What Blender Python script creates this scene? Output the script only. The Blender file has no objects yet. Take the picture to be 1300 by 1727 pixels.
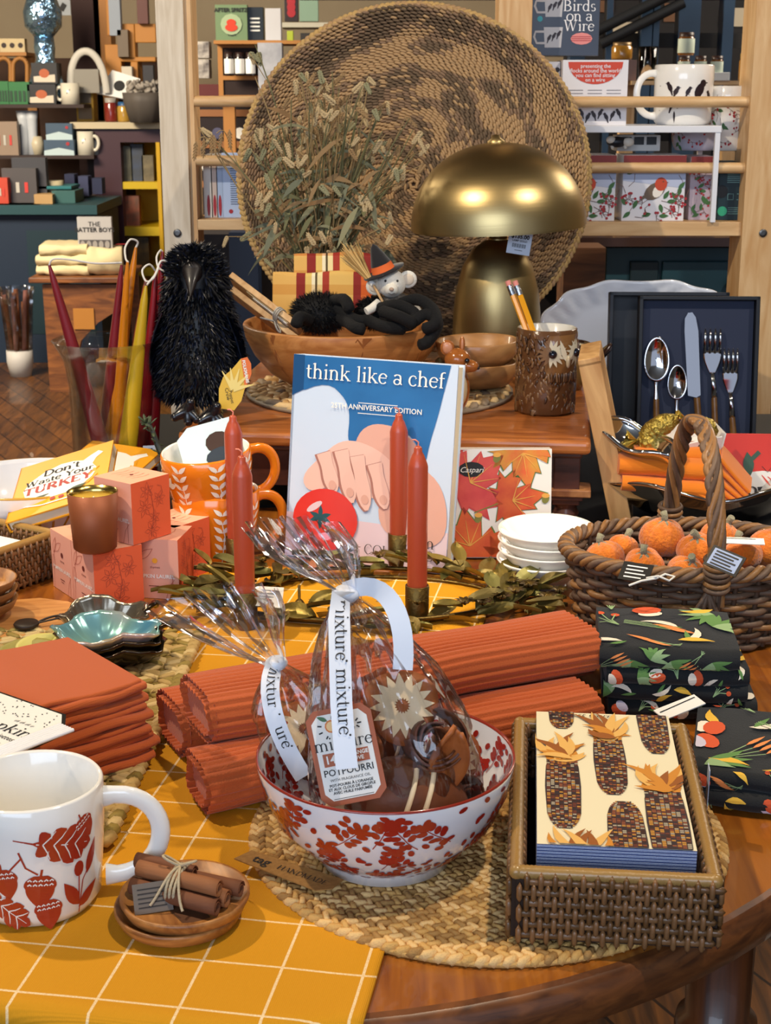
import bpy, math, random
from mathutils import Vector, Matrix, noise
from mathutils.geometry import tessellate_polygon
R=math.radians; PI=math.pi
sc=bpy.context.scene; C=sc.collection
# ---------------- camera ----------------
F=2500.0; PITCH=R(15.8); CZ=1.303; T=0.75
cd=bpy.data.cameras.new('camera'); cam=bpy.data.objects.new('camera',cd); C.objects.link(cam)
cam.location=(0,0,CZ); cam.rotation_euler=(PI/2-PITCH,0,0)
cd.sensor_fit='VERTICAL'; cd.sensor_height=24.0; cd.lens=24.0*F/1727.0; cd.clip_start=.02
sc.camera=cam
cd.dof.use_dof=True; cd.dof.focus_distance=1.35; cd.dof.aperture_fstop=20.0
# ---------------- world, lights, exposure ----------------
sc.view_settings.view_transform='Standard'; sc.view_settings.look='None'
sc.view_settings.gamma=1; sc.view_settings.use_curve_mapping=False
sc.view_settings.exposure=0.72
w=bpy.data.worlds.new('world'); sc.world=w; w.use_nodes=True
w.node_tree.nodes['Background'].inputs[0].default_value=(.72,.80,1,1)
w.node_tree.nodes['Background'].inputs[1].default_value=.34
def lamp(kind,name,loc,to,energy,col,**k):
    l=bpy.data.lights.new(name,kind); l.energy=energy; l.color=col
    for a,b in k.items(): setattr(l,a,b)
    o=bpy.data.objects.new(name,l); C.objects.link(o); o.location=loc
    o.rotation_euler=(Vector(to)-Vector(loc)).to_track_quat('-Z','Y').to_euler(); return o
lamp('AREA','window_daylight',(-.9,-2.6,2.3),(0,1.6,.9),56,(.66,.80,1),shape='RECTANGLE',size=3.2,size_y=1.8)
lamp('SPOT','ceiling_spot_left',(-1.15,1.55,2.9),(-.20,1.05,.75),80,(1,.80,.56),spot_size=R(48),spot_blend=.6,shadow_soft_size=.028)
lamp('SPOT','ceiling_spot_right',(.62,.75,2.9),(.12,1.15,.75),62,(1,.82,.60),spot_size=R(46),spot_blend=.6,shadow_soft_size=.028)
lamp('SPOT','ceiling_spot_back',(-1.3,.9,2.9),(.05,2.45,1.05),105,(1,.84,.62),spot_size=R(50),spot_blend=.5,shadow_soft_size=.03)
lamp('SPOT','ceiling_spot_shelf',(1.5,.9,2.9),(.55,2.3,1.05),70,(1,.88,.74),spot_size=R(60),spot_blend=.6,shadow_soft_size=.04)
lamp('AREA','shop_ceiling_light_left',(-2.6,4.9,2.9),(-1.9,6.5,.3),260,(1,.86,.66),size=1.6)
lamp('AREA','shop_ceiling_light_right',(2.4,4.8,2.9),(1.0,5.4,.8),90,(1,.88,.72),size=1.6)
# ---------------- projection of photo pixels onto real planes ----------------
cp,sp=math.cos(PITCH),math.sin(PITCH)
def ray(px,py):
    dx=(px-650)/F; dy=(863.5-py)/F
    return Vector((dx,cp+dy*sp,-sp+dy*cp))
def W(px,py,z=T):
    d=ray(px,py); s=(z-CZ)/d.z; return Vector((d.x*s,d.y*s,z))
def Q(px,py,Y):
    d=ray(px,py); s=Y/d.y; return Vector((d.x*s,Y,CZ+d.z*s))
def px_at(Y): return Y/F*1.0
# ---------------- materials ----------------
def hx(h,a=1):
    h=h.lstrip('#'); c=[int(h[i:i+2],16)/255 for i in (0,2,4)]
    return tuple([(x/12.92 if x<=.04045 else ((x+.055)/1.055)**2.4) for x in c]+[a])
_mc={}
def mat(name,col='#888888',rough=.5,metal=0,bump=None,var=None,coat=0,sheen=0,trans=0,ior=1.45,stretch=None,spec=.5,emit=0,weave=None,aniso=0):
    if name in _mc: return _mc[name]
    m=bpy.data.materials.new(name); m.use_nodes=True; nt=m.node_tree; N=nt.nodes; L=nt.links
    b=N['Principled BSDF']; b.inputs['Base Color'].default_value=hx(col); b.inputs['Roughness'].default_value=rough
    b.inputs['Metallic'].default_value=metal; b.inputs['Coat Weight'].default_value=coat; b.inputs['Coat Roughness'].default_value=.08
    b.inputs['Sheen Weight'].default_value=sheen; b.inputs['Transmission Weight'].default_value=trans; b.inputs['IOR'].default_value=ior
    b.inputs['Specular IOR Level'].default_value=spec; b.inputs['Anisotropic'].default_value=aniso
    if emit: b.inputs['Emission Color'].default_value=hx(col); b.inputs['Emission Strength'].default_value=emit
    if bump or var or weave:
        tc=N.new('ShaderNodeTexCoord'); mp=N.new('ShaderNodeMapping'); L.new(tc.outputs['Object'],mp.inputs[0])
        if stretch: mp.inputs['Scale'].default_value=stretch
    if var:
        s,c2,amt=var[:3]; n=N.new('ShaderNodeTexNoise'); n.inputs['Scale'].default_value=s; n.inputs['Detail'].default_value=4
        L.new(mp.outputs[0],n.inputs['Vector']); r=N.new('ShaderNodeValToRGB'); L.new(n.outputs[0],r.inputs[0])
        r.color_ramp.elements[0].position=.5-amt; r.color_ramp.elements[1].position=.5+amt
        r.color_ramp.elements[0].color=hx(col); r.color_ramp.elements[1].color=hx(c2); L.new(r.outputs[0],b.inputs['Base Color'])
    h=None
    if bump:
        s,st=bump[:2]; n=N.new('ShaderNodeTexNoise'); n.inputs['Scale'].default_value=s; n.inputs['Detail'].default_value=3
        L.new(mp.outputs[0],n.inputs['Vector']); h=n.outputs[0]
    if weave:
        s,st=weave; sx=N.new('ShaderNodeTexWave'); sx.inputs['Scale'].default_value=s; sx.bands_direction='X'
        sy=N.new('ShaderNodeTexWave'); sy.inputs['Scale'].default_value=s; sy.bands_direction='Y'
        L.new(tc.outputs['Object'],sx.inputs[0]); L.new(tc.outputs['Object'],sy.inputs[0])
        a=N.new('ShaderNodeMath'); a.operation='ADD'; L.new(sx.outputs[1],a.inputs[0]); L.new(sy.outputs[1],a.inputs[1]); h=a.outputs[0]
    if h:
        bp=N.new('ShaderNodeBump'); bp.inputs['Strength'].default_value=st; bp.inputs['Distance'].default_value=.002 if not bump or len(bump)<3 else bump[2]
        L.new(h,bp.inputs['Height']); L.new(bp.outputs[0],b.inputs['Normal'])
    _mc[name]=m; return m
def wood(name,c1,c2,sx=(1,12,12),scale=6,rough=.4,coat=0,rings=2.5):
    if name in _mc: return _mc[name]
    m=bpy.data.materials.new(name); m.use_nodes=True; nt=m.node_tree; N=nt.nodes; L=nt.links; b=N['Principled BSDF']
    tc=N.new('ShaderNodeTexCoord'); mp=N.new('ShaderNodeMapping'); mp.inputs['Scale'].default_value=sx; L.new(tc.outputs['Object'],mp.inputs[0])
    n=N.new('ShaderNodeTexNoise'); n.inputs['Scale'].default_value=scale; n.inputs['Detail'].default_value=8; n.inputs['Distortion'].default_value=rings*.4; L.new(mp.outputs[0],n.inputs[0])
    r=N.new('ShaderNodeValToRGB'); L.new(n.outputs[0],r.inputs[0]); e=r.color_ramp.elements
    e[0].position=.33; e[1].position=.68; e[0].color=hx(c1); e[1].color=hx(c2)
    L.new(r.outputs[0],b.inputs['Base Color']); b.inputs['Roughness'].default_value=rough; b.inputs['Coat Weight'].default_value=coat
    bp=N.new('ShaderNodeBump'); bp.inputs['Strength'].default_value=.12; bp.inputs['Distance'].default_value=.001; L.new(n.outputs[0],bp.inputs['Height']); L.new(bp.outputs[0],b.inputs['Normal'])
    _mc[name]=m; return m
def film(name,tint='#ffffff',gl=.22,crinkle=45,st=.9,rough=.06,mul=.75):
    if name in _mc: return _mc[name]
    m=bpy.data.materials.new(name); m.use_nodes=True; nt=m.node_tree; N=nt.nodes; L=nt.links
    for n in list(N): N.remove(n)
    o=N.new('ShaderNodeOutputMaterial'); t=N.new('ShaderNodeBsdfTransparent'); t.inputs[0].default_value=hx(tint)
    g=N.new('ShaderNodeBsdfGlossy'); g.inputs['Roughness'].default_value=rough; g.inputs[0].default_value=(.95,.97,1,1)
    mx=N.new('ShaderNodeMixShader'); fr=N.new('ShaderNodeFresnel'); fr.inputs[0].default_value=1.5
    mr=N.new('ShaderNodeMath'); mr.operation='MULTIPLY_ADD'; mr.inputs[1].default_value=mul; mr.inputs[2].default_value=gl*.3; mr.use_clamp=True
    L.new(fr.outputs[0],mr.inputs[0]); L.new(mr.outputs[0],mx.inputs[0]); L.new(t.outputs[0],mx.inputs[1]); L.new(g.outputs[0],mx.inputs[2]); L.new(mx.outputs[0],o.inputs[0])
    if crinkle:
        tc=N.new('ShaderNodeTexCoord'); n=N.new('ShaderNodeTexVoronoi'); n.inputs['Scale'].default_value=crinkle
        n2=N.new('ShaderNodeTexNoise'); n2.inputs['Scale'].default_value=crinkle*.5; n2.inputs['Detail'].default_value=2
        L.new(tc.outputs['Object'],n2.inputs[0]); ad=N.new('ShaderNodeVectorMath'); ad.operation='MULTIPLY_ADD'; ad.inputs[1].default_value=(.03,.03,.03)
        L.new(n2.outputs[1],ad.inputs[0]); L.new(tc.outputs['Object'],ad.inputs[2]); L.new(ad.outputs[0],n.inputs['Vector'])
        bp=N.new('ShaderNodeBump'); bp.inputs['Strength'].default_value=st; bp.inputs['Distance'].default_value=.012
        L.new(n.outputs[0],bp.inputs['Height']); L.new(bp.outputs[0],g.inputs['Normal']); L.new(bp.outputs[0],fr.inputs['Normal'])
    _mc[name]=m; return m
def hdr(name,stops,axis=2,rough=.5,scale=1.0,**k):
    """colour bands along one local axis (0..1 after *scale) - printed bands and stripes"""
    m=mat(name,rough=rough,**k); nt=m.node_tree; N=nt.nodes; L=nt.links; b=N['Principled BSDF']
    if b.inputs['Base Color'].is_linked: return m
    tc=N.new('ShaderNodeTexCoord'); s=N.new('ShaderNodeSeparateXYZ'); L.new(tc.outputs['Object'],s.inputs[0])
    a=N.new('ShaderNodeMath'); a.operation='MULTIPLY'; a.inputs[1].default_value=scale; L.new(s.outputs[axis],a.inputs[0])
    f=N.new('ShaderNodeMath'); f.operation='FRACT'; L.new(a.outputs[0],f.inputs[0])
    r=N.new('ShaderNodeValToRGB'); r.color_ramp.interpolation='CONSTANT'; e=r.color_ramp.elements
    e[0].position=0; e[0].color=hx(stops[0][1]); e[1].position=stops[1][0]; e[1].color=hx(stops[1][1])
    for p,c in stops[2:]: q=e.new(p); q.color=hx(c)
    L.new(f.outputs[0],r.inputs[0]); L.new(r.outputs[0],b.inputs['Base Color']); return m
# ---------------- mesh builder ----------------
I4=Matrix.Identity(4)
def TR(x=0,y=0,z=0,rx=0,ry=0,rz=0,s=1):
    return Matrix.Translation((x,y,z))@Matrix.Rotation(rz,4,'Z')@Matrix.Rotation(ry,4,'Y')@Matrix.Rotation(rx,4,'X')@Matrix.Scale(s,4)
def frame(o,x,y):
    """matrix whose local x,y axes are x,y (orthonormalised) and origin o"""
    x=Vector(x).normalized(); z=x.cross(Vector(y)).normalized(); y=z.cross(x)
    M=Matrix((x,y,z)).transposed().to_4x4(); M.translation=Vector(o); return M
class MB:
    def __init__(s): s.v=[];s.f=[];s.m=[];s.s=[]
    def add(s,vs,fs,mi=0,sm=False,M=None):
        b=len(s.v)
        if M is not None: vs=[M@Vector(p) for p in vs]
        s.v+=[tuple(p) for p in vs]
        for f in fs: s.f.append([i+b for i in f]); s.m.append(mi); s.s.append(sm)
        return s
    def box(s,cx,cy,cz,sx,sy,sz,mi=0,M=None,mf=None):
        a,b,c=sx/2,sy/2,sz/2
        vs=[(cx+i*a,cy+j*b,cz+k*c) for k in(-1,1) for j in(-1,1) for i in(-1,1)]
        fs=[(0,2,3,1),(4,5,7,6),(0,1,5,4),(2,6,7,3),(0,4,6,2),(1,3,7,5)] # bottom top front back left right
        if mf is None: return s.add(vs,fs,mi,False,M)
        for f,q in zip(fs,mf): s.add(vs,[f],q,False,M)
        return s
    def lathe(s,prof,n=32,mi=0,M=None,sm=True,mis=None,wob=None):
        vs=[];k=len(prof)
        for i in range(n):
            a=2*PI*i/n; ca,sa=math.cos(a),math.sin(a)
            for j,(r,z) in enumerate(prof):
                rr=r*(1+(wob(a,z) if wob else 0)); vs.append((rr*ca,rr*sa,z))
        for j in range(k-1):
            q=[(i*k+j,((i+1)%n)*k+j,((i+1)%n)*k+j+1,i*k+j+1) for i in range(n)]
            if prof[j][0]<1e-6: q=[(x[0],x[2],x[3]) for x in q]
            elif prof[j+1][0]<1e-6: q=[(x[0],x[1],x[2]) for x in q]
            if j==0: s.add(vs,q,mis[j] if mis else mi,sm,M); base=len(s.v)-len(vs)
            else:
                for x in q: s.f.append([i+base for i in x]); s.m.append(mis[j] if mis else mi); s.s.append(sm)
        return s
    def tube(s,pts,r,n=8,mi=0,M=None,closed=False,sm=True,flat=1.0,up=None,caps=True,mif=None):
        P=[Vector(p) for p in pts]; k=len(P); rs=r if isinstance(r,(list,tuple)) else [r]*k
        vs=[]; u=None
        for i in range(k):
            if closed: t=P[(i+1)%k]-P[i-1]
            else: t=P[min(i+1,k-1)]-P[max(i-1,0)]
            t=t.normalized() if t.length>1e-9 else Vector((0,0,1))
            if up is not None: u=Vector(up)
            elif u is None: u=Vector((0,0,1)) if abs(t.z)<.9 else Vector((1,0,0))
            u=(u-t*u.dot(t)); u=u.normalized() if u.length>1e-6 else t.orthogonal().normalized()
            b=t.cross(u)
            for j in range(n):
                a=2*PI*j/n; vs.append(P[i]+(b*math.cos(a)+u*math.sin(a)*flat)*rs[i])
        fs=[]; kk=k if closed else k-1
        for i in range(kk):
            for j in range(n): fs.append((i*n+j,i*n+(j+1)%n,((i+1)%k)*n+(j+1)%n,((i+1)%k)*n+j))
        s.add(vs,fs,mi,sm,M)
        if caps and not closed:
            s.add(vs[:n],[tuple(range(n))[::-1]],mi if mif is None else mif,False,M); s.add(vs[-n:],[tuple(range(n))],mi if mif is None else mif,False,M)
        return s
    def ell(s,c,r,nu=16,nv=10,mi=0,M=None,fn=None):
        if not isinstance(r,(tuple,list)): r=(r,r,r)
        def g(u,v):
            a=2*PI*u; b=PI*(v-.5); d=Vector((math.cos(b)*math.cos(a),math.cos(b)*math.sin(a),math.sin(b)))
            k=fn(d) if fn else 1
            return (c[0]+d.x*r[0]*k,c[1]+d.y*r[1]*k,c[2]+d.z*r[2]*k)
        return s.grid(g,nu,nv,mi,M,wu=True)
    def grid(s,fn,nu,nv,mi=0,M=None,wu=False,wv=False,sm=True):
        cu=nu if wu else nu+1; cv=nv if wv else nv+1
        vs=[fn(i/nu,j/nv) for i in range(cu) for j in range(cv)]
        fs=[(i*cv+j,((i+1)%cu)*cv+j,((i+1)%cu)*cv+(j+1)%cv,i*cv+(j+1)%cv) for i in range(nu) for j in range(nv)]
        return s.add(vs,fs,mi,sm,M)
    def spin(s,c,d,nrm,L,w,h,mi=0,M=None):
        """spindle-shaped chunk of straw/yarn: centre, direction, normal"""
        c=Vector(c); d=Vector(d).normalized(); nrm=Vector(nrm); b=d.cross(nrm).normalized(); nrm=b.cross(d)
        vs=[c-d*L/2]
        for t in (-.25,.25):
            o=c+d*L*t
            for a in range(6): vs.append(o+b*math.cos(a*PI/3)*w/2+nrm*math.sin(a*PI/3)*h/2)
        vs.append(c+d*L/2); fs=[]
        for a in range(6):
            q=(a+1)%6; fs+=[(0,1+q,1+a),(1+a,1+q,7+q,7+a),(7+a,7+q,13)]
        return s.add(vs,fs,mi,True,M)
    def ext(s,pts,h,mi=0,M=None,mt=None):
        """prism: 2D outline extruded in z by h"""
        n=len(pts); tri=tessellate_polygon([[Vector((p[0],p[1],0)) for p in pts]])
        vs=[(p[0],p[1],0) for p in pts]+[(p[0],p[1],h) for p in pts]
        s.add(vs,[(i,(i+1)%n,(i+1)%n+n,i+n) for i in range(n)],mi,False,M)
        s.add(vs,[tuple(t) for t in tri]+[tuple(i+n for i in t) for t in tri],mi if mt is None else mt,False,M); return s
    # decals: fn maps (x,y)->point
    def strip(s,pts,ws,fn,mi=0,M=None):
        n=len(pts); vs=[]
        if not isinstance(ws,(list,tuple)): ws=[ws]*n
        for i in range(n):
            a=pts[max(i-1,0)]; b=pts[min(i+1,n-1)]; dx,dy=b[0]-a[0],b[1]-a[1]; l=math.hypot(dx,dy) or 1; nx,ny=-dy/l,dx/l
            w_=ws[i]/2; x,y=pts[i]; vs+=[fn(x+nx*w_,y+ny*w_),fn(x,y),fn(x-nx*w_,y-ny*w_)]
        fs=[]
        for i in range(n-1): k=i*3; fs+=[(k+1,k+4,k+3,k),(k+2,k+5,k+4,k+1)]
        V=[Vector(p) for p in vs]; j=3*(n//2-1) if n>2 else 0; nn=(V[j+3]-V[j]).cross(V[j]-V[j+2])
        if nn.length>0:
            nn=nn.normalized(); s.ct=(getattr(s,'ct',0)+7)%23; vs=[p+nn*(s.ct*.0000075) for p in V]
        return s.add(vs,fs,mi,False,M)
    def leaf(s,x,y,a,L,w,fn,mi=0,M=None,bend=0,n=6,shape=.8):
        ps=[];ws=[]
        for i in range(n+1):
            t=i/n; aa=a+bend*(t-.5); 
            if i==0: cx,cy=x,y
            else: cx+=math.cos(aa)*L/n; cy+=math.sin(aa)*L/n
            ps.append((cx,cy)); ws.append(w*max(.02,math.sin(PI*t**shape)))
        return s.strip(ps,ws,fn,mi,M)
    def dot(s,x,y,r,fn,mi=0,M=None,ry=None,a=0,n=6):
        ry=ry or r; ps=[];ws=[]
        for i in range(n+1):
            t=-math.cos(PI*i/n); ps.append((x+t*r*math.cos(a),y+t*r*math.sin(a))); ws.append(2*ry*math.sqrt(max(0,1-t*t))+1e-5)
        return s.strip(ps,ws,fn,mi,M)
    def poly(s,pts,fn,mi=0,M=None):
        tri=tessellate_polygon([[Vector((p[0],p[1],0)) for p in pts]])
        vs=[fn(*p) for p in pts]; q=[]
        for t in tri:
            a,b,c=[Vector((pts[i][0],pts[i][1],0)) for i in t]
            q.append(tuple(t) if (b-a).cross(c-a).z>0 else tuple(reversed(t)))
        return s.add(vs,q,mi,False,M)
    def text(s,t,x,y,size,fn,mi=0,M=None,al='CENTER',a=0,bold=0,wx=1,shear=0,ls=1):
        cu=bpy.data.curves.new('t','FONT'); cu.body=t; cu.size=size; cu.align_x=al; cu.offset=bold*size; cu.shear=shear; cu.resolution_u=2; cu.space_line=ls
        o=bpy.data.objects.new('t',cu); me=bpy.data.meshes.new_from_object(o)
        ca,sa=math.cos(a),math.sin(a)
        vs=[fn(x+v.co.x*wx*ca-v.co.y*sa,y+v.co.x*wx*sa+v.co.y*ca) for v in me.vertices]
        s.add(vs,[tuple(p.vertices) for p in me.polygons],mi,False,M)
        bpy.data.objects.remove(o); bpy.data.curves.remove(cu); bpy.data.meshes.remove(me); return s
    def build(s,name,mats,parent=None,loc=None,rot=None,label=None,cat=None,group=None,kind=None,bevel=0,subd=0,seg=2,mtx=None,solid=0):
        me=bpy.data.meshes.new(name); me.from_pydata(s.v,[],s.f)
        if not isinstance(mats,(list,tuple)): mats=[mats]
        for m in mats: me.materials.append(m)
        me.polygons.foreach_set('material_index',s.m); me.polygons.foreach_set('use_smooth',s.s); me.update()
        o=bpy.data.objects.new(name,me); C.objects.link(o)
        if mtx is not None: o.matrix_world=mtx
        if loc is not None: o.location=loc
        if rot is not None: o.rotation_euler=rot
        if parent: o.parent=parent
        tag(o,label,cat,group,kind)
        if solid: md=o.modifiers.new('solid','SOLIDIFY'); md.thickness=solid; md.offset=0
        if bevel: md=o.modifiers.new('bevel','BEVEL'); md.width=bevel; md.segments=seg; md.limit_method='ANGLE'; md.angle_limit=R(40)
        if subd: md=o.modifiers.new('sub','SUBSURF'); md.levels=subd; md.render_levels=subd
        return o
def tag(o,label=None,cat=None,group=None,kind=None):
    if label: o['label']=label
    if cat: o['category']=cat
    if group: o['group']=group
    if kind: o['kind']=kind
    return o
def thing(name,label,cat,loc=(0,0,0),rz=0,group=None,rx=0,ry=0,mtx=None):
    o=bpy.data.objects.new(name,None); C.objects.link(o); o.empty_display_size=.01
    if mtx is not None: o.matrix_world=mtx
    else: o.location=loc; o.rotation_euler=(rx,ry,rz)
    return tag(o,label,cat,group)
def kids(o): return [c for c in bpy.data.objects if c.parent==o]
def dup(root,loc=None,rot=None,label=None,group=None,scale=None):
    r=root.copy(); C.objects.link(r)
    if loc is not None: r.location=loc
    if rot is not None: r.rotation_euler=rot
    if scale is not None: r.scale=scale
    if label: r['label']=label
    if group: r['group']=group
    for ch in kids(root):
        c=ch.copy(); C.objects.link(c); c.parent=r
        for g in kids(ch):
            d=g.copy(); C.objects.link(d); d.parent=c
    return r
def flat(off=.0004): return lambda x,y:(x,y,off)
def on(M,off=.0004): return lambda x,y:M@Vector((x,y,off))
def arc(n,f): return [f(i/n) for i in range(n+1)]
def bez(p0,p1,p2,p3,n=12):
    p0,p1,p2,p3=map(Vector,(p0,p1,p2,p3))
    return [p0*(1-t)**3+p1*3*t*(1-t)**2+p2*3*t*t*(1-t)+p3*t**3 for t in [i/n for i in range(n+1)]]
def inter(tab,t):
    for (a,x),(b,y) in zip(tab,tab[1:]):
        if t<=b: return x+(y-x)*(t-a)/(b-a)
    return tab[-1][1]
def rsec(w,h,r,n=5):
    """rounded rectangle outline"""
    o=[]
    for cx,cy,a0 in((w/2-r,h/2-r,0),(-w/2+r,h/2-r,90),(-w/2+r,-h/2+r,180),(w/2-r,-h/2+r,270)):
        for i in range(n+1): a=R(a0+90*i/n); o.append((cx+r*math.cos(a),cy+r*math.sin(a)))
    return o
def cloth_slab(mb,w,d,h,mi=0,M=None,wob=.0015,sd=0,nx=14,r=None,open_left=False):
    """folded cloth: rounded fold at front/back edges, section in YZ swept along X"""
    r=r or h*.49; sec=rsec(d,h,r,4); n=len(sec)
    def g(u,v):
        x=(u-.5)*w; k=int(round(v*n))%n; y,z=sec[k]
        e=1-.04*abs(2*u-1)**6
        nz=noise.noise(Vector((x*25,y*25,sd)))*wob; ny=noise.noise(Vector((x*18,sd,z*30)))*wob*1.3
        return (x,y*e+ny,z*e+h/2+nz)
    mb.grid(g,nx,n,mi,M,wv=True)
    for u in(0,1):
        vs=[g(u,k/n) for k in range(n)]; mb.add(vs,[tuple(range(n))],mi,False,M)

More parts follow.
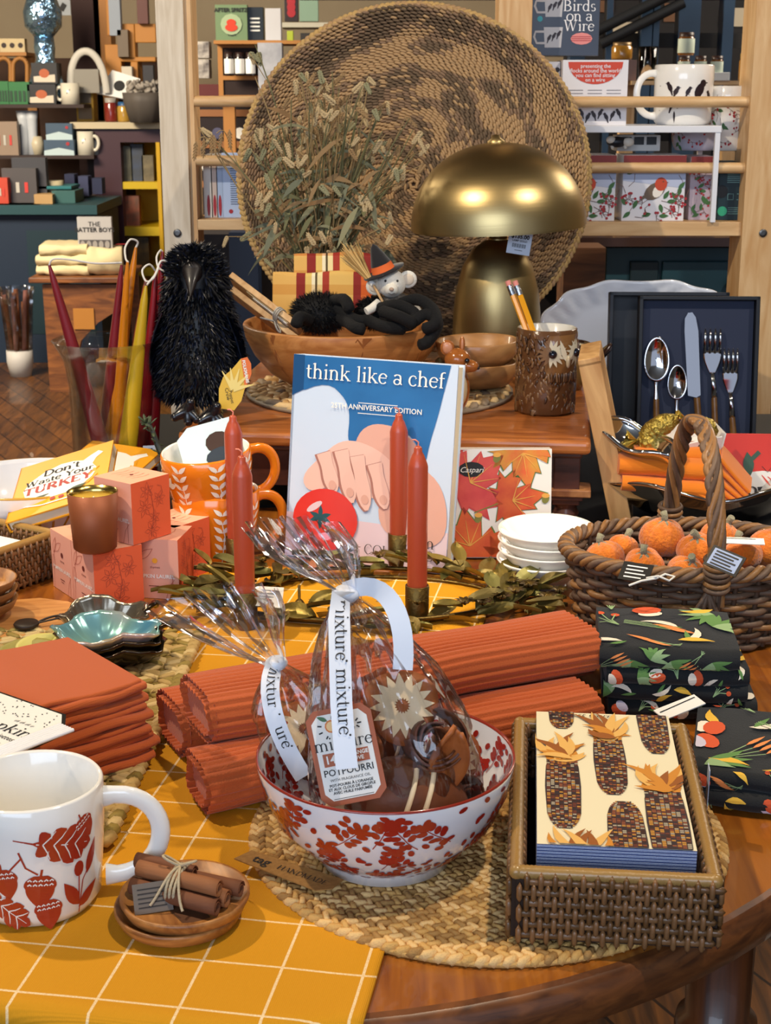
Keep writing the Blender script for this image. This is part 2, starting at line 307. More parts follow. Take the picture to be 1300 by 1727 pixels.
# ---- serif lettering built from strokes (thick stems, thin joins, small serifs) ----
def _arc(cx,cy,rx,ry,a0,a1,thick,thin,n=12):
    ps=[];ws=[]
    for i in range(n+1):
        a=R(a0+(a1-a0)*i/n); ps.append((cx+rx*math.cos(a),cy+ry*math.sin(a))); ws.append(thin+(thick-thin)*abs(math.cos(a))**1.3)
    return ps,ws
def serif(mb,t,x,y,size,fn,mi=0,al='CENTER',a=0,bold=1.0,space=1.0):
    TK,TN=.085*bold,.035*bold; XH=.45; AS=.70
    def V(x,y0,y1,bt=True,tp='f'):
        o=[([(x,y0),(x,y1)],TK)]
        if bt: o.append(([(x-.085,y0+TN/2),(x+.085,y0+TN/2)],TN))
        if tp=='f': o.append(([(x-.095,y1-.045),(x,y1-.012)],TN))
        if tp=='s': o.append(([(x-.085,y1-TN/2),(x+.085,y1-TN/2)],TN))
        return o
    def hump(x0,x1,y0=0): 
        m=(x0+x1)/2; p,w_=_arc(m,XH-.17,(x1-x0)/2,.16,0,165,TK,TN); return [([(x1,y0)]+p,[TK]+w_),([(x1-.085,y0+TN/2),(x1+.085,y0+TN/2)],TN)]
    def bowl(cx,cy,rx,ry,a0=0,a1=360): return [_arc(cx,cy,rx,ry,a0,a1,TK,TN,18)]
    G={' ':(.26,[]),
    't':(.33,[([(.13,.60),(.13,.12)],TK),_arc(.24,.12,.11,.11,180,300,TK,TN,6),([(.02,XH-.02),(.28,XH-.02)],TN)]),
    'h':(.54,V(.11,0,AS)+hump(.11,.40)),'n':(.54,V(.11,0,XH)+hump(.11,.40)),'m':(.82,V(.11,0,XH)+hump(.11,.39)+hump(.39,.67)),
    'i':(.27,V(.13,0,XH)+[([(.13,.60),(.13,.68)],TK)]),'l':(.27,V(.13,0,AS)),
    'k':(.53,V(.11,0,AS)+[([(.13,.18),(.36,XH-.02)],TN),([(.22,.26),(.44,.02)],TK*.9),([(.28,XH-.02),(.46,XH-.02)],TN),([(.36,.015),(.53,.015)],TN)]),
    'e':(.45,[_arc(.23,.225,.18,.22,22,320,TK,TN,18),([(.06,.255),(.39,.255)],TN)]),
    'c':(.43,[_arc(.23,.225,.18,.22,50,320,TK,TN,16),([(.35,.36),(.37,.33)],TK*.9)]),
    'a':(.46,[_arc(.20,.33,.15,.11,10,160,TK,TN,8),([(.35,.34),(.35,.06),(.43,.02)],[TK,TK,TN]),_arc(.19,.13,.14,.12,30,360,TK*.9,TN,12)]),
    'o':(.50,bowl(.25,.225,.20,.22)),'f':(.32,[([(.12,.02),(.12,.56)],TK),_arc(.24,.56,.12,.12,180,60,TK,TN,7),([(.02,XH-.02),(.27,XH-.02)],TN),([(.04,.015),(.21,.015)],TN)]),
    'r':(.38,V(.11,0,XH)+[_arc(.25,.29,.14,.14,170,60,TK*.6,TN,6),([(.31,.40),(.34,.37)],TK)]),
    'u':(.54,[([(.11,XH),(.11,.13)],TK),_arc(.25,.13,.14,.12,180,350,TK,TN,8),([(.40,XH),(.40,.01)],TK),([(.03,XH-.02),(.11,XH-.02)],TN),([(.32,XH-.02),(.40,XH-.02)],TN),([(.40,.015),(.49,.015)],TN)]),
    'x':(.50,[([(.08,XH-.01),(.42,.01)],TK),([(.40,XH-.01),(.09,.01)],TN),([(.02,XH-.02),(.18,XH-.02)],TN),([(.32,XH-.02),(.46,XH-.02)],TN),([(.02,.015),(.16,.015)],TN),([(.34,.015),(.5,.015)],TN)]),
    'd':(.54,[([(.40,0),(.40,AS)],TK),([(.31,AS-.045),(.40,AS-.012)],TN),([(.40,.015),(.50,.015)],TN),_arc(.24,.225,.17,.22,0,360,TK,TN,16)]),
    's':(.38,[_arc(.19,.33,.12,.11,40,250,TK*.8,TN,9),_arc(.19,.115,.13,.11,70,-140,TK*.8,TN,9),]),
    'y':(.50,[([(.08,XH-.01),(.26,.02)],TK),([(.43,XH-.01),(.22,-.12),(.10,-.18)],TN),([(.02,XH-.02),(.18,XH-.02)],TN),([(.34,XH-.02),(.49,XH-.02)],TN)]),
    'p':(.54,V(.11,-.2,XH)+[_arc(.27,.225,.17,.22,-170,170,TK,TN,16)]),
    "'":(.16,[([(.07,.70),(.05,.55)],[TK,TN])]),
    'B':(.60,V(.12,0,AS,True,'s')+[_arc(.20,.53,.24,.165,-90,90,TK,TN,10),_arc(.22,.185,.28,.185,-90,90,TK,TN,10),([(.12,.365),(.22,.365)],TN),([(.12,AS-.015),(.22,AS-.015)],TN),([(.12,.015),(.24,.015)],TN)]),
    'W':(.95,[([(.08,AS),(.27,.01)],TK),([(.27,.01),(.46,AS)],TN),([(.42,AS),(.62,.01)],TK),([(.62,.01),(.82,AS)],TN),([(0,AS-.015),(.18,AS-.015)],TN),([(.36,AS-.015),(.54,AS-.015)],TN),([(.73,AS-.015),(.90,AS-.015)],TN)]),
    'w':(.74,[([(.07,XH),(.22,.01)],TK),([(.22,.01),(.36,XH)],TN),([(.33,XH),(.48,.01)],TK),([(.48,.01),(.62,XH)],TN),([(0,XH-.015),(.15,XH-.015)],TN),([(.55,XH-.015),(.69,XH-.015)],TN)]),
    'D':(.68,V(.12,0,AS,True,'s')+[_arc(.24,.35,.34,.34,-90,90,TK,TN,14),([(.12,AS-.015),(.26,AS-.015)],TN),([(.12,.015),(.26,.015)],TN)]),
    'Y':(.62,[([(.08,AS),(.31,.34)],TK),([(.54,AS),(.31,.34)],TN),([(.31,.36),(.31,0)],TK),([(0,AS-.015),(.18,AS-.015)],TN),([(.45,AS-.015),(.62,AS-.015)],TN),([(.22,.015),(.40,.015)],TN)]),
    'T':(.62,[([(.31,AS),(.31,0)],TK),([(.03,AS-.02),(.59,AS-.02)],TN),([(.03,AS),(.03,AS-.12)],TN),([(.59,AS),(.59,AS-.12)],TN),([(.22,.015),(.40,.015)],TN)]),
    'U':(.66,[([(.13,AS),(.13,.2)],TK),_arc(.32,.2,.19,.19,180,360,TK,TN,10),([(.51,.2),(.51,AS)],TN),([(.04,AS-.015),(.22,AS-.015)],TN),([(.42,AS-.015),(.60,AS-.015)],TN)]),
    'R':(.64,V(.12,0,AS,True,'s')+[_arc(.20,.52,.26,.18,-90,90,TK,TN,10),([(.12,.345),(.22,.345)],TN),([(.12,AS-.015),(.22,AS-.015)],TN),([(.28,.35),(.56,.01)],TK)]),
    'K':(.66,V(.12,0,AS,True,'s')+[([(.14,.3),(.52,AS-.02)],TN),([(.27,.42),(.57,.01)],TK),([(.45,AS-.015),(.62,AS-.015)],TN),([(.48,.015),(.66,.015)],TN)]),
    'E':(.58,V(.12,0,AS,True,'s')+[([(.12,AS-.02),(.50,AS-.02),(.50,AS-.12)],TN),([(.12,.36),(.40,.36)],TN),([(.12,.02),(.52,.02),(.52,.14)],TN)]),
    'C':(.66,[_arc(.34,.35,.27,.34,45,315,TK,TN,18),([(.54,.60),(.55,.52)],TN)]),'O':(.72,bowl(.36,.35,.29,.34)),'L':(.56,V(.12,0,AS,True,'s')+[([(.12,.02),(.50,.02),(.50,.14)],TN)]),
    'A':(.68,[([(.08,.01),(.34,AS)],TN),([(.34,AS),(.60,.01)],TK),([(.17,.25),(.50,.25)],TN),([(.0,.015),(.17,.015)],TN),([(.50,.015),(.69,.015)],TN)]),'N':(.72,V(.12,0,AS,True,'s')+[([(.14,AS-.03),(.58,.02)],TK),([(.58,0),(.58,AS)],TN),([(.49,AS-.015),(.67,AS-.015)],TN)]),'M':(.86,V(.12,0,AS,True,'s')+V(.74,0,AS,True,'s')+[([(.14,AS-.02),(.42,.02)],TK),([(.42,.02),(.70,AS-.02)],TN)]),'P':(.58,V(.12,0,AS,True,'s')+[_arc(.20,.52,.26,.18,-90,90,TK,TN,10),([(.12,.345),(.22,.345)],TN),([(.12,AS-.015),(.22,AS-.015)],TN)]),
    'I':(.28,V(.14,0,AS,True,'s')),'H':(.72,V(.12,0,AS,True,'s')+V(.58,0,AS,True,'s')+[([(.12,.36),(.58,.36)],TN)]),
    }
    tot=sum(G.get(c,G['o'])[0] for c in t)*size*space; cx=0; off={'CENTER':-tot/2,'LEFT':0,'RIGHT':-tot}[al]; ca,sa=math.cos(a),math.sin(a)
    for c in t:
        wd,st=G.get(c,G['o'])
        for ps,ws in st:
            pp=[((off+cx+q[0]*size),q[1]*size) for q in ps]; pp=[(x+u*ca-v*sa,y+u*sa+v*ca) for u,v in pp]
            mb.strip(pp,[k*size for k in ws] if isinstance(ws,list) else ws*size,fn,mi)
        cx+=wd*size*space
# ================= common materials =================
WHITE=mat('white_glaze','#f1efe9',.12,coat=.6); INK=mat('black_ink','#1c1b1d',.6); PAPER=mat('white_paper','#ecebe6',.7)
RUSTPRINT=mat('rust_print','#a83420',.25,coat=.4); BLACKM=mat('black_plastic','#101114',.4); NAVY=mat('navy_card','#161c2c',.6)
OAK=wood('table_oak','#7c4418','#a9661f',(22,1.2,8),3.2,.28,coat=.35); OAKR=wood('table_edge_wood','#4a2a18','#7a4824',(6,6,20),5,.35,coat=.3)
PINE=wood('pine','#c89a63','#e0bd8c',(10,10,1.2),5,.5); PINEW=wood('whitewashed_pine','#cfc0a8','#e6dac6',(14,14,1.2),6,.6)
PINEX=wood('pine_rung','#c69a66','#e2bd8a',(1.2,10,10),5,.45)
BRASS=mat('brushed_brass','#b39c6c',.38,1,bump=(220,.06),stretch=(1,1,.03),aniso=.3)
STEEL=mat('polished_steel','#d6d8dc',.08,1); GLASS=mat('clear_glass','#ffffff',.02,trans=1,ior=1.45)
TWINE=mat('twine','#b9a98a',.9,bump=(600,.5)); KRAFT=mat('kraft_card','#a4793f',.8,var=(300,'#8f6733',.2))
GOLD=mat('antique_gold','#8d7a35',.42,1,bump=(160,.25),var=(40,'#6c5a2a',.3))
DKGOLD=mat('dark_antique_brass','#5a4a2c',.45,1,bump=(250,.3),var=(60,'#7a6434',.3))
# ================= structure =================
def floor():
    m=wood('floor_boards','#3c2412','#74481f',(14,1,1),3.5,.38,coat=.15)
    nt=m.node_tree;N=nt.nodes;L=nt.links;b=N['Principled BSDF']; old=b.inputs['Base Color'].links[0].from_socket
    tc=N.new('ShaderNodeTexCoord'); br=N.new('ShaderNodeTexBrick'); mp=N.new('ShaderNodeMapping'); mp.inputs['Rotation'].default_value=(0,0,R(62))
    L.new(tc.outputs['Object'],mp.inputs[0]); L.new(mp.outputs[0],br.inputs[0]); br.inputs['Scale'].default_value=1; br.inputs['Brick Width'].default_value=1.1; br.inputs['Row Height'].default_value=.09; br.inputs['Mortar Size'].default_value=.003
    br.inputs[1].default_value=(1,1,1,1); br.inputs[2].default_value=(.62,.6,.58,1); br.inputs[3].default_value=(.12,.1,.09,1)
    mx=N.new('ShaderNodeMix'); mx.data_type='RGBA'; mx.blend_type='MULTIPLY'; mx.inputs[0].default_value=1; L.new(old,mx.inputs[6]); L.new(br.outputs[0],mx.inputs[7]); L.new(mx.outputs[2],b.inputs['Base Color'])
    mb=MB(); mb.box(0,4.1,-.025,10,14.4,.05); mb.build('floor',m,kind='structure')
floor()
wallm=mat('cream_plaster','#b7a488',.85,var=(3,'#c3b294',.3)); MB().box(0,11.35,1.5,10,.1,3).build('wall_back',wallm,kind='structure')
MB().box(-5.05,4.1,1.5,.1,14.4,3).build('wall_left',wallm,kind='structure')
MB().box(5.05,4.1,1.5,.1,14.4,3).build('wall_right',wallm,kind='structure')
MB().box(0,4.1,3.05,10,14.4,.1).build('ceiling',mat('ceiling_white','#8f8a80',.9),kind='structure')
# ================= round table =================
TC=(-.09,1.39); TA,TB=.55,.60
tb=thing('round_table','round oak display table with darker moulded rim holding the autumn goods','table',(TC[0],TC[1],0))
mb=MB()
def ting(k,z): return lambda: None
prof=[(0,T),(.985,T),(.993,T-.001),(1.0,T-.006),(1.004,T-.02),(.998,T-.033),(.975,T-.040),(.9,T-.042),(0,T-.042)]
n=96
def tt(u,v):
    k=int(round(v*(len(prof)-1))); r,z=prof[k]; a=2*PI*u; return (TA*r*math.cos(a),TB*r*math.sin(a),z)
vs=[tt(i/n,j/(len(prof)-1)) for i in range(n) for j in range(len(prof))]; k=len(prof)
for i in range(n):
    for j in range(k-1):
        q=[i*k+j,((i+1)%n)*k+j,((i+1)%n)*k+j+1,i*k+j+1]
        mb.f.append(q); mb.m.append(0 if j<1 else 1); mb.s.append(1<j<7)
mb.v=vs
mb.build('tabletop',[OAK,OAKR],tb)
ap=MB(); ap.grid(lambda u,v:((TA-.17)*math.cos(2*PI*u),(TB-.17)*math.sin(2*PI*u),T-.042-.06*v),72,1,wu=True); ap.build('apron',OAKR,tb,solid=.018)
LEGM=wood('turned_leg_wood','#3c1f10','#6b3a1b',(12,12,1),5,.35,coat=.3)
legp=[(0,T-.035),(.034,T-.035),(.036,T-.06),(.033,T-.075),(.033,T-.15),(.041,T-.155),(.043,T-.165),(.038,T-.17),(.030,T-.18),(.036,T-.19),(.043,T-.205),(.043,T-.22),(.036,T-.235),(.030,T-.243),(.036,T-.25),(.030,T-.30),(.024,T-.5),(.018,.1),(.026,.08),(.018,.05),(.02,0),(0,0)]
for i,(lx,ly) in enumerate(((.357,-.35),(-.36,-.34),(.34,.36),(-.34,.36))):
    l=MB(); l.lathe([(r_*.78,z_-.008) for r_,z_ in legp[:-2]]+[(.014,0),(0,0)],40,wob=lambda a,z:(.03*math.cos(a*20) if T-.15<z<T-.075 or z<T-.26 else 0)); l.build('leg',LEGM,tb,loc=(lx,ly,0))
# table added behind; its black colour stands in for the shade there
bt=thing('added_table','added table fitted around the back of the round oak table, coloured black in place of shade','table',(0,2.22,0))
DKT=mat('shade_black','#0d0c0d',.6)
fe=[]
for i in range(41):
    X=-.46+i*.0235; k=1-((X-TC[0])/(TA*1.012))**2; fe.append((X,max(1.84,TC[1]+TB*1.012*math.sqrt(k) if k>0 else 1.84)-2.22))
_m=MB(); _m.ext(fe+[(1.0,-.38),(1.0,.38),(-.46,.38)],.025,0); _m.build('tabletop',DKT,bt,loc=(0,0,T-.0255))
for x in(-.4,.94):
    for y in((-.04,.33) if x<0 else (-.33,.33)): MB().box(x,y,.36,.05,.05,.72).build('leg',DKT,bt)
# ================= yellow checked cloth =================
def yellow_cloth():
    m=mat('mustard_cotton','#e39a12',.85,weave=(260,.25)); nt=m.node_tree;N=nt.nodes;L=nt.links;b=N['Principled BSDF']
    tc=N.new('ShaderNodeTexCoord'); sx=N.new('ShaderNodeSeparateXYZ'); L.new(tc.outputs['Object'],sx.inputs[0])
    outs=[]
    for ax in(0,1):
        a=N.new('ShaderNodeMath'); a.operation='MULTIPLY_ADD'; a.inputs[1].default_value=1/.0535; a.inputs[2].default_value=20.5; L.new(sx.outputs[ax],a.inputs[0])
        f=N.new('ShaderNodeMath'); f.operation='FRACT'; L.new(a.outputs[0],f.inputs[0])
        d=N.new('ShaderNodeMath'); d.operation='SUBTRACT'; L.new(f.outputs[0],d.inputs[0]); d.inputs[1].default_value=.5
        e=N.new('ShaderNodeMath'); e.operation='ABSOLUTE'; L.new(d.outputs[0],e.inputs[0])
        l=N.new('ShaderNodeMath'); l.operation='LESS_THAN'; l.inputs[1].default_value=.018; L.new(e.outputs[0],l.inputs[0]); outs.append(l.outputs[0])
    nz=N.new('ShaderNodeTexNoise'); nz.inputs['Scale'].default_value=900; L.new(tc.outputs['Object'],nz.inputs[0])
    mxm=N.new('ShaderNodeMath'); mxm.operation='MAXIMUM'; L.new(outs[0],mxm.inputs[0]); L.new(outs[1],mxm.inputs[1])
    ml=N.new('ShaderNodeMath'); ml.operation='MULTIPLY'; L.new(mxm.outputs[0],ml.inputs[0]); 
    mr=N.new('ShaderNodeMath'); mr.operation='MULTIPLY_ADD'; mr.inputs[1].default_value=1.2; mr.inputs[2].default_value=.1; mr.use_clamp=True; L.new(nz.outputs[0],mr.inputs[0]); L.new(mr.outputs[0],ml.inputs[1])
    mx=N.new('ShaderNodeMix'); mx.data_type='RGBA'; L.new(ml.outputs[0],mx.inputs[0]); mx.inputs[6].default_value=hx('#cf9006'); mx.inputs[7].default_value=hx('#f6e2b8'); L.new(mx.outputs[2],b.inputs['Base Color'])
    return m
YC=yellow_cloth()
# cloth axes from the photographed grid
o=W(343,1626); ang=R(-9.5)
cl=MB()
def inside(x,y):
    return True
TCV=Vector((TC[0],TC[1],0))
def clothpt(lx,ly):
    X=o.x+lx*math.cos(ang)-ly*math.sin(ang); Y=o.y+lx*math.sin(ang)+ly*math.cos(ang)
    z=T+.0022+.0008*noise.noise(Vector((X*18,Y*18,0)))
    # drape over the table edge
    ex,ey=(X-TC[0])/(TA-.002),(Y-TC[1])/(TB-.002); k=math.hypot(ex,ey)
    if k>1:
        over=(k-1)*.6; s=(1+min(over,.006)/.6)/k
        X2=TC[0]+(X-TC[0])*s; Y2=TC[1]+(Y-TC[1])*s; z-= max(0,over-.004); X,Y=X2,Y2
    return (X-o.x,Y-o.y,z-T)
NX,NY=70,100; x0,x1,y0,y1=-.24,.116,-.24,.83
c_,s_=math.cos(ang),math.sin(ang)
def g(u,v):
    p=clothpt(x0+(x1-x0)*u,y0+(y1-y0)*v); return (p[0]*c_+p[1]*s_,-p[0]*s_+p[1]*c_,p[2])
cl.grid(g,NX,NY)
cl.build('tablecloth',YC,loc=(o.x,o.y,T),rot=(0,0,ang),label='mustard yellow cotton cloth with thin white windowpane checks on the round table',cat='tablecloth',solid=.0015)
# ================= braided jute mats =================
JUTE=[mat('jute_pale','#e2bc7e',.85,bump=(500,.5)),mat('jute_mid','#cda25e',.85,bump=(500,.5)),mat('jute_dark','#a57e48',.85,bump=(500,.5))]
def braid_rings(mb,r0,r1,w,h,M=None,cl=.011,zf=lambda r:0,two=True,rnd=random.Random(3),nm=3,ex=1.0,lf=1.5,ov=1.25,slant=.6):
    r=r0
    while r<=r1+1e-6:
        n=max(6,int(2*PI*r/cl)); ph=rnd.random()
        for i in range(n):
            a=2*PI*(i+ph)/n
            for sgn in((-1,1) if two else (0,)):
                rr=r+sgn*w*.24; aa=a+(PI/n if sgn>0 else 0)
                t=Vector((-math.sin(aa),math.cos(aa)*ex,0)); rad=Vector((math.cos(aa),math.sin(aa)*ex,0))
                d=(t+rad*(-sgn if sgn else .35)*slant).normalized()
                mb.spin((rr*math.cos(aa),rr*math.sin(aa)*ex,zf(r)+h*.5+rnd.uniform(-.0005,.0005)),d,(0,0,1),cl*lf,w*(.52 if two else .95)*ov,h,rnd.randrange(nm),M)
        r+=w
jm=MB(); braid_rings(jm,.008,.184,.0112,.008,cl=.0088,lf=1.75,ov=.95,slant=.75,rnd=random.Random(3)); jm.lathe([(0,.001),(.182,.001),(.182,.004),(0,.004)],48,1)
MATC=Vector((.078,1.035,T))
jm.build('jute_placemat',JUTE,loc=MATC,label='round braided jute placemat at the front of the table under the berry bowl',cat='placemat')
# ================= seagrass placemat (left) =================
SG=[mat('seagrass_tan','#b79a5f',.7,bump=(300,.4)),mat('seagrass_olive','#94803f',.7,bump=(300,.4)),mat('seagrass_straw','#cdb47c',.7,bump=(300,.4))]
sg=MB(); rnd=random.Random(5)
W_,H_=.34,.45
for i in range(17):
    for j in range(26):
        x=-W_/2+(i+.5)*W_/17; y=-H_/2+(j+.5)*H_/26
        s=1 if (i+j)%2 else -1
        sg.spin((x,y,.006),(1,.45*s,.0),(0,0,1),.034,.0125,.008,rnd.randrange(3)); sg.spin((x,y+.005,.009),(.7,-.5*s,0),(0,0,1),.024,.008,.005,rnd.randrange(3))
for j in range(40):
    for x in(-W_/2,W_/2): sg.spin((x,-H_/2+(j+.5)*H_/40,.007),(.35,1,0),(0,0,1),.022,.012,.010,rnd.randrange(3))
sg.box(0,0,.003,W_-.005,H_-.005,.004,1)
sg.build('seagrass_placemat',SG,loc=(-.372,1.235,T+.004),rot=(0,0,R(-2)),label='rectangular woven seagrass placemat under the rust napkins and leaf bowls',cat='placemat')
# ================= white acorn mug =================
def strokes_oak(mb,x,y,a,L,w,fn,mi,mv):
    ca,sa=math.cos(a),math.sin(a); q=lambda u,v:(x+u*ca-v*sa,y+u*sa+v*ca)
    mb.strip([q(t*L/10,0) for t in range(11)],[w*z for z in (.05,.2,.3,.34,.36,.38,.36,.34,.3,.24,.1)],fn,mi)
    for t,l in ((.08,.36),(.26,.52),(.46,.60),(.66,.48)):
        for s in(-1,1):
            p0=q(L*t,0); mb.leaf(p0[0],p0[1],a+s*R(52),w*l*1.15,w*.40,fn,mi,shape=1.5,bend=-s*.3)
    p0=q(L*.72,0); mb.leaf(p0[0],p0[1],a,L*.30,w*.42,fn,mi,shape=1.3)
    mb.strip([q(-.012*L/.04,0),q(0,0)],[.0008,.0014],fn,mi)
    f2=lambda X,Y:fn(X,Y,1)
    mb.strip([q(L*t,0) for t in(.05,.5,.93)],[.0010,.0008,.0003],f2,mv)
    for t in(.15,.32,.5,.68):
        for s in(-1,1): mb.strip([q(L*t,0),q(L*(t+.1),s*w*.22),q(L*(t+.16),s*w*.40)],[.0009,.0008,.0004],f2,mv)
def acorn(mb,x,y,a,s,fn,mi,mv):
    ca,sa=math.cos(a),math.sin(a); q=lambda u,v:(x+(u*ca-v*sa)*s,y+(u*sa+v*ca)*s)
    mb.strip([q(0,.42-.1*k) for k in range(13)],[s*z for z in (.45,.78,.98,1.08,1.1,.98,.96,.90,.80,.66,.48,.28,.06)],fn,mi)
    f2=lambda X,Y:fn(X,Y,1)
    for i in range(5):
        for j in range(2):
            mb.strip([q(-.36+.18*i-.06,.06+.16*j),q(-.36+.18*i+.01,.12+.16*j),q(-.36+.18*i+.07,.06+.16*j)],s*.05,f2,mv)
    mb.strip([q(0,.4),q(.03,.65)],s*.08,fn,mi)
def mug(name,label,loc,rz,r,h,mats,deco=None,taper=.9,handle=True,rx=0,ry=0,group=None,hs=.68,hw=.042,parent_mats=None,hr=.0065):
    t=thing(name,label,'mug',loc,rz,group,rx,ry)
    t_=.0035; out=[(0,.002),(r*taper*.82,.002),(r*taper*.86,0),(r*taper*.9,.001),(r*taper,.008),(r*(taper+1)/2,h*.4),(r,h*.75),(r,h-.002),(r-t_/2,h)]
    inn=[(r-t_,h-.002),(r-t_,h*.6),(r*taper-t_,.012),(r*taper*.7,.006),(0,.005)]
    mb=MB(); mb.lathe(out+inn,56,0,mis=[0]*(len(out)-1)+[1]*len(inn))
    def rad(z): return inter([(0,r*taper),(.008,r*taper),(h*.4,r*(taper+1)/2),(h*.75,r),(h,r)],z)
    def fn(x,y,lv=0): # x arc length, y height ; angle 0 faces -Y
        a=-PI/2+x/r; rr=rad(y)+.0004+lv*.0003; return (rr*math.cos(a),rr*math.sin(a),y)
    if deco: deco(mb,fn)
    mb.build('body',mats,t)
    if handle:
        hb=MB(); z0,z1=h*(.5+hs/2),h*(.5-hs/2)
        pts=bez((r*.97,0,z0),(r+hw*1.25,0,z0+.010),(r+hw*1.25,0,z1-.005),(r*.97,0,z1),18)
        hb.tube(pts,[hr*(1.25 if i in(0,18) else 1) for i in range(19)],12,0,flat=.62,up=(0,1,0)); 
        hb.build('handle',[mats[0] if not parent_mats else parent_mats],t)
    return t
def deco_acorn(mb,fn):
    strokes_oak(mb,.006,.068,R(-14),.044,.026,fn,2,0)      # large leaf
    mb.strip([(-.004,.062),(.0,.050),(.008,.044)],.0013,fn,2); mb.strip([(-.002,.058),(-.012,.047)],.0013,fn,2)
    acorn(mb,-.016,.040,.2,.019,fn,2,0); acorn(mb,.009,.034,-.1,.021,fn,2,0)
    acorn(mb,.014,.015,.05,.019,fn,2,0); acorn(mb,.0435,.072,.5,.015,fn,2,0)
    strokes_oak(mb,-.030,.026,R(-35),.036,.02,fn,2,0); strokes_oak(mb,-.052,.060,R(10),.030,.022,fn,2,0)
    mb.strip([(.038,.006),(.042,.03),(.054,.045)],.001,fn,2)
    mb.leaf(.046,.033,R(70),.026,.008,fn,2); mb.leaf(.038,.010,R(35),.024,.009,fn,2); mb.leaf(.038,.012,R(120),.024,.010,fn,2); mb.dot(.0385,.040,.0042,fn,2,ry=.006)
    mb.strip([(.0385,.012),(.0385,.036)],.001,fn,2)
    strokes_oak(mb,-.05,.02,R(170),.03,.018,fn,2,0); acorn(mb,-.07,.04,0,.02,fn,2,0)
mp=W(66,1522); mug('mug','large white mug printed with rust acorns and oak leaves on yellow cloth',(mp.x,mp.y,T+.004),R(6),.0495,.092,[WHITE,WHITE,RUSTPRINT],deco_acorn,hw=.041,hs=.66,hr=.0068)
# ================= wooden plates + cinnamon =================
ACA=wood('acacia_dark','#7a4a24','#b98044',(14,2,14),5,.42); ACD=mat('acacia_dark_streak','#4a2c1a',.5,var=(60,'#62402a',.3)); ACL=mat('acacia_light_streak','#cf9a55',.5,var=(80,'#bf8846',.3))
def plate(z,lab,dark):
    pc=W(309,1558); t=MB(); t.lathe([(0,0),(.036,0),(.041,.003),(.0445,.010),(.0445,.0125),(.0425,.0125),(.039,.0085),(.030,.0075),(0,.0075)],48,0)
    f=flat(.0078)
    if dark:
        t.poly([(-.03,.022),(-.008,.036),(.006,.036),(.004,-.002),(.012,-.03),(-.006,-.036),(-.014,-.008),(-.034,-.012)],f,1)
        t.poly([(.006,.036),(.026,.028),(.014,.006),(.004,.006)],f,2)
        for i in range(5): t.strip([(.012,-.024+i*.008),(.022,-.02+i*.008),(.036,-.012+i*.007)],[.001,.0022,.0004],f,1)
    return t.build('wooden_plate',[ACA,ACD,ACL],loc=(pc.x+(.002 if dark else -.002),pc.y,z),rot=(0,0,.3 if dark else 1.2),label=lab,cat='plate',group='small round wooden plates')
plate(T+.004,'lower of the two small round wooden plates left of the jute mat',False)
plate(T+.0125,'upper small round wooden plate with dark streaks carrying the cinnamon bundle',True)
cin=[mat('cinnamon_a','#6f4228',.75,bump=(120,.5),stretch=(.1,1,1)),mat('cinnamon_b','#8f5b36',.75,bump=(120,.5),stretch=(.1,1,1)),mat('cinnamon_inner','#5a321f',.85)]
pc=W(309,1558); CB=Vector((pc.x,pc.y,T+.0215))
ct=thing('cinnamon_bundle','bundle of brown cinnamon sticks tied with twine on the wooden plate','cinnamon sticks',CB,R(-18))
def stick(p0,p1,r,mi,m):
    s=MB(); p0,p1=Vector(p0),Vector(p1); d=(p1-p0); 
    def g(u,v):
        a=u*PI*3.1; rr=r*(1-.55*u) ; c=p0+d*v; return c+Vector((0,math.cos(a)*rr*(1 if 1 else 1),math.sin(a)*rr))
    s.grid(g,26,6,0); s.build('stick',m,ct,solid=.0007)
for p0,p1,r,m in (((-.030,.006,.006),(.036,-.004,.006),.0068,1),((-.034,-.008,.006),(.034,-.016,.006),.0066,0),((-.028,.016,.006),(.040,.010,.0065),.0062,0),((-.032,-.001,.016),(.033,-.010,.0165),.0064,1),((-.04,.012,.014),(.008,.004,.016),.006,0)):
    stick(p0,p1,r,m,cin[m])
tw=MB()
for k in range(3): tw.tube([(-.004+k*.003+.001*math.sin(a),.016*math.cos(a)-.001,.010+.0125*math.sin(a)) for a in [2*PI*i/20 for i in range(20)]],.0011,6,closed=True)
for sx in(-1,1): tw.tube(bez((0,0,.023),(sx*.012,-.012,.034),(sx*.020,.006,.030),(0,0,.024)),.0010,6); tw.tube(bez((0,0,.023),(sx*.004,-.012,.026),(sx*.006,-.02,.012),(sx*.012,-.024,.004)),.0010,6)
tw.build('twine',TWINE,ct)
tg=MB(); M=TR(-.012,-.020,.008,R(60),0,R(35)); tg.box(0,0,0,.026,.020,.0008,0,M); 
for i in range(5): tg.strip([(-.010,.006-i*.003),(.009,.006-i*.003)],.0008,on(M,.0007),1)
tg.build('tag',[mat('brown_tag','#6f655c',.7),mat('tag_print','#2f2a28',.7)],ct)
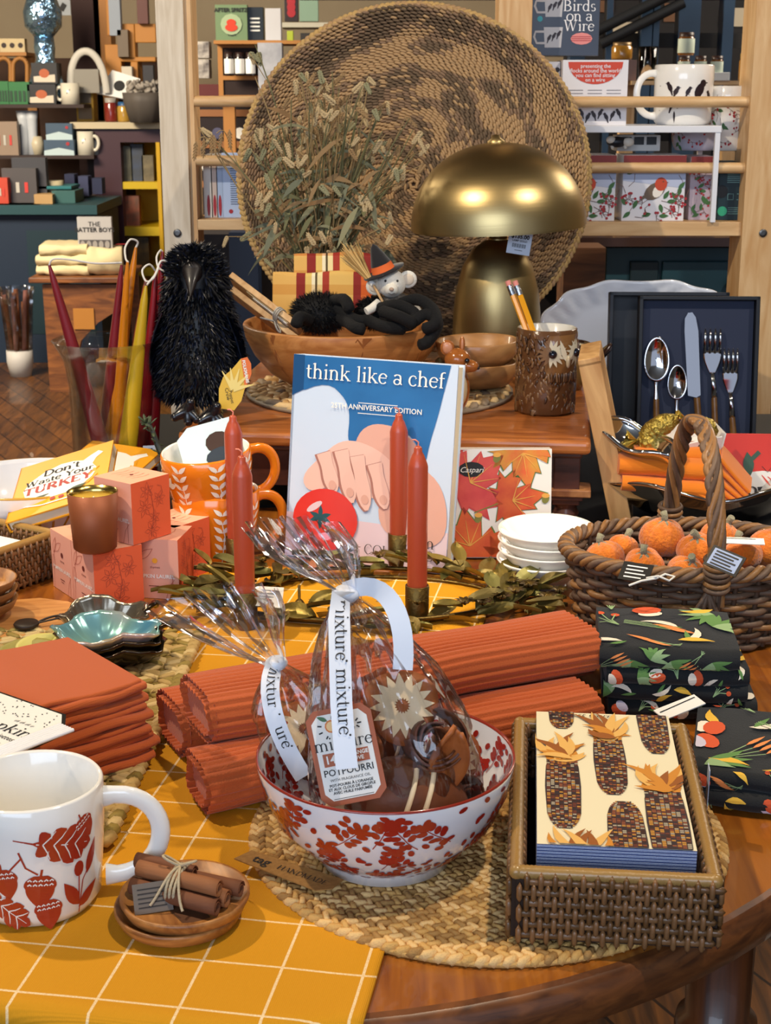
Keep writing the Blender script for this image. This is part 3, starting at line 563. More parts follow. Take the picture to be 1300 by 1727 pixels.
# ================= berry bowl =================
BO=Vector((.0,.992,T+.0085)); BLUEWH=mat('bowl_glaze','#e9eaee',.10,coat=.7); RED=mat('berry_red','#a3251a',.18,coat=.5); RIM=mat('red_rim','#8e2c1e',.2,coat=.5)
OUT=[(0,.004),(.044,.004),(.046,.0),(.049,.0),(.050,.007),(.064,.018),(.080,.036),(.0895,.058),(.0945,.080)]
INN=[(.0925,.0800),(.0875,.060),(.078,.040),(.062,.024),(.045,.014),(0,.012)]
bw=MB(); mis=[0]*8+[1]+[0]*6
bw.lathe(OUT+[(.0942,.0818),(.093,.0815)]+INN,72,mis=[0]*8+[1]*3+[0]*6)
def surf(prof,off):
    L=[0]
    for (a,b),(c,d) in zip(prof,prof[1:]): L.append(L[-1]+math.hypot(c-a,d-b))
    tabr=[(l,p[0]) for l,p in zip(L,prof)]; tabz=[(l,p[1]) for l,p in zip(L,prof)]
    def f(ang,l): return (inter(tabr,l)+off)*math.cos(ang),(inter(tabr,l)+off)*math.sin(ang),inter(tabz,l)-abs(off)*.2*(1 if off>0 else -4)
    return f,L[-1]
def sprigs(mb,prof,off,seed,n,lo=.0,hi=1.0):
    f,Lt=surf(prof,off); rnd=random.Random(seed)
    rm=.075
    fn=lambda x,y:f(x/rm,max(.001,min(Lt*.985,y)))
    circ=2*PI*rm
    for k in range(n):
        x=circ*(k//3)/(n/3)+rnd.uniform(-.004,.004)+(0,.0135,.003)[k%3]; y=Lt*((0,.34,.62)[k%3]+rnd.uniform(-.03,.05)); a=R(rnd.choice((40,65,110,135)));  
        L=.026; m=5; px_,py_=x,y; pts=[(x,y)]
        for i in range(m):
            px_+=math.cos(a)*L/m; py_+=math.sin(a)*L/m; a+=rnd.uniform(-.15,.15); pts.append((px_,py_))
            if i>0:
                for s in(-1,1):
                    aa=a+s*R(58); l=.0078; mb.dot(px_+math.cos(aa)*l*.62,py_+math.sin(aa)*l*.62,.0036,fn,2,ry=.0022,a=aa,n=5)
        mb.strip(pts,.0007,fn,2); mb.dot(pts[-1][0],pts[-1][1],.0035,fn,2,n=5)
    for k in range(n*8):
        mb.dot(rnd.uniform(0,circ),Lt*rnd.uniform(lo,.96),.0032,fn,2,ry=.0021,a=rnd.uniform(0,3),n=5)
sprigs(bw,OUT[4:],.0006,2,54,0,1.5); sprigs(bw,list(reversed(INN[:5])),-.0006,4,48,0,1.5)
bw.build('bowl',[BLUEWH,RIM,RED],loc=BO,label='white bowl printed with red berry sprigs and a red rim on the jute placemat',cat='bowl')
# ---- potpourri bags ----
CEL=film('cellophane','#fdfdff',.10,38,.7,.07)
def bag(name,label,M0,body,neck,topw,mtx,seed,pleats=13,tilt=(0,0)):
    """body: list of (r,z,cx,cy) cross sections"""
    t=thing(name,label,'gift bag',mtx=mtx); mb=MB()
    def g(u,v):
        k=v*(len(body)-1); i=min(int(k),len(body)-2); fr=k-i
        r,z,cx,cy=[a+(b-a)*fr for a,b in zip(body[i],body[i+1])]
        a=2*PI*u; pl=1+ (.05+.45*max(0,1-abs(v-neck)/.10) *0+ (.16 if v>neck else .06))*math.sin(a*pleats+seed+v*2)*(1 if v>neck*.5 else .4)+.10*noise.noise(Vector((math.cos(a)*2,math.sin(a)*2,v*6+seed)))
        return (cx+r*math.cos(a)*pl,cy+r*math.sin(a)*pl*.8,z)
    mb.grid(g,90,44,wu=True); mb.build('cellophane_wrap',CEL,t); return t
CREAM=mat('dried_cream','#e9d3ab',.7,bump=(90,.5)); BARK=mat('dried_bark','#7a4526',.5,bump=(60,.6),var=(30,'#4b2615',.3)); DRY=mat('dried_peel','#b0642c',.5,bump=(90,.6),var=(40,'#8a4720',.3)); PURP=mat('dried_petal','#6b4a42',.7,bump=(80,.6))
def potp(parent,items):
    for kind,p,s,rot in items:
        mb=MB(); M=TR(*p,*rot,s)
        if kind=='slice':
            mb.lathe([(0,.0),(.8,.0),(1,.03),(1,.16),(.8,.2),(0,.2)],24,0,wob=lambda a,z:.06*math.sin(3*a),M=M)
            for i in range(16): mb.leaf(.16*math.cos(i*PI/8),.16*math.sin(i*PI/8),i*PI/8,.72,.27,lambda x,y:(x,y,.23),1,M); 
            mb.build('orange_slice',[DRY,CREAM],parent)
        elif kind=='curl':
            for j in range(5):
                mb.grid(lambda u,v,j=j:((.3+.13*j+.06*math.sin(7*u+j))*math.cos(u*3.6+j),(.3+.13*j)*math.sin(u*3.6+j),v*(.9+.12*math.sin(5*u+j))-.3),16,4,0 if j%2 else 1,M)
            mb.build('wood_rose',[PURP,BARK],parent,solid=.0015)
        elif kind=='quarter':
            mb.ell((0,0,0),(1,.62,.75),22,14,0,M,fn=lambda d:1+.06*noise.noise(d*2.5)); 
            for a in(.5,1.1): mb.tube([(math.sin(t)*1.02*math.cos(a+1),-.64*abs(math.cos(t))*1.0-.0,math.sin(t)*.76) if 0 else (-.35+a*.45+.12*math.sin(t),-.62*math.cos(t*.9),.76*math.sin(t*.9)) for t in [x*.26-1.3 for x in range(11)]],.045,6,1,M)
            mb.build('dried_fruit',[BARK,CREAM],parent)
        else:
            mb.grid(lambda u,v:((v-.5)*1.1*math.sin(PI*(.12+.8*u))*1.0,.25*math.cos((v-.5)*3)-.1,u*2-1+.1*math.sin(6*v)),10,6,0,M)
            mb.build('bark_chip',[DRY if kind=='chip' else CREAM],parent,solid=.003)
BM=Matrix.Translation((BO.x+.007,BO.y,BO.z+.020))
bodyA=[(.030,.0,0,0),(.052,.008,0,0),(.060,.03,0,0),(.060,.06,-.002,0),(.056,.09,-.006,.0),(.044,.125,-.014,.004),(.028,.155,-.024,.006),(.009,.177,-.034,.008),(.008,.185,-.036,.008),(.020,.198,-.048,.012),(.030,.213,-.062,.016),(.030,.228,-.074,.02)]
bg=bag('potpourri_bag','cellophane bag of brown potpourri with a white mixture ribbon standing in the berry bowl',None,bodyA,.64,.05,BM,1.3)
potp(bg,[('quarter',(.008,-.026,.034),.046,(0,.2,.1)),('slice',(.004,-.006,.100),.027,(R(58),0,.2)),('slice',(.040,.012,.05),.026,(R(80),.5,.6)),('curl',(.024,-.016,.078),.027,(R(62),0,.3)),('chip',(.038,-.032,.070),.026,(.2,.15,.2)),('pale',(-.038,-.036,.026),.026,(.1,0,.1)),('curl',(-.036,.0,.05),.024,(R(60),.4,.2)),('quarter',(-.010,.02,.05),.030,(0,.5,.6)),('chip',(-.02,-.02,.07),.02,(.5,.3,.1)),('curl',(.044,-.006,.028),.02,(R(70),0,.9))])
RIB=mat('white_satin_ribbon','#e6ecf6',.35,sheen=.3)
def ribbon(mb,p,wd,nrm=(0,-1,0),mi=0):
    P=[Vector(a) for a in p]; wv=[]; n=len(P)
    vs=[]
    for i in range(n):
        t=(P[min(i+1,n-1)]-P[max(i-1,0)]).normalized(); s=t.cross(Vector(nrm)).normalized()*wd/2; vs+=[P[i]+s,P[i]-s]
    mb.add(vs,[(2*i,2*i+1,2*i+3,2*i+2) for i in range(n-1)],mi,True)
def ribtext(mb,p,words,size,mi=1):
    """lettering that runs down a ribbon path"""
    P=[Vector(a) for a in p]; L=[0]
    for a,b in zip(P,P[1:]): L.append(L[-1]+(b-a).length)
    def fn(x,y):
        x=max(0,min(L[-1]-1e-5,x)); i=max(k for k in range(len(L)) if L[k]<=x); i=min(i,len(P)-2); fr=(x-L[i])/(L[i+1]-L[i])
        c=P[i].lerp(P[i+1],fr); t=(P[i+1]-P[i]).normalized(); s=t.cross(Vector((0,-1,0))).normalized(); nn=s.cross(t)
        if nn.y>0: nn=-nn
        return c-s*y+nn*.0009
    for w_,x in words: serif(mb,w_.replace('°',''),x,-size*.22,size*1.05,fn,mi,al='LEFT'); mb.dot(x+size*1.05*(sum((.82,.27,.5,.33,.54,.38,.45)) if w_[0]=='m' else 1.37),size*.35,size*.06,fn,mi)
rb=MB()
nk=Vector((-.035,.008,.181))
pf=[nk+Vector(v) for v in((.0,-.006,.0),(-.003,-.024,.006),(-.004,-.036,-.006),(-.003,-.056,-.030),(-.002,-.068,-.055),(.000,-.078,-.078),(.002,-.084,-.096))]
pf=[Vector(v) for v in pf]
ribbon(rb,pf,.0150); ribtext(rb,pf,[('mixture°',.022),('mixture°',.072)],.0130)
bk=bez(nk+Vector((0,.0,.002)),nk+Vector((.030,-.010,.020)),nk+Vector((.044,-.022,-.01)),nk+Vector((.040,-.030,-.046))); ribbon(rb,bk,.014)
rb.ell(nk,(.010,.009,.007),12,8)
rb.build('ribbon',[RIB,INK],bg)
def label_card(mb,w,h,M,notch=.006):
    o=[(-w/2+notch,-h/2),(w/2-notch,-h/2),(w/2,-h/2+notch),(w/2,h/2-notch),(w/2-notch,h/2),(-w/2+notch,h/2),(-w/2,h/2-notch),(-w/2,-h/2+notch)]
    mb.ext(o,.0008,0,M); b=.0035
    mb.poly([(x*(1-2*b/w),y*(1-2*b/h)) for x,y in o],on(M,.0011),1)
lb=MB(); LM=TR(-.034,-.0600,.088,R(72),R(-13),R(-2)); 
label_card(lb,.046,.066,LM); f=on(LM,.0014); f2=on(LM,.0017)
lb.dot(-.006,.021,.0045,f,3); lb.dot(-.006,.021,.0034,f2,4); lb.leaf(-.008,.025,R(150),.008,.003,f,5); lb.leaf(-.004,.025,R(60),.007,.003,f,5)
for i in range(9): a=i*.7; lb.strip([(-.006+.007*math.cos(a),.020+.006*math.sin(a)),(-.006+.010*math.cos(a),.020+.008*math.sin(a))],.001,f,2)
for i in range(7): a=i*.9; lb.strip([(.010+.002*math.cos(a),.020+.002*math.sin(a)),(.010+.005*math.cos(a),.020+.004*math.sin(a))],.001,f,2)
serif(lb,'mixture',0,.005,.0125,f,2)
lb.poly([(-.016,-.006),(.016,-.006),(.016,.003),(-.016,.003)],f,0)
lb.text('146',-.015,-.004,.0078,f2,1,al='LEFT',bold=.02); lb.text('ORANGE\nCLOVE',.0005,-.0008,.0037,f2,1,al='LEFT',bold=.03); lb.strip([(-.0012,-.005),(-.0012,.002)],.0004,f2,1)
lb.text('POTPOURRI',0,-.0125,.0065,f,2,bold=.01); lb.text('WITH FRAGRANCE OIL',0,-.0165,.0027,f,2)
lb.text("POT-POURRI À L'ORANGE\nET AUX CLOUS DE GIROFLE\nAVEC HUILE PARFUMÉE",0,-.0200,.0026,f,2,bold=.03); lb.strip([(-.014,-.0285),(.014,-.0285)],.0004,f,2)
lb.build('label',[mat('label_terracotta','#a8552c',.5),PAPER,INK,mat('label_orange','#d97a2a',.5),mat('label_cream','#f2c98a',.5),mat('label_green','#3d6b3f',.5)],bg)
# second bag, behind left: lies partly behind bowl
BM2=Matrix.Translation((-.055,1.05,T+.028))@Matrix.Rotation(R(-8),4,'Y')
bodyB=[(.014,.0,.0,0),(.03,.01,0,0),(.036,.04,0,0),(.034,.07,-.002,0),(.024,.09,-.006,0),(.008,.108,-.012,0),(.008,.113,-.014,0),(.020,.13,-.028,0),(.034,.150,-.040,0),(.042,.168,-.052,0)]
b2=bag('potpourri_bag','second cellophane bag with gathered top tied by white ribbon behind the labelled bag',None,bodyB,.66,.05,BM2,4.1,pleats=10)
potp(b2,[('curl',(0,0,.03),.02,(.3,0,0)),('slice',(.0,.0,.055),.022,(R(60),.3,0)),('chip',(.01,-.01,.045),.018,(.3,0,.3))])
rb=MB(); nk=Vector((-.0125,0,.1115)); rb.ell(nk,(.009,.009,.006),12,8)
pf=bez(nk,nk+Vector((-.006,-.03,.0)),nk+Vector((-.010,-.035,-.03)),nk+Vector((.012,-.045,-.075)),14); ribbon(rb,pf,.014); ribtext(rb,pf,[('mixtur',.006),('ure°',.056)],.012)
rb.build('ribbon',[RIB,INK],b2)
# tag HANDMADE
tg=MB(); pt=W(487,1473,T+.0105); M=I4
tg.ext([(-.044,-.008),(.032,-.012),(.041,-.004),(.041,.010),(-.040,.008)],.0008,0)
tg.text('tag',-.024,-.004,.0125,flat(.0012),1,bold=.012); serif(tg,'HANDMADE',.013,-.0035,.0078,flat(.0012),1)
tg.build('gift_tag',[KRAFT,INK],loc=(pt.x,pt.y,T+.0125),rot=(R(2),0,R(-33)),label='brown kraft card tag reading tag HANDMADE on the jute mat left of the bowl',cat='tag')
# ================= ribbed rust runners =================
RUST=mat('rust_ribbed_cotton','#bb5826',.85,sheen=.2,bump=(700,.35),stretch=(1,1,1))
def ribbed_roll(label,p0,p1,z,w,h,seed,fold=.0):
    p0=Vector(p0);p1=Vector(p1); L=(p1-p0).length; a=math.atan2(p1.y-p0.y,p1.x-p0.x); mb=MB()
    def sect(layer):
        ww=w-layer*.012; hh=h-layer*.011; return rsec(ww,hh,hh*.45,14),ww,hh
    for layer in range(2):
        sec,ww,hh=sect(layer); n=len(sec); dense=[]
        for i in range(n):
            (x0,y0),(x1,y1)=sec[i],sec[(i+1)%n]; l=math.hypot(x1-x0,y1-y0); k=max(1,int(l/.0012))
            dense+=[(x0+(x1-x0)*j/k,y0+(y1-y0)*j/k) for j in range(k)]
        Ls=[0]
        for i in range(1,len(dense)): Ls.append(Ls[-1]+math.hypot(dense[i][0]-dense[i-1][0],dense[i][1]-dense[i-1][1]))
        n=len(dense)
        def g(u,v):
            k=int(round(v*n))%n; y,z_=dense[k]; rib=1+.0034*(abs(math.sin(PI*Ls[k]/.0072))-.5)/max(.01,math.hypot(y,z_))
            x=(u-.5)*(L-layer*-.004)+ .0012*math.sin(z_*200+seed); sag=.004*noise.noise(Vector((x*8,seed,0)))
            taper=1-.05*math.sin(u*PI*2+seed)
            return (x,y*rib*taper+sag,z_*rib+hh/2+layer*.0055+.002*noise.noise(Vector((x*12,y*10,seed))))
        mb.grid(g,36,n,0,wv=True)
    # rolled end disc slightly inside
    sec,ww,hh=sect(0)
    for x in(-L/2+.004,L/2-.004): mb.add([(x,y*.97,zz*.97+h/2) for y,zz in sec],[tuple(range(len(sec)))],0)
    c=(p0+p1)/2; return mb.build('table_runner',RUST,loc=(c.x,c.y,z),rot=(0,0,a),label=label,cat='runner',group='rust ribbed cotton runners')
ribbed_roll('front rolled rust ribbed runner low behind the berry bowl',(-.150,1.078),(.178,1.232),T+.006,.062,.040,1)
ribbed_roll('rear rolled rust ribbed runner lowest by the wreath, in shade',(-.185,1.185),(.190,1.375),T+.006,.080,.044,2)
ribbed_roll('topmost rust ribbed runner across the other runners',(-.155,1.130),(.178,1.290),T+.045,.080,.040,3)
# ================= rattan tray =================
RAT=[mat('rattan_brown','#7d5836',.4,coat=.3,bump=(200,.3)),mat('rattan_dark','#644526',.4,coat=.3,bump=(200,.3)),mat('rattan_light','#9c7840',.38,coat=.4,bump=(200,.3))]
def rattan_box(name,label,w,d,h,mtx,sh=.0092,sv=.0078,cat='tray',core='#2b1a0e',rimw=.010):
    t=thing(name,label,cat,mtx=mtx); mb=MB(); th=.006
    for sx,sy,ww,dd in((0,-d/2,w,th),(0,d/2,w,th),(-w/2,0,th,d),(w/2,0,th,d)): mb.box(sx,sy,h/2,ww,dd,h-.004,3)
    mb.box(0,0,.003,w,d,.004,3); rnd=random.Random(8)
    nv=int(h/sv)
    def side(p0,p1,nrm,inner=False):
        p0=Vector(p0);p1=Vector(p1); L=(p1-p0).length; n=int(L/sh); dd=(p1-p0).normalized()
        for j in range(nv):
            for i in range(n):
                off=.5 if (j%2) else 0
                c=p0+dd*(L*(i+.25+off)/n)+Vector((0,0,sv*.5+j*sv+.002))+Vector(nrm)*(.0045)
                mb.spin(c,Vector((0,0,1)),nrm,sv*2.0,sh*.46,.005,rnd.choice((0,0,1)))
                c2=p0+dd*(L*(i+.75+off)/n)+Vector((0,0,sv*.5+j*sv+.002))+Vector(nrm)*(.0035)
                mb.spin(c2,dd,nrm,sh*1.1,sv*.75,.004,rnd.choice((0,1,1)))
    side((-w/2,-d/2,0),(w/2,-d/2,0),(0,-1,0)); side((w/2,-d/2,0),(w/2,d/2,0),(1,0,0)); side((-w/2,-d/2,0),(-w/2,d/2,0),(-1,0,0)); side((-w/2,d/2,0),(w/2,d/2,0),(0,-1,0)); side((-w/2,-d/2,0),(-w/2,d/2,0),(1,0,0)); side((w/2,-d/2,0),(w/2,d/2,0),(-1,0,0))
    mb.build('woven_body',RAT+[mat('rattan_core',core,.8)],t)
    # wrapped rim
    r=MB(); zz=h
    cs=[(-w/2,-d/2),(w/2,-d/2),(w/2,d/2),(-w/2,d/2)]
    for i in range(4):
        a=Vector((*cs[i],zz)); b=Vector((*cs[(i+1)%4],zz)); n=int((b-a).length/.0028); dd=(b-a).normalized(); nn=Vector((0,0,1)).cross(dd)
        pts=[a+(b-a)*k/(n*2) for k in range(n*2+1)]; r.tube(pts,[rimw*.5*(1.0 if k%2 else .93) for k in range(n*2+1)],8,2)
        r.ell(a,(rimw*.52,)*3,10,8,2)
    r.build('rim',RAT,t)
    return t
trm=TR(.162,.988,T+.0095,0,0,R(-5.5)); TRY=rattan_box('rattan_tray','brown woven rattan tray on the right of the jute mat holding corn napkins',.129,.240,.050,trm)
# napkins with corn
KC=[mat('kernel_'+str(i),c,.5) for i,c in enumerate(('#6f3a2c','#3b2f33','#c08a3a','#8f5236','#a9a08c','#44271f'))]
HUSK=[mat('husk_gold','#c9852c',.6),mat('husk_pale','#e0b060',.6),mat('husk_brown','#93541c',.6)]
NC=mat('napkin_cream','#e9e0bf',.55,coat=.25); NB=hdr('napkin_edges',[(0,'#1f3a7a'),(.45,'#dfe6f2'),(.6,'#3a5ea8'),(.85,'#e8edf4')],axis=2,scale=420)
def corn(mb,x,y,w,L,fn,clipy=None,up=True,husk=True,seed=0,ya=-.111,yb=.111,xa=-.054,xb=.054):
    rnd=random.Random(seed); ok=lambda X,Y: xa<X<xb and ya<Y<yb
    fb=lambda X,Y:fn(max(xa,min(xb,X)),max(ya,min(yb,Y)),0); fk=lambda X,Y:fn(max(xa,min(xb,X)),max(ya,min(yb,Y)),1)
    sgn=-1 if up else 1
    pts=[(x,y+sgn*L*t/10) for t in range(11)]; ws=[w*(.78 if t==0 else 1.0-.05*abs(t-4)**1.2*.35 if t<9 else (.74 if t==9 else .3)) for t in range(11)]
    mb.strip(pts,ws,fb,3)
    rows=8; cols=int(L/.0024)
    for c in range(cols):
        t=(c+.5)/cols; hw=w*(1 if t<.75 else math.sqrt(max(0,1-((t-.75)/.27)**2)))*.46
        for r_ in range(rows):
            xx=x+(-1+2*(r_+.5)/rows)*hw; yy=y+sgn*L*t
            if ok(xx,yy): 
                a=hw/rows*.82; b=.0009; i=rnd.randrange(6)+2
                mb.add([fk(xx-a,yy-b),fk(xx+a,yy-b),fk(xx+a,yy+b),fk(xx-a,yy+b)],[(0,1,2,3)],i)
    if husk:
        mb.dot(x,y+.008,w*.50,fb,8,ry=.016)
        for i in range(17):
            i=i*10/16
            a=PI/2+ (i-5)*.26+rnd.uniform(-.1,.1); 
            if not up: a=-a
            l=rnd.uniform(.034,.056)*(.55 if abs(i-5)>3 else 1); mb.leaf(x+(i-5)*w*.06,y,a,l,.0078,(lambda X,Y,i=i:fn(max(xa,min(xb,X)),max(ya,min(yb,Y)),1+i*.35)),8+rnd.randrange(3),bend=rnd.uniform(-1.5,1.5))
def corn_pack():
    t=MB(); w,d,h=.106,.222,.046
    t.box(0,0,h/2,w,d,h,0,mf=(0,0,1,1,1,1))
    fn=lambda X,Y,l: (X,Y,h+.0004+l*.0003)
    mats=[NC,NB]+KC+HUSK
    Z=.0
    corn(t,-.034,.020,.026,.108,fn,seed=1); corn(t,.002,.062,.0245,.096,fn,seed=2); corn(t,.037,-.026,.029,.12,fn,seed=3); corn(t,.008,-.150,.027,.106,fn,seed=6,husk=False,up=False)
    corn(t,-.033,.150,.021,.072,fn,seed=5,husk=False); corn(t,.039,.150,.024,.112,fn,seed=4,husk=False); corn(t,-.022,-.135,.02,.02,fn,seed=7)
    t.text('Harvest Corn',-.018,.1015,.009,lambda x,y:(x,y,h+.0012),3,shear=.4)
    return t.build('paper_napkins',mats,loc=(.165,1.002,T+.022),rot=(0,0,R(-5.5)),label='pack of cream paper napkins printed with Indian corn in the rattan tray',cat='napkins',bevel=.0012)
corn_pack()
pt=MB(); pt.box(0,0,0,.012,.0006,.034,0); pt.build('price_tag',[mat('tag_bluewhite','#b9c4d6',.5)],loc=(.2455,1.03,T+.044),rot=(0,R(-4),R(84)),label='narrow white price sticker at the right rim of the rattan tray',cat='tag')
# ================= dark floral folded towels =================
TW=[mat('towel_black','#14181c',.85,sheen=.1,bump=(900,.3)),mat('print_green','#5f8a4a',.8),mat('print_sage','#8fae7c',.8),mat('print_orange','#d1552c',.8),mat('print_peach','#e88f4f',.8),mat('print_cream','#ece2cf',.8),mat('print_yellow','#e3b53f',.8),mat('print_lilac','#c8c4da',.8)]
def floral(mb,w,d,h,seed,dens=1.0,front=True):
    rnd=random.Random(seed)
    top=lambda x,y:(max(-w*.49,min(w*.49,x)),max(-d*.44,min(d*.44,y)),h+.0016)
    fr=lambda x,y:(max(-w*.49,min(w*.49,x)),-d/2-.0012+.0035*((y-h*.5)/(h*.5))**2,max(.001,min(h*.97,y)))
    sd=lambda x,y:(w/2+.0012,x,y)
    def plant(f,x,y,s,hh=99):
        k=rnd.randrange(6)
        if k==0: # berry branch
            a=rnd.uniform(.6,2.4)
            for q in(-.6,-.2,.25,.7):
                l=.024*s*rnd.uniform(.8,1.1); ex,ey=x+math.cos(a+q)*l,y+math.sin(a+q)*l
                mb.strip([(x,y),(x+math.cos(a+q*.4)*l*.5,y+math.sin(a+q*.4)*l*.5),(ex,ey)],.0010*s,f,2); mb.dot(ex,ey,.0032*s,f,3,n=5)
        elif k==1: # leafy spray
            a=rnd.uniform(0,6.28)
            for q in(-1.1,-.6,-.2,.25,.7,1.2): mb.leaf(x,y,a+q,.026*s,.0062*s,f,1 if q>0 else 2,bend=q*.5,n=5)
        elif k==2: # toadstool / fruit
            a=rnd.uniform(0,6.28); mb.dot(x,y,.011*s,f,3,ry=.007*s,a=a); mb.dot(x+.007*s*math.cos(a+1.6),y+.007*s*math.sin(a+1.6),.009*s,f,rnd.choice((5,7)),ry=.0055*s,a=a)
        elif k==3:
            a=rnd.uniform(0,6.28)
            for q in range(4): mb.leaf(x+.004*q*s,y-.0035*q*s,a,.020*s,.0032*s,f,4,n=4)
            for q in range(4): mb.strip([(x+.004*q*s,y-.0035*q*s),(x-math.cos(a+q*.1)*.02*s,y-math.sin(a+q*.1)*.02*s)],.0008*s,f,2)
        elif k==4: a=rnd.uniform(0,6.28); mb.leaf(x,y,a,.026*s,.0075*s,f,6,bend=.9,shape=1.3)
        else: a=rnd.uniform(0,6.28); mb.leaf(x,y,a,.03*s,.006*s,f,5,bend=1.4); mb.leaf(x+.004,y,a+.5,.02*s,.004*s,f,1)
    nx=max(2,int(w/.030*dens)); ny=max(2,int(d/.034*dens))
    for i in range(nx):
        for j in range(ny): plant(top,-w/2+(i+.5)*w/nx+rnd.uniform(-.005,.005),-d/2+(j+.5)*d/ny+rnd.uniform(-.005,.005),1.32)
    if front:
        for i in range(int(w/.018)): plant(fr,-w/2+(i+.5)*.018,h*.5,.7)
def towel(label,loc,rz,w,d,h,seed,rx=0):
    mb=MB(); cloth_slab(mb,w,d,h,0,sd=seed,wob=.0022,nx=16); floral(mb,w,d,h,seed)
    return mb.build('tea_towel',TW,loc=loc,rot=(rx,0,rz),label=label,cat='tea towel',group='dark floral folded tea towels')
tc=W(1110,1165,T+.02); z=T+.004
for i,(lab,dx,rz,w,d,h) in enumerate((('lowest dark floral tea towel of the four-high stack by the wicker basket',.012,-4,.134,.124,.018),('dark floral tea towel second from the bottom of the stack by the wicker basket',.006,-7,.130,.122,.018),('dark floral tea towel second from the top of the stack by the wicker basket',.004,-3,.128,.120,.017),('topmost dark floral tea towel with orange berries and yellow stem in the stack',-.002,-6,.124,.118,.020))):
    towel(lab,(.262+dx,1.305-.003*i,z),R(rz),w,d,h,31+i*7); z+=h*.96
z=T+.003
for i,lab in enumerate(('lower dark floral tea towel of the pair at the right table edge','upper dark floral tea towel of the pair at the right table edge')):
    towel(lab,(.335,1.125+.004*i,z),R(-14),.155,.14,.016,71+i*5); z+=.0155
pt=MB(); pt.box(0,0,0,.045,.016,.001,0); pt.strip([(-.02,.002),(.02,.004)],.0012,flat(.0008),1); pt.build('price_card',[PAPER,INK],loc=(.258,1.205,T+.034),rot=(R(10),R(-8),R(28)),label='small white tag card poking out between the floral towel piles',cat='tag')
# ================= rust napkins stack =================
NAP=mat('rust_linen','#c25c25',.85,sheen=.15,weave=(420,.3),bump=None)
def napkin(label,loc,rz,w,d,h,seed):
    mb=MB(); cloth_slab(mb,w,d,h*.62,0,sd=seed,wob=.003,nx=18); cloth_slab(mb,w*.985,d*.97,h*.45,0,M=TR(-.002,.002,h*.52),sd=seed+9,wob=.003,nx=18)
    return mb.build('napkin',NAP,loc=loc,rot=(0,0,rz),label=label,cat='napkin',group='folded rust linen napkins')
A=Vector((-.292,1.262)); B=Vector((-.196,1.150)); u=(B-A).normalized(); v=Vector((-.62,-.785)); v=Vector((u.y,-u.x)) # away from B toward viewer-left
ctr=(A+B)/2+v*.105; ra=math.atan2(u.y,u.x)+PI/2
z=T+.013
labs=('lowest of the six folded rust napkins on the seagrass placemat','second folded rust napkin from the bottom of its stack','third folded rust napkin from the bottom of its stack','fourth folded rust napkin from the bottom of its stack','fifth folded rust napkin just under the labelled top one','topmost folded rust napkin with a white band and paper label on it')
for i,l in enumerate(labs):
    h=.0118; k=(5-i); napkin(l,(ctr.x+.0022*k*(1 if i%2 else .4),ctr.y-.0015*k,z),ra+R(2.2*math.sin(i*2.1)),.21,.148-.001*i,h,i*3+1); z+=h*1.0
NT=z+.0032
lb=MB(); lo=[(-.07,-.040),(.016,-.040),(.037,-.014),(.037,.018),(.010,.044),(-.07,.044)]
lb.ext(lo,.0008,0); lb.poly([(x*.965-.0014,y*.94) for x,y in lo],flat(.0012),1)
f=flat(.0016); serif(lb,'napkins',-.004,-.006,.019,f,2); lb.text('serviettes',.0,-.0155,.008,f,2,shear=.3)
for i in range(5): lb.strip([(-.03,-.022-i*.004),(.012-i*.003,-.022-i*.004)],.0005,f,3)
rnd=random.Random(4)
for i in range(60):
    x=rnd.uniform(-.06,.033); y=rnd.uniform(.016,.040)
    if x+y<.045: lb.dot(x,y,.0007,f,2,n=3)
for i in range(7): lb.leaf(-.012+i*.003,.011,R(40+40*(i%2)),.004,.0012,f,3)
lc=W(30,1235,NT); 
lb.build('paper_label',[BLACKM,PAPER,INK,mat('print_grey','#8d8a86',.7)],loc=(lc.x-.004,lc.y+.002,NT),rot=(0,0,R(-36)),label='cream paper label reading napkins on top of the rust napkin stack',cat='label')
bd=MB(); bc=W(52,1262,NT+.001)
def sadd(t): return (0,0,0)
w2=.0075; pth=[(0,.03,.0012),(0,0,.0016),(0,-.030,.0014),(0,-.040,-.004),(0,-.043,-.014),(0,-.042,-.04)]
for k in range(6):
    bd.tube([(-w2+.003*k,y,z_) for _,y,z_ in pth],.0016,6)
bd.build('elastic_band',mat('white_elastic','#e8e9ec',.7),loc=(bc.x,bc.y+.012,NT+.001),rot=(0,0,R(-40)),label='ribbed white elastic band across the front corner of the rust napkins',cat='band')
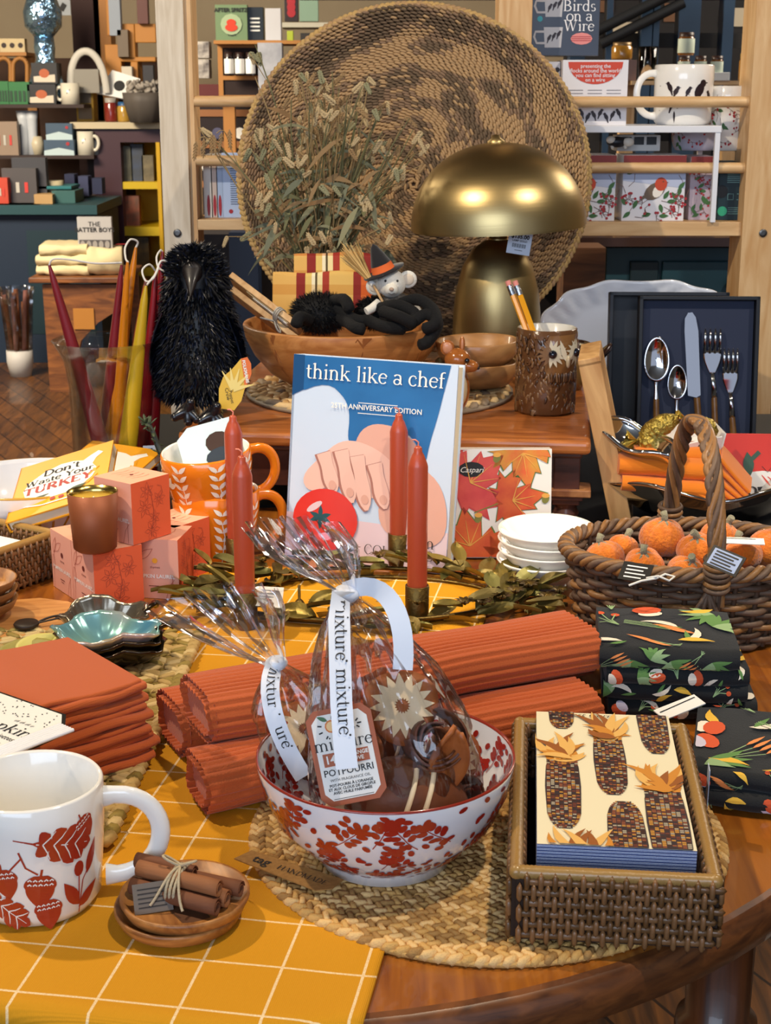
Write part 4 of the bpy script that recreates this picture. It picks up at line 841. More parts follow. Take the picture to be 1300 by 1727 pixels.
# ================= leaf bowls =================
def iri():
    m=mat('iridescent_glaze','#6a7d80',.2,.45,coat=.6,bump=(30,.15)); nt=m.node_tree;N=nt.nodes;L=nt.links;b=N['Principled BSDF']
    n=N.new('ShaderNodeTexNoise'); n.inputs['Scale'].default_value=9; tc=N.new('ShaderNodeTexCoord'); L.new(tc.outputs['Object'],n.inputs[0]); r=N.new('ShaderNodeValToRGB'); e=r.color_ramp.elements
    e[0].position=.3; e[0].color=hx('#3f93c4'); e[1].position=.7; e[1].color=hx('#c9c08a'); q=e.new(.45); q.color=hx('#8fc0ba'); q=e.new(.57); q.color=hx('#cdbcba'); L.new(n.outputs[0],r.inputs[0]); L.new(r.outputs[0],b.inputs['Base Color']); return m
def leafbowl(label,loc,rz,r,h,m,m2,ex=.85,seed=0,stalk=True,tilt=0):
    t=thing('leaf_bowl',label,'bowl',loc,rz,'metallic leaf shaped bowls',rx=tilt); mb=MB()
    def s(u,v,off=0):
        a=2*PI*u; tip=1+.28*max(0,math.cos(a))**6-.06*math.cos(a*7)*v+.012*math.sin(a*30)*v
        rr=r*(v**.75)*tip; z=h*(v**2.1)*(1+.16*math.cos(a*3.5)*v)+.002; z-=.0012*abs(math.sin(a*7))*v
        return (rr*math.cos(a),rr*ex*math.sin(a),z+off)
    mb.grid(lambda u,v:s(u,max(v,.02)),96,14,0,wu=True); mb.build('body',[m],t,solid=.003)
    if stalk:
        q=MB(); q.tube(bez((r*.95*1.2,0,h*.95),(r*1.3,.002,h*1.2),(r*1.45,.01,h*1.1),(r*1.42,.018,h*.9)),[.004,.0036,.0034,.003,.003,.003,.003,.003,.003,.003,.004,.005,.004],8); q.build('stem_handle',[m2],t)
    return t
IR=iri(); PEW=mat('pewter_glaze','#8a8172',.25,.8,coat=.3,bump=(40,.2)); BRZ=mat('dark_bronze_glaze','#3a2f22',.2,.8,coat=.4)
lb0=W(172,1128,T+.01); 
for i,(l,dx) in enumerate((('lowest dark bronze leaf bowl under the iridescent one',.004),('middle dark bronze leaf bowl under the iridescent one',.002),('iridescent blue green leaf bowl on top of its stack behind the napkins',0))):
    leafbowl(l,(lb0.x+dx,lb0.y+.01,T+.010+.008*i),R(-8+i*3),.047,.023,IR if i==2 else BRZ,BRZ,stalk=(i==2))
lb1=W(172,1078,T); leafbowl('pewter coloured leaf bowl with wavy rim before the pumpkin boxes',(lb1.x,lb1.y,T+.003),R(10),.040,.028,PEW,BRZ,tilt=R(10))
# ================= pumpkin laurel boxes =================
PK=mat('box_pink','#e0a08c',.6); OR=mat('box_orange','#dd5f3a',.6); PLN=mat('box_print_line','#a2493a',.6); PLD=mat('box_print_dark','#6b2a26',.6); PTP=mat('box_top','#dfa389',.6); YD=mat('box_gold_dot','#eaa12e',.4)
def pbox(label,c,rz,zz,dotm=3,w=.0585,h=.070):
    mb=MB(); mb.box(0,0,h/2,w,w,h,0,mf=(0,2,0,0,0,1))
    a=lambda x,y:(x,-w/2-.0004,h/2+y)       # front, pink
    b=lambda x,y:(w/2+.0004,x,h/2+y)        # right, orange
    tpf=lambda x,y:(x,y,h+.0004)
    # flowers on orange side
    rnd=random.Random(int(c[0]*1000))
    for (x,y,s) in((-.006,.022,.011),(-.010,.004,.012),(.012,.010,.010),(.004,-.010,.009),(.0,-.024,.012)):
        for k in range(6):
            aa=k*PI/3+x*99; e=[(x+math.cos(aa+q)*s*r_,y+math.sin(aa+q)*s*r_) for q,r_ in((0,.15),(-.35,.6),(0,1.0),(.35,.6),(0,.15))]; mb.strip(e,.0005,b,4)
    mb.strip([(-.002,-.03),(.004,-.005),(.0,.02),(-.004,.028)],.0006,b,4)
    mb.strip([(.012,.010),(.018,.016),(.016,.024),(.010,.026)],.0005,b,4)
    # leaf and lettering on pink side
    for (x,y,aa,L_) in((-.022,.008,R(70),.02),(-.020,.010,R(35),.024),(-.022,-.012,R(95),.018)):
        e=[(x+math.cos(aa)*L_*t-math.sin(aa)*.004*math.sin(PI*t)*s,y+math.sin(aa)*L_*t+math.cos(aa)*.004*math.sin(PI*t)*s) for s,ts in((1,range(0,9)),(-1,range(8,-1,-1))) for t in [q/8 for q in ts]]; mb.strip(e,.0005,a,4)
    mb.strip([(-.024,-.035),(-.022,0),(-.014,.028)],.0005,a,4); mb.strip([(.014,-.035),(.018,-.02),(.024,-.012)],.0005,a,4); mb.strip([(.022,-.034),(.022,-.008)],.0005,a,4)
    mb.dot(.002,.010,.0032,a,dotm); mb.text('thymes',.002,.001,.004,a,3); mb.text('PUMPKIN LAUREL',.0,-.0105,.0062,a,5,bold=.015); mb.strip([(-.006,-.02),(.006,-.02)],.0009,a,3); mb.strip([(-.004,-.023),(.004,-.023)],.0007,a,3)
    mb.dot(0,0,.0022,tpf,3)
    for k in range(5): mb.strip([(-.02+.008*k,-.012),(-.016+.008*k,.004),(-.018+.008*k,.014)],.0005,tpf,4)
    return mb.build('candle_box',[PK,OR,PTP,PLD,PLN,PAPER,YD],loc=(c[0],c[1],zz),rot=(0,0,rz),label=label,cat='box',group='peach and orange pumpkin laurel candle boxes',bevel=.0008)
fc=W(162,1036); ph=R(-55)
def boxfromfront(fcx,fcy,th,w=.0585):
    # front corner is local (w/2,-w/2)
    return (fcx-(math.cos(th)*w/2-math.sin(th)*(-w/2)),fcy-(math.sin(th)*w/2+math.cos(th)*(-w/2)))
c2=boxfromfront(fc.x,fc.y,ph); z0=T+.0005
pbox('pumpkin laurel candle box standing front left of centre with the votive beside its top edge',c2,ph,z0)
dl=Vector((-math.cos(ph),-math.sin(ph),0))*.0592
pbox('leftmost pumpkin laurel candle box, mostly its pink side showing',(c2[0]+dl.x,c2[1]+dl.y),ph,z0)
f3=W(303,1012); th3=R(-9); c3=boxfromfront(f3.x,f3.y,th3); pbox('pumpkin laurel candle box with the yellow dot facing front, right of the cornered one',c3,th3,z0,6)
c4=W(322,985); pbox('rearmost pumpkin laurel candle box with orange side against the orange mugs',(c4.x-.022,c4.y+.034),R(-36),z0)
f5=W(225,918,T+.0725); th5=R(-37); c5=boxfromfront(f5.x,f5.y,th5); pbox('topmost pumpkin laurel candle box stacked on the other four boxes',c5,th5,T+.0712)
# votive
vc=W(161,925,T+.072); vt=thing('votive_candle','matt copper glass votive candle standing on the pumpkin laurel boxes','candle',(vc.x,vc.y,T+.0711))
mb=MB(); mb.lathe([(0,0),(.020,0),(.0235,.003),(.0275,.066),(.0265,.066),(.0255,.058),(.0255,.05)],48,0,mis=[0,0,0,1,1,1]); mb.build('glass',[mat('copper_frost','#85492a',.5,.3),mat('gold_lining','#cdb56a',.2,1)],vt)
MB().lathe([(0,.052),(.0254,.051)],40,0).build('wax',[mat('cream_wax','#e6d9a8',.4)],vt)
wk=MB(); wk.tube([(0,0,.052),(.001,0,.060)],.0008,6); wk.build('wick',[PAPER],vt)
# ================= orange mugs =================
OM=mat('orange_glaze','#e07a18',.15,coat=.6); OMW=mat('mug_leaf_white','#f0e8dc',.25)
def deco_or(mb,fn):
    for k in range(7):
        x=-.15+.048*k; 
        mb.strip([(x,.006),(x+.004,.04),(x-.002,.07)],.0012,fn,2)
        for j in range(6):
            y=.012+.011*j
            for s in(-1,1): mb.leaf(x+.001,y,R(90-s*50),.014,.0055,fn,2,n=4)
        if k%2:
            for q in(-70,-35,0,35,70): mb.leaf(x+.024,.045,R(90+q),.018,.008,fn,2,n=4)
om=W(352,948); om.x+=.010; mug('orange_mug','lower orange mug with white leaf pattern under the other orange mug',(om.x,om.y+.01,T+.003),R(20),.053,.088,[OM,WHITE,OMW],deco_or,taper=.80,hw=.034,group='orange leaf pattern mugs')
mug('orange_mug','upper orange mug with white leaves holding a picture card and green fern',(om.x-.004,om.y+.01,T+.062),R(25),.0545,.080,[OM,WHITE,OMW],deco_or,taper=.80,hw=.034,rx=R(3),ry=R(-6),group='orange leaf pattern mugs')
mb=MB(); M=I4; mb.ext([(-.036,-.04),(.036,-.04),(.036,.026),(-.020,.026),(-.036,.014)],.001,0); mb.dot(.012,.0,.016,flat(.0014),1,ry=.013); mb.dot(.012,-.018,.02,flat(.0014),2,ry=.012)
mb.build('picture_card',[mat('card_paleblue','#cfe4e6',.5),mat('card_brown','#3f2a20',.7),mat('card_dark','#2b3540',.6)],loc=(om.x-.008,om.y+.024,T+.142),rot=(R(75),R(-14),R(8)),label='pale blue picture card standing inside the upper orange mug',cat='card')
mb=MB(); rnd=random.Random(3); base=Vector((om.x-.05,om.y+.05,T+.10)); tip=Q(240,710,1.80); pts=[base.lerp(tip,i/10)+Vector((0,0,.008*math.sin(i))) for i in range(11)]
mb.tube(pts,[.006-.0004*i for i in range(11)],8)
for i in range(60):
    p=pts[rnd.randrange(10)]; d=Vector((rnd.uniform(-1,1),rnd.uniform(-1,1),rnd.uniform(-.3,1))); mb.spin(p+d*.005,d,(0,0,1),.016,.004,.002,1)
mb.build('artificial_twig',[mat('twig_dark','#20261f',.5),mat('twig_green','#39452e',.6)],label='dark green bristly artificial twig rising beside the orange mugs',cat='twig')
# ================= patterned bowl + yellow books =================
pb=Vector((-.455,1.83,T)); GY=mat('gold_pattern','#b98a1c',.3,coat=.3)
mb=MB(); PR=[(0,.003),(.05,.003),(.055,0),(.06,.004),(.085,.025),(.101,.056),(.106,.078)]
mb.lathe(PR+[(.106,.0805),(.1035,.0805),(.101,.074),(.096,.055),(.08,.026),(.055,.008),(0,.007)],64,mis=[0]*6+[1]*2+[0]*6)
f_,Lt=surf(PR[3:],.0006)
for k in range(12):
    a0=2*PI*k/12; fn=lambda x,y:f_(x/.09,max(0,min(Lt,y)))
    x=a0*.09
    for q in(35,62,90,118,145): mb.strip([(x+math.cos(R(q))*t*.07*.6,.0+math.sin(R(q))*t*.075) for t in(0,.3,.6,1)],[.002,.003,.003,.003],fn,1)
mb.build('patterned_bowl',[BLUEWH,GY],loc=(pb.x,pb.y,T+.001),label='white bowl with gold starburst pattern and rim holding the yellow book',cat='bowl')
YB=mat('book_yellow','#eba21d',.45); BW=mat('book_white','#f4f1e8',.5); BR_=mat('book_red','#a52a22',.5); BG=mat('book_green','#43523f',.5); PG=mat('book_pages','#ddd2b8',.8,bump=(10,.1))
def turkey_book(label,name_col,mtx,w=.135,h=.150,th=.016,art=True,words=True):
    t=thing('book',label,'book',mtx=mtx); mb=MB()
    for zz in(.001,th-.001): mb.box(0,0,zz,w,h,.002,0)
    mb.box(-w/2+.001,0,th/2,.002,h,th,0)
    f=flat(th+.0004); f2=flat(th+.0008)
    if art:
        o=[(-.052,-.030),(-.058,-.008),(-.050,.016),(-.030,.036),(-.006,.046),(.014,.044),(.030,.036),(.040,.046),(.052,.055),(.060,.046),(.050,.034),(.046,.018),(.055,.0),(.050,-.022),(.036,-.040),(.012,-.050),(-.02,-.050),(-.042,-.044)]
        k_=.92; mb.poly([(x*k_,y*k_+.006) for x,y in o],f,1)
        mb.strip([(-.050,-.046),(-.02,-.056),(.02,-.056),(.05,-.044)],.003,f2,1)
        mb.leaf(-.046,-.038,R(15),.035,.010,f2,3); mb.dot(-.006,-.046,.004,f2,2); mb.dot(.006,-.047,.004,f2,2); mb.leaf(.012,-.040,R(20),.03,.010,f2,3)
        for i in range(2): mb.strip([(.04,-.03+.02*i),(.052,-.012+.02*i),(.046,.006+.02*i)],.003,f2,0)
    if words:
        serif(mb,"Don't",-.002,.025,.024,f2,4,bold=1.5); serif(mb,'Waste Your',-.003,.006,.020,f2,4,bold=1.5); serif(mb,'TURKEY',-.003,-.017,.026,f2,2,bold=1.9); mb.text('Peggy Laurens',-.003,-.026,.008,f2,4,shear=.2) if 0 else None
    mb.build('cover',[YB,BW,BR_,BG,INK],t); MB().box(.001,0,th/2,w-.004,h-.006,th-.004).build('pages',PG,t); return t
bl=Q(4,884,1.735); br_=Q(122,880,1.735); tl=Q(68,792,1.82)
X=(Q(196,750,1.86)-Q(66,790,1.86)).normalized(); Yv=(Q(66,790,1.86)-Q(3,880,1.745))
M=frame((Q(66,790,1.86)+Q(3,880,1.745)+Q(196,750,1.86)+Q(128,862,1.745))/4,X,Yv); print('BOOKM',M)
turkey_book('yellow cookbook about turkey leftovers leaning in the gold patterned bowl',YB,M@Matrix.Translation((0,0,-.008)),w=.105,h=.115,th=.014) if 0 else turkey_book("yellow book reading Don't Waste Your TURKEY leaning in the patterned bowl",YB,Matrix.Translation((.012,-.030,.010))@M@Matrix.Scale(.93,4)@Matrix.Translation((0,0,-.010)))
M2=TR(-.375,1.93,T+.062,R(12),R(3),R(-20),.8); turkey_book('second yellow book mostly hidden behind the first one and the top candle box',YB,M2,words=False)
# ================= left: rattan basket, board, wooden bowls =================
lbk=W(-18,990); RB=rattan_box('rattan_basket','small rattan basket cut off at the left edge behind the wooden board',.14,.11,.052,TR(lbk.x-.02,lbk.y+.035,T,0,0,R(-32)),cat='basket')
mb=MB(); mb.box(0,0,.02,.09,.07,.03,0); mb.box(.02,-.02,.0362,.03,.02,.0012,1); mb.build('boxed_soap',[PAPER,INK],loc=(lbk.x-.02,lbk.y+.035,T+.008),rot=(0,0,R(-32)),label='white packet with a black patch lying inside the small rattan basket',cat='packet',bevel=.002)
BD=wood('board_wood','#a96d35','#cf9657',(2,14,10),5,.4); b=MB(); bdm=W(60,1080)
o=[(-.16,-.07),(.07,-.07),(.10,-.05),(.12,-.015),(.12,.015),(.10,.05),(.07,.07),(-.16,.07)]; b.ext(o,.012,0); b.dot(.095,0,.011,flat(.0125),1,n=10)
b.build('cutting_board',[BD,mat('board_hole','#2b1a10',.8)],loc=(-.435,1.475,T+.0005),rot=(0,0,R(14)),label='light wooden cutting board with a hanging hole at the left edge',cat='board',bevel=.003)
for i,l in enumerate(('lowest small wooden bowl of the stack at the left edge','middle small wooden bowl of the stack at the left edge','top small wooden bowl of the stack at the left edge')):
    wbp=W(-22,1062); MB().lathe([(0,0),(.02,0),(.038,.012),(.043,.022),(.041,.022),(.034,.012),(0,.006)],40).build('wooden_bowl',ACA,loc=(wbp.x-.008,wbp.y,T+.0135+.011*i),label=l,cat='bowl',group='small wooden bowls at the left edge')
cr=W(45,1058,T+.014); mb=MB(); mb.lathe([(0,.001),(.012,.001),(.0135,.004),(.012,.006),(0,.0055)],24); mb.tube(bez((.011,.004,.004),(.02,.012,.008),(.036,.016,.010),(.055,.022,.006)),.0012,6); mb.tube(bez((.011,.002,.004),(.024,.006,.006),(.04,.008,.010),(.052,.018,.006)),.0010,6)
mb.build('hang_tag',mat('dark_leather','#2a2019',.5),loc=cr,label='dark round leather tag with a black cord on the cutting board',cat='tag')
for i,(px_,py_,a,l,col) in enumerate(((15,1108,.2,.06,'#9a8f45'),(45,1100,.5,.045,'#d2c871'))):
    p=W(px_,py_,T+.02+.003*i); mb=MB(); mb.grid(lambda u,v:((u-.15)*l,(v-.5)*l*.9*math.sin(PI*min(1,u+.1))**.6,.004*math.sin(v*9)+.006*u),14,10); mb.build('ginkgo_leaf',mat('leaf_'+str(i),col,.5,bump=(200,.3)),loc=p,rot=(R(8),0,R(20+30*i)),label=('larger olive green metal leaf at the left edge behind the napkins','smaller pale yellow fan leaf lying on the olive leaf')[i],cat='leaf',solid=.001)
# ================= wreath with candles =================
wr=thing('candle_wreath','antique gold leaf candle wreath with brass cups in front of the blue book','wreath',(-.025,1.578,T))
rnd=random.Random(12)
GOLD2=mat('wreath_gold','#8d7c42',.42,.6,bump=(160,.25),var=(60,'#857433',.25))
GL=[GOLD2,mat('gold_leaf_dark','#6f6236',.45,.6,bump=(160,.3)),mat('gold_leaf_green','#7d7842',.45,.5,bump=(160,.3)),DKGOLD]
lv=MB(); fr=MB(); fl=MB()
RX,RY=.165,.092
fr.tube([(RX*math.cos(2*PI*i/60),RY*math.sin(2*PI*i/60),.012) for i in range(60)],.0025,6,closed=True)
fr.tube([((RX-.012)*math.cos(2*PI*i/60),(RY-.012)*math.sin(2*PI*i/60),.005) for i in range(60)],.002,6,closed=True)
def mleaf(mb,c,a,tilt,L,w,mi,cup=.25):
    M=TR(c[0],c[1],c[2],0,-tilt,a)@Matrix.Rotation(rnd.uniform(-.6,.6),4,'X')
    mb.grid(lambda u,v:(u*L,(v-.5)*w*math.sin(PI*min(1,u*.93+.06))**.8,abs(v-.5)*w*.5+cup*L*(u-u*u)*.6),8,4,mi,M)
for i in range(92):
    a=2*PI*i/92+rnd.uniform(-.05,.05); k=1+rnd.uniform(-.12,.12); c=(RX*k*math.cos(a),RY*k*math.sin(a),rnd.uniform(.004,.026))
    mleaf(lv,c,a+PI/2*rnd.choice((.6,.8,1.2))+rnd.uniform(-.9,.9)*1.2,rnd.uniform(-.08,.38),rnd.uniform(.032,.050),rnd.uniform(.017,.023),rnd.choice((0,0,1,2)))
for i in range(26):  # sprays reaching right and left
    s=1 if i%2 else -1; c=(s*rnd.uniform(.14,.20),rnd.uniform(-.10,.05) if s>0 else rnd.uniform(-.06,.06),rnd.uniform(.004,.03)); mleaf(lv,c,(0 if s>0 else PI)+rnd.uniform(-.9,.9),rnd.uniform(0,.5),rnd.uniform(.03,.05),rnd.uniform(.015,.021),rnd.choice((0,1,2)))
lv.build('leaves',GL,wr)
for k in range(26):
    a=2*PI*k/26+rnd.uniform(-.1,.1); kx=rnd.uniform(.9,1.12); c=(RX*kx*math.cos(a),RY*kx*math.sin(a),rnd.uniform(.018,.032))
    if k<5: c=(.15+.02*k*.8,-.075+.02*(k%3),.03)
    m=MB(); 
    for j in range(9):
        M=TR(*c,0,R(-20),j*2*PI/9); m.grid(lambda u,v:(u*.013,(v-.5)*.006*math.sin(PI*(u*.8+.15)),.003*math.sin(u*2.6)),4,2,0,M)
    for j in range(7): m.ell((c[0]+.003*math.cos(j),c[1]+.003*math.sin(j),c[2]+.003),.0016,6,5,0)
    m.build('flower',[DKGOLD],wr)
fr.build('frame',DKGOLD,wr)
TAP=mat('terracotta_wax','#a5452c',.33,coat=.15,spec=.6); WICK=mat('candle_wick','#dc8672',.8)
def pillar(name,label,base,L,r=.0107,tap=.15,group='terracotta candles in the wreath',mi=TAP):
    t=thing(name,label,'candle',base,0,group); mb=MB(); z1=L-.022
    mb.lathe([(0,0),(r*.96,0),(r*1.0,.01),(r,z1),(r*.93,z1+.003),(r*.62,z1+.012),(r*.42,z1+.0155),(r*.40,L-.002),(r*.2,L),(0,L)],32,0); mb.build('wax',[mi],t)
    k=MB(); k.tube([(0,0,L-.001),(.0004,0,L+.004),(-.003,0,L+.0065),(-.006,0,L+.0065)],.0009,6); k.build('wick',[WICK],t); return t
# candle positions (base px on table plane)
CND=[((400,965),700,'rear left terracotta candle of the wreath, its tip before the bird feet'),((415,1062),768,'front left terracotta candle rising out of the cellophane'),((672,958),697,'rear right terracotta candle before the blue book'),((703,1052),752,'front right terracotta candle in a tall brass cup')]
for (b_,top,lab) in CND:
    p=W(*b_); p.z=T
    hb=MB(); hb.lathe([(0,.002),(.0122,.002),(.0128,.006),(.0128,.044),(.0120,.0445),(.0112,.044),(.0112,.012),(0,.012)],32); 
    hb.build('candle_cup',[DKGOLD],wr,loc=(p.x-wr.location.x,p.y-wr.location.y,0))
    q=Q(b_[0],top,p.y); pillar('taper_candle',lab,(p.x,p.y,T+.0125),q.z-T-.0125)
bt_=W(505,1030); kb=MB(); kb.lathe([(0,0),(.006,.001),(.0075,.006),(.004,.012),(.0016,.014),(.0016,.03),(0,.031)],16); kb.build('finial',[DKGOLD],wr,loc=(bt_.x-wr.location.x,bt_.y-wr.location.y,0))
wt=MB(); wt.ext([(-.022,-.016),(.024,-.012),(.012,.018),(-.018,.014)],.0008,0)
for i in range(4): wt.strip([(-.012,-.006+i*.005),(.008,-.004+i*.005)],.0008,flat(.0012),1)
pp=W(450,1008,T+.035); wt.build('paper_tag',[mat('tag_white','#e3ddd0',.7),INK],loc=pp,rot=(R(25),0,R(-25)),label='white paper tag lying on the wreath beside the left candles',cat='tag')
# ================= white dip bowls =================
wp=W(918,985)
for i,l in enumerate(('lowest of the four small white bowls, standing on the table','second small white bowl from the bottom','third small white bowl from the bottom','top of the four nested small white bowls')):
    MB().lathe([(0,.003),(.022,.003),(.024,0),(.027,0),(.0275,.004),(.037,.011),(.048,.022),(.0555,.031),(.0565,.0325),(.0555,.034),(.053,.032),(.045,.0225),(.034,.013),(.02,.008),(0,.007)],56).build('white_bowl',WHITE,loc=(wp.x+.001*(i%2),wp.y,T+.0005+.0118*i),rot=(R(.6),R(.8*(i%3-1)),0),label=l,cat='bowl',group='four nested small white bowls')
# ================= maple napkin packet =================
def maple(s=1,rot=0,cx=0,cy=0):
    h=[(0,-.42),(.05,-.30),(.34,-.40),(.28,-.26),(.62,-.14),(.46,-.06),(.60,.18),(.44,.14),(.40,.26),(.22,.12),(.26,.42),(.16,.38),(0,.68)]
    o=h+[(-x,y) for x,y in reversed(h[1:-1])]; c,q=math.cos(rot),math.sin(rot)
    return [(cx+s*(x*c-y*q),cy+s*(x*q+y*c)) for x,y in o]
MPM=[mat('maple_napkin','#e8e4dc',.4,coat=.5),mat('maple_crimson','#c03038',.5,var=(40,'#dc5a4a',.3)),mat('maple_orange','#d8562a',.5,var=(45,'#c9a034',.25)),mat('maple_red','#bb3420',.5,var=(40,'#e0702a',.3)),mat('acorn_olive','#7c7a32',.5),INK,mat('logo_white','#ece8e0',.5),mat('vein_gold','#e0a445',.5),mat('edge_olive','#5e7a34',.5)]
t=MB(); w_,h_,th=.130,.134,.030; t.box(0,0,th/2,w_,h_,th,0); f=flat(th+.0005); f2=flat(th+.0009); f3=flat(th+.0013)
def clipm(fn): return lambda x,y: fn(max(-w_/2+.001,min(w_/2-.001,x)),max(-h_/2+.001,min(h_/2-.001,y)))
for (cx,cy,s,r_,mi) in((-.034,.026,.078,R(-50),1),(.030,.062,.066,R(190),2),(.018,.004,.062,R(-78),3),(-.034,-.052,.072,R(10),3),(.012,-.062,.05,R(-30),3),(-.068,.068,.05,R(200),1)):
    t.poly(maple(s*1.06,r_,cx,cy),clipm(f),8 if mi!=1 else 1); t.poly(maple(s,r_,cx,cy),clipm(f2),mi)
    for q in(-1.1,-.55,0,.55,1.1): 
        a=r_+PI/2+q; t.strip([(cx,cy),(cx+math.cos(a)*s*.45,cy+math.sin(a)*s*.45)],[.0014,.0003],clipm(f3),7)
    a=r_-PI/2; t.strip([(cx+math.cos(a)*s*.3,cy+math.sin(a)*s*.3),(cx+math.cos(a+.1)*s*.8,cy+math.sin(a+.1)*s*.8)],.0015,clipm(f2),4)
for x,y in((-.002,.056),(-.024,-.018),(.058,.006)): t.dot(x,y,.006,f2,4,ry=.0045,a=1.2); t.dot(x,y+.004,.005,f3,7,ry=.003)
t.dot(-.033,.042,.016,f3,5,ry=.0095); t.text('Caspari',-.033,.0385,.0095,flat(th+.0017),6,shear=.35)
pc=Q(760,968,1.70); p2=Q(925,968,1.70); MN=frame(((pc.x+p2.x)/2,1.748,T+.069),(1,0,0),(0,.16,1))
t.build('napkin_packet',MPM,mtx=MN@TR(0,0,-.03),label='square pack of napkins printed with red maple leaves leaning beside the book',cat='napkins',bevel=.0015)
# ================= think like a chef book =================
bk=thing('cookbook','upright cookbook titled think like a chef with a hand on a tomato','book',mtx=None)
BLc=W(480,938); BRc=W(751,972); xv=(BRc-BLc); xv.z=0; bw_=xv.length; xv.normalize(); bv=Vector((-xv.y,xv.x,0)); upv=(Vector((0,0,1))+bv*.15).normalized(); bh=.248
bk.matrix_world=frame(BLc+Vector((0,0,.002))+xv*bw_/2+upv*bh/2,xv,upv)
mb=MB(); th=.026; mb.box(0,0,-.0015,bw_,bh,.003,0); mb.box(0,0,-th+.0015,bw_,bh,.003,0); mb.box(-bw_/2+.0015,0,-th/2,.003,bh,th,0)
hw,hh=bw_/2,bh/2; n_=lambda u,v:((u-.5)*bw_*.998,(.5-v)*bh*.998)  # u right, v down 0..1
CM=[mat('cover_paleblue','#c6d8ee',.25,coat=.5),mat('cover_blue','#1f5f9a',.3,coat=.5,var=(14,'#2b74b4',.25)),mat('cover_skin','#d8a797',.35,coat=.4),mat('cover_skin_light','#e6bcae',.35,coat=.4),mat('cover_tomato','#cf2a26',.25,coat=.6,var=(10,'#e0463a',.3)),mat('cover_stem','#27525a',.4),PAPER,mat('cover_pinkwhite','#ddc6cf',.3,coat=.4),mat('cover_skin_shadow','#a87468',.4,coat=.3),INK,mat('cover_blue_dark','#174a7c',.3,coat=.5)]
def smooth2(p,k=2):
    for _ in range(k): p=[q for a,b in zip(p,p[1:]+p[:1]) for q in ((a[0]*.75+b[0]*.25,a[1]*.75+b[1]*.25),(a[0]*.25+b[0]*.75,a[1]*.25+b[1]*.75))]
    return p
def P_(pts,z,mi): 
    if mi in(1,2,3): pts=[(max(.002,min(.998,x)),max(.002,y)) for x,y in smooth2(pts)] if mi!=1 else [(0,.002),(.96,.002)]+smooth2(pts)[7:-5]+[(.0,.20)]
    mb.poly([n_(*p) for p in pts],flat(z),mi)
P_([(0,.78),(1,.80),(1,1),(0,1)],.0003,7)
P_([(.0,.0),(.96,.0),(.93,.12),(.90,.25),(.86,.38),(.84,.50),(.80,.40),(.70,.32),(.55,.30),(.45,.34),(.40,.42),(.36,.40),(.37,.28),(.34,.20),(.22,.12),(.0,.20)],.0006,1)
P_([(.0,.0),(.07,.0),(.07,.17),(.0,.20)],.0008,10)
P_([(.42,.36),(.52,.30),(.68,.32),(.80,.40),(.83,.50),(.80,.62),(.66,.66),(.52,.60),(.40,.50)],.0009,2)
P_([(.08,.60),(.20,.49),(.32,.40),(.46,.40),(.62,.46),(.70,.56),(.66,.70),(.50,.66),(.30,.62),(.14,.68)],.0012,3)
P_([(.64,.44),(.90,.52),(.99,.66),(.99,.84),(.84,.90),(.62,.84),(.56,.72)],.0011,2)
for i,(x,y,a,l,w2) in enumerate(((.22,.47,-78,.055,.026),(.33,.45,-82,.070,.028),(.43,.47,-84,.072,.028),(.54,.50,-80,.060,.026))):
    xx,yy=n_(x,y); k8=lambda g_,o_:[g_*math.sqrt(max(.02,1-max(0,(q/10-.72)/.29)**2))*(.92+.08*math.cos(q)) for q in range(11)]
    aa=R(a+8); pp=[(xx+math.cos(aa)*l*.95*q/10-.002,yy+math.sin(aa)*l*.95*q/10) for q in range(11)]; mb.strip(pp,k8(.0215,0),flat(.0016+.0001*i),8)
    pp=[(xx+math.cos(aa)*l*.93*q/10,yy+math.sin(aa)*l*.93*q/10) for q in range(11)]; mb.strip(pp,k8(.019,0),flat(.0019+.0001*i),3); mb.dot(pp[8][0],pp[8][1],.006,flat(.0024),2,ry=.005,a=aa)
xx,yy=n_(.25,.80); mb.dot(xx,yy,.043,flat(.0022),4,ry=.038,n=14); xx,yy=n_(.18,.74); mb.dot(xx,yy,.012,flat(.0025),7,ry=.004,a=.6)
xx,yy=n_(.22,.79)
for q in(90,160,20,200,-20,-90): mb.leaf(xx,yy,R(q),.015,.006,flat(.0025),5)
serif(mb,'think like a chef',n_(.51,.112)[0],n_(.51,.112)[1],.0268,flat(.0022),6)
x0_=n_(.53,.245); mb.text('25TH ANNIVERSARY EDITION',x0_[0],x0_[1],.0088,flat(.0022),6,bold=.012)
for v_ in(.212,.262): mb.strip([n_(.42,v_),n_(.66,v_)],.0008,flat(.0022),6)
a_=n_(.93,.885); serif(mb,'tom',a_[0],a_[1],.021,flat(.0022),9,al='RIGHT',bold=.8); a_=n_(.93,.945); serif(mb,'COLICCHIO',a_[0],a_[1],.0172,flat(.0022),9,al='RIGHT',bold=.8)
mb.build('cover',CM,bk); MB().box(.001,0,-th/2,bw_-.006,bh-.006,th-.005).build('pages',PG,bk)
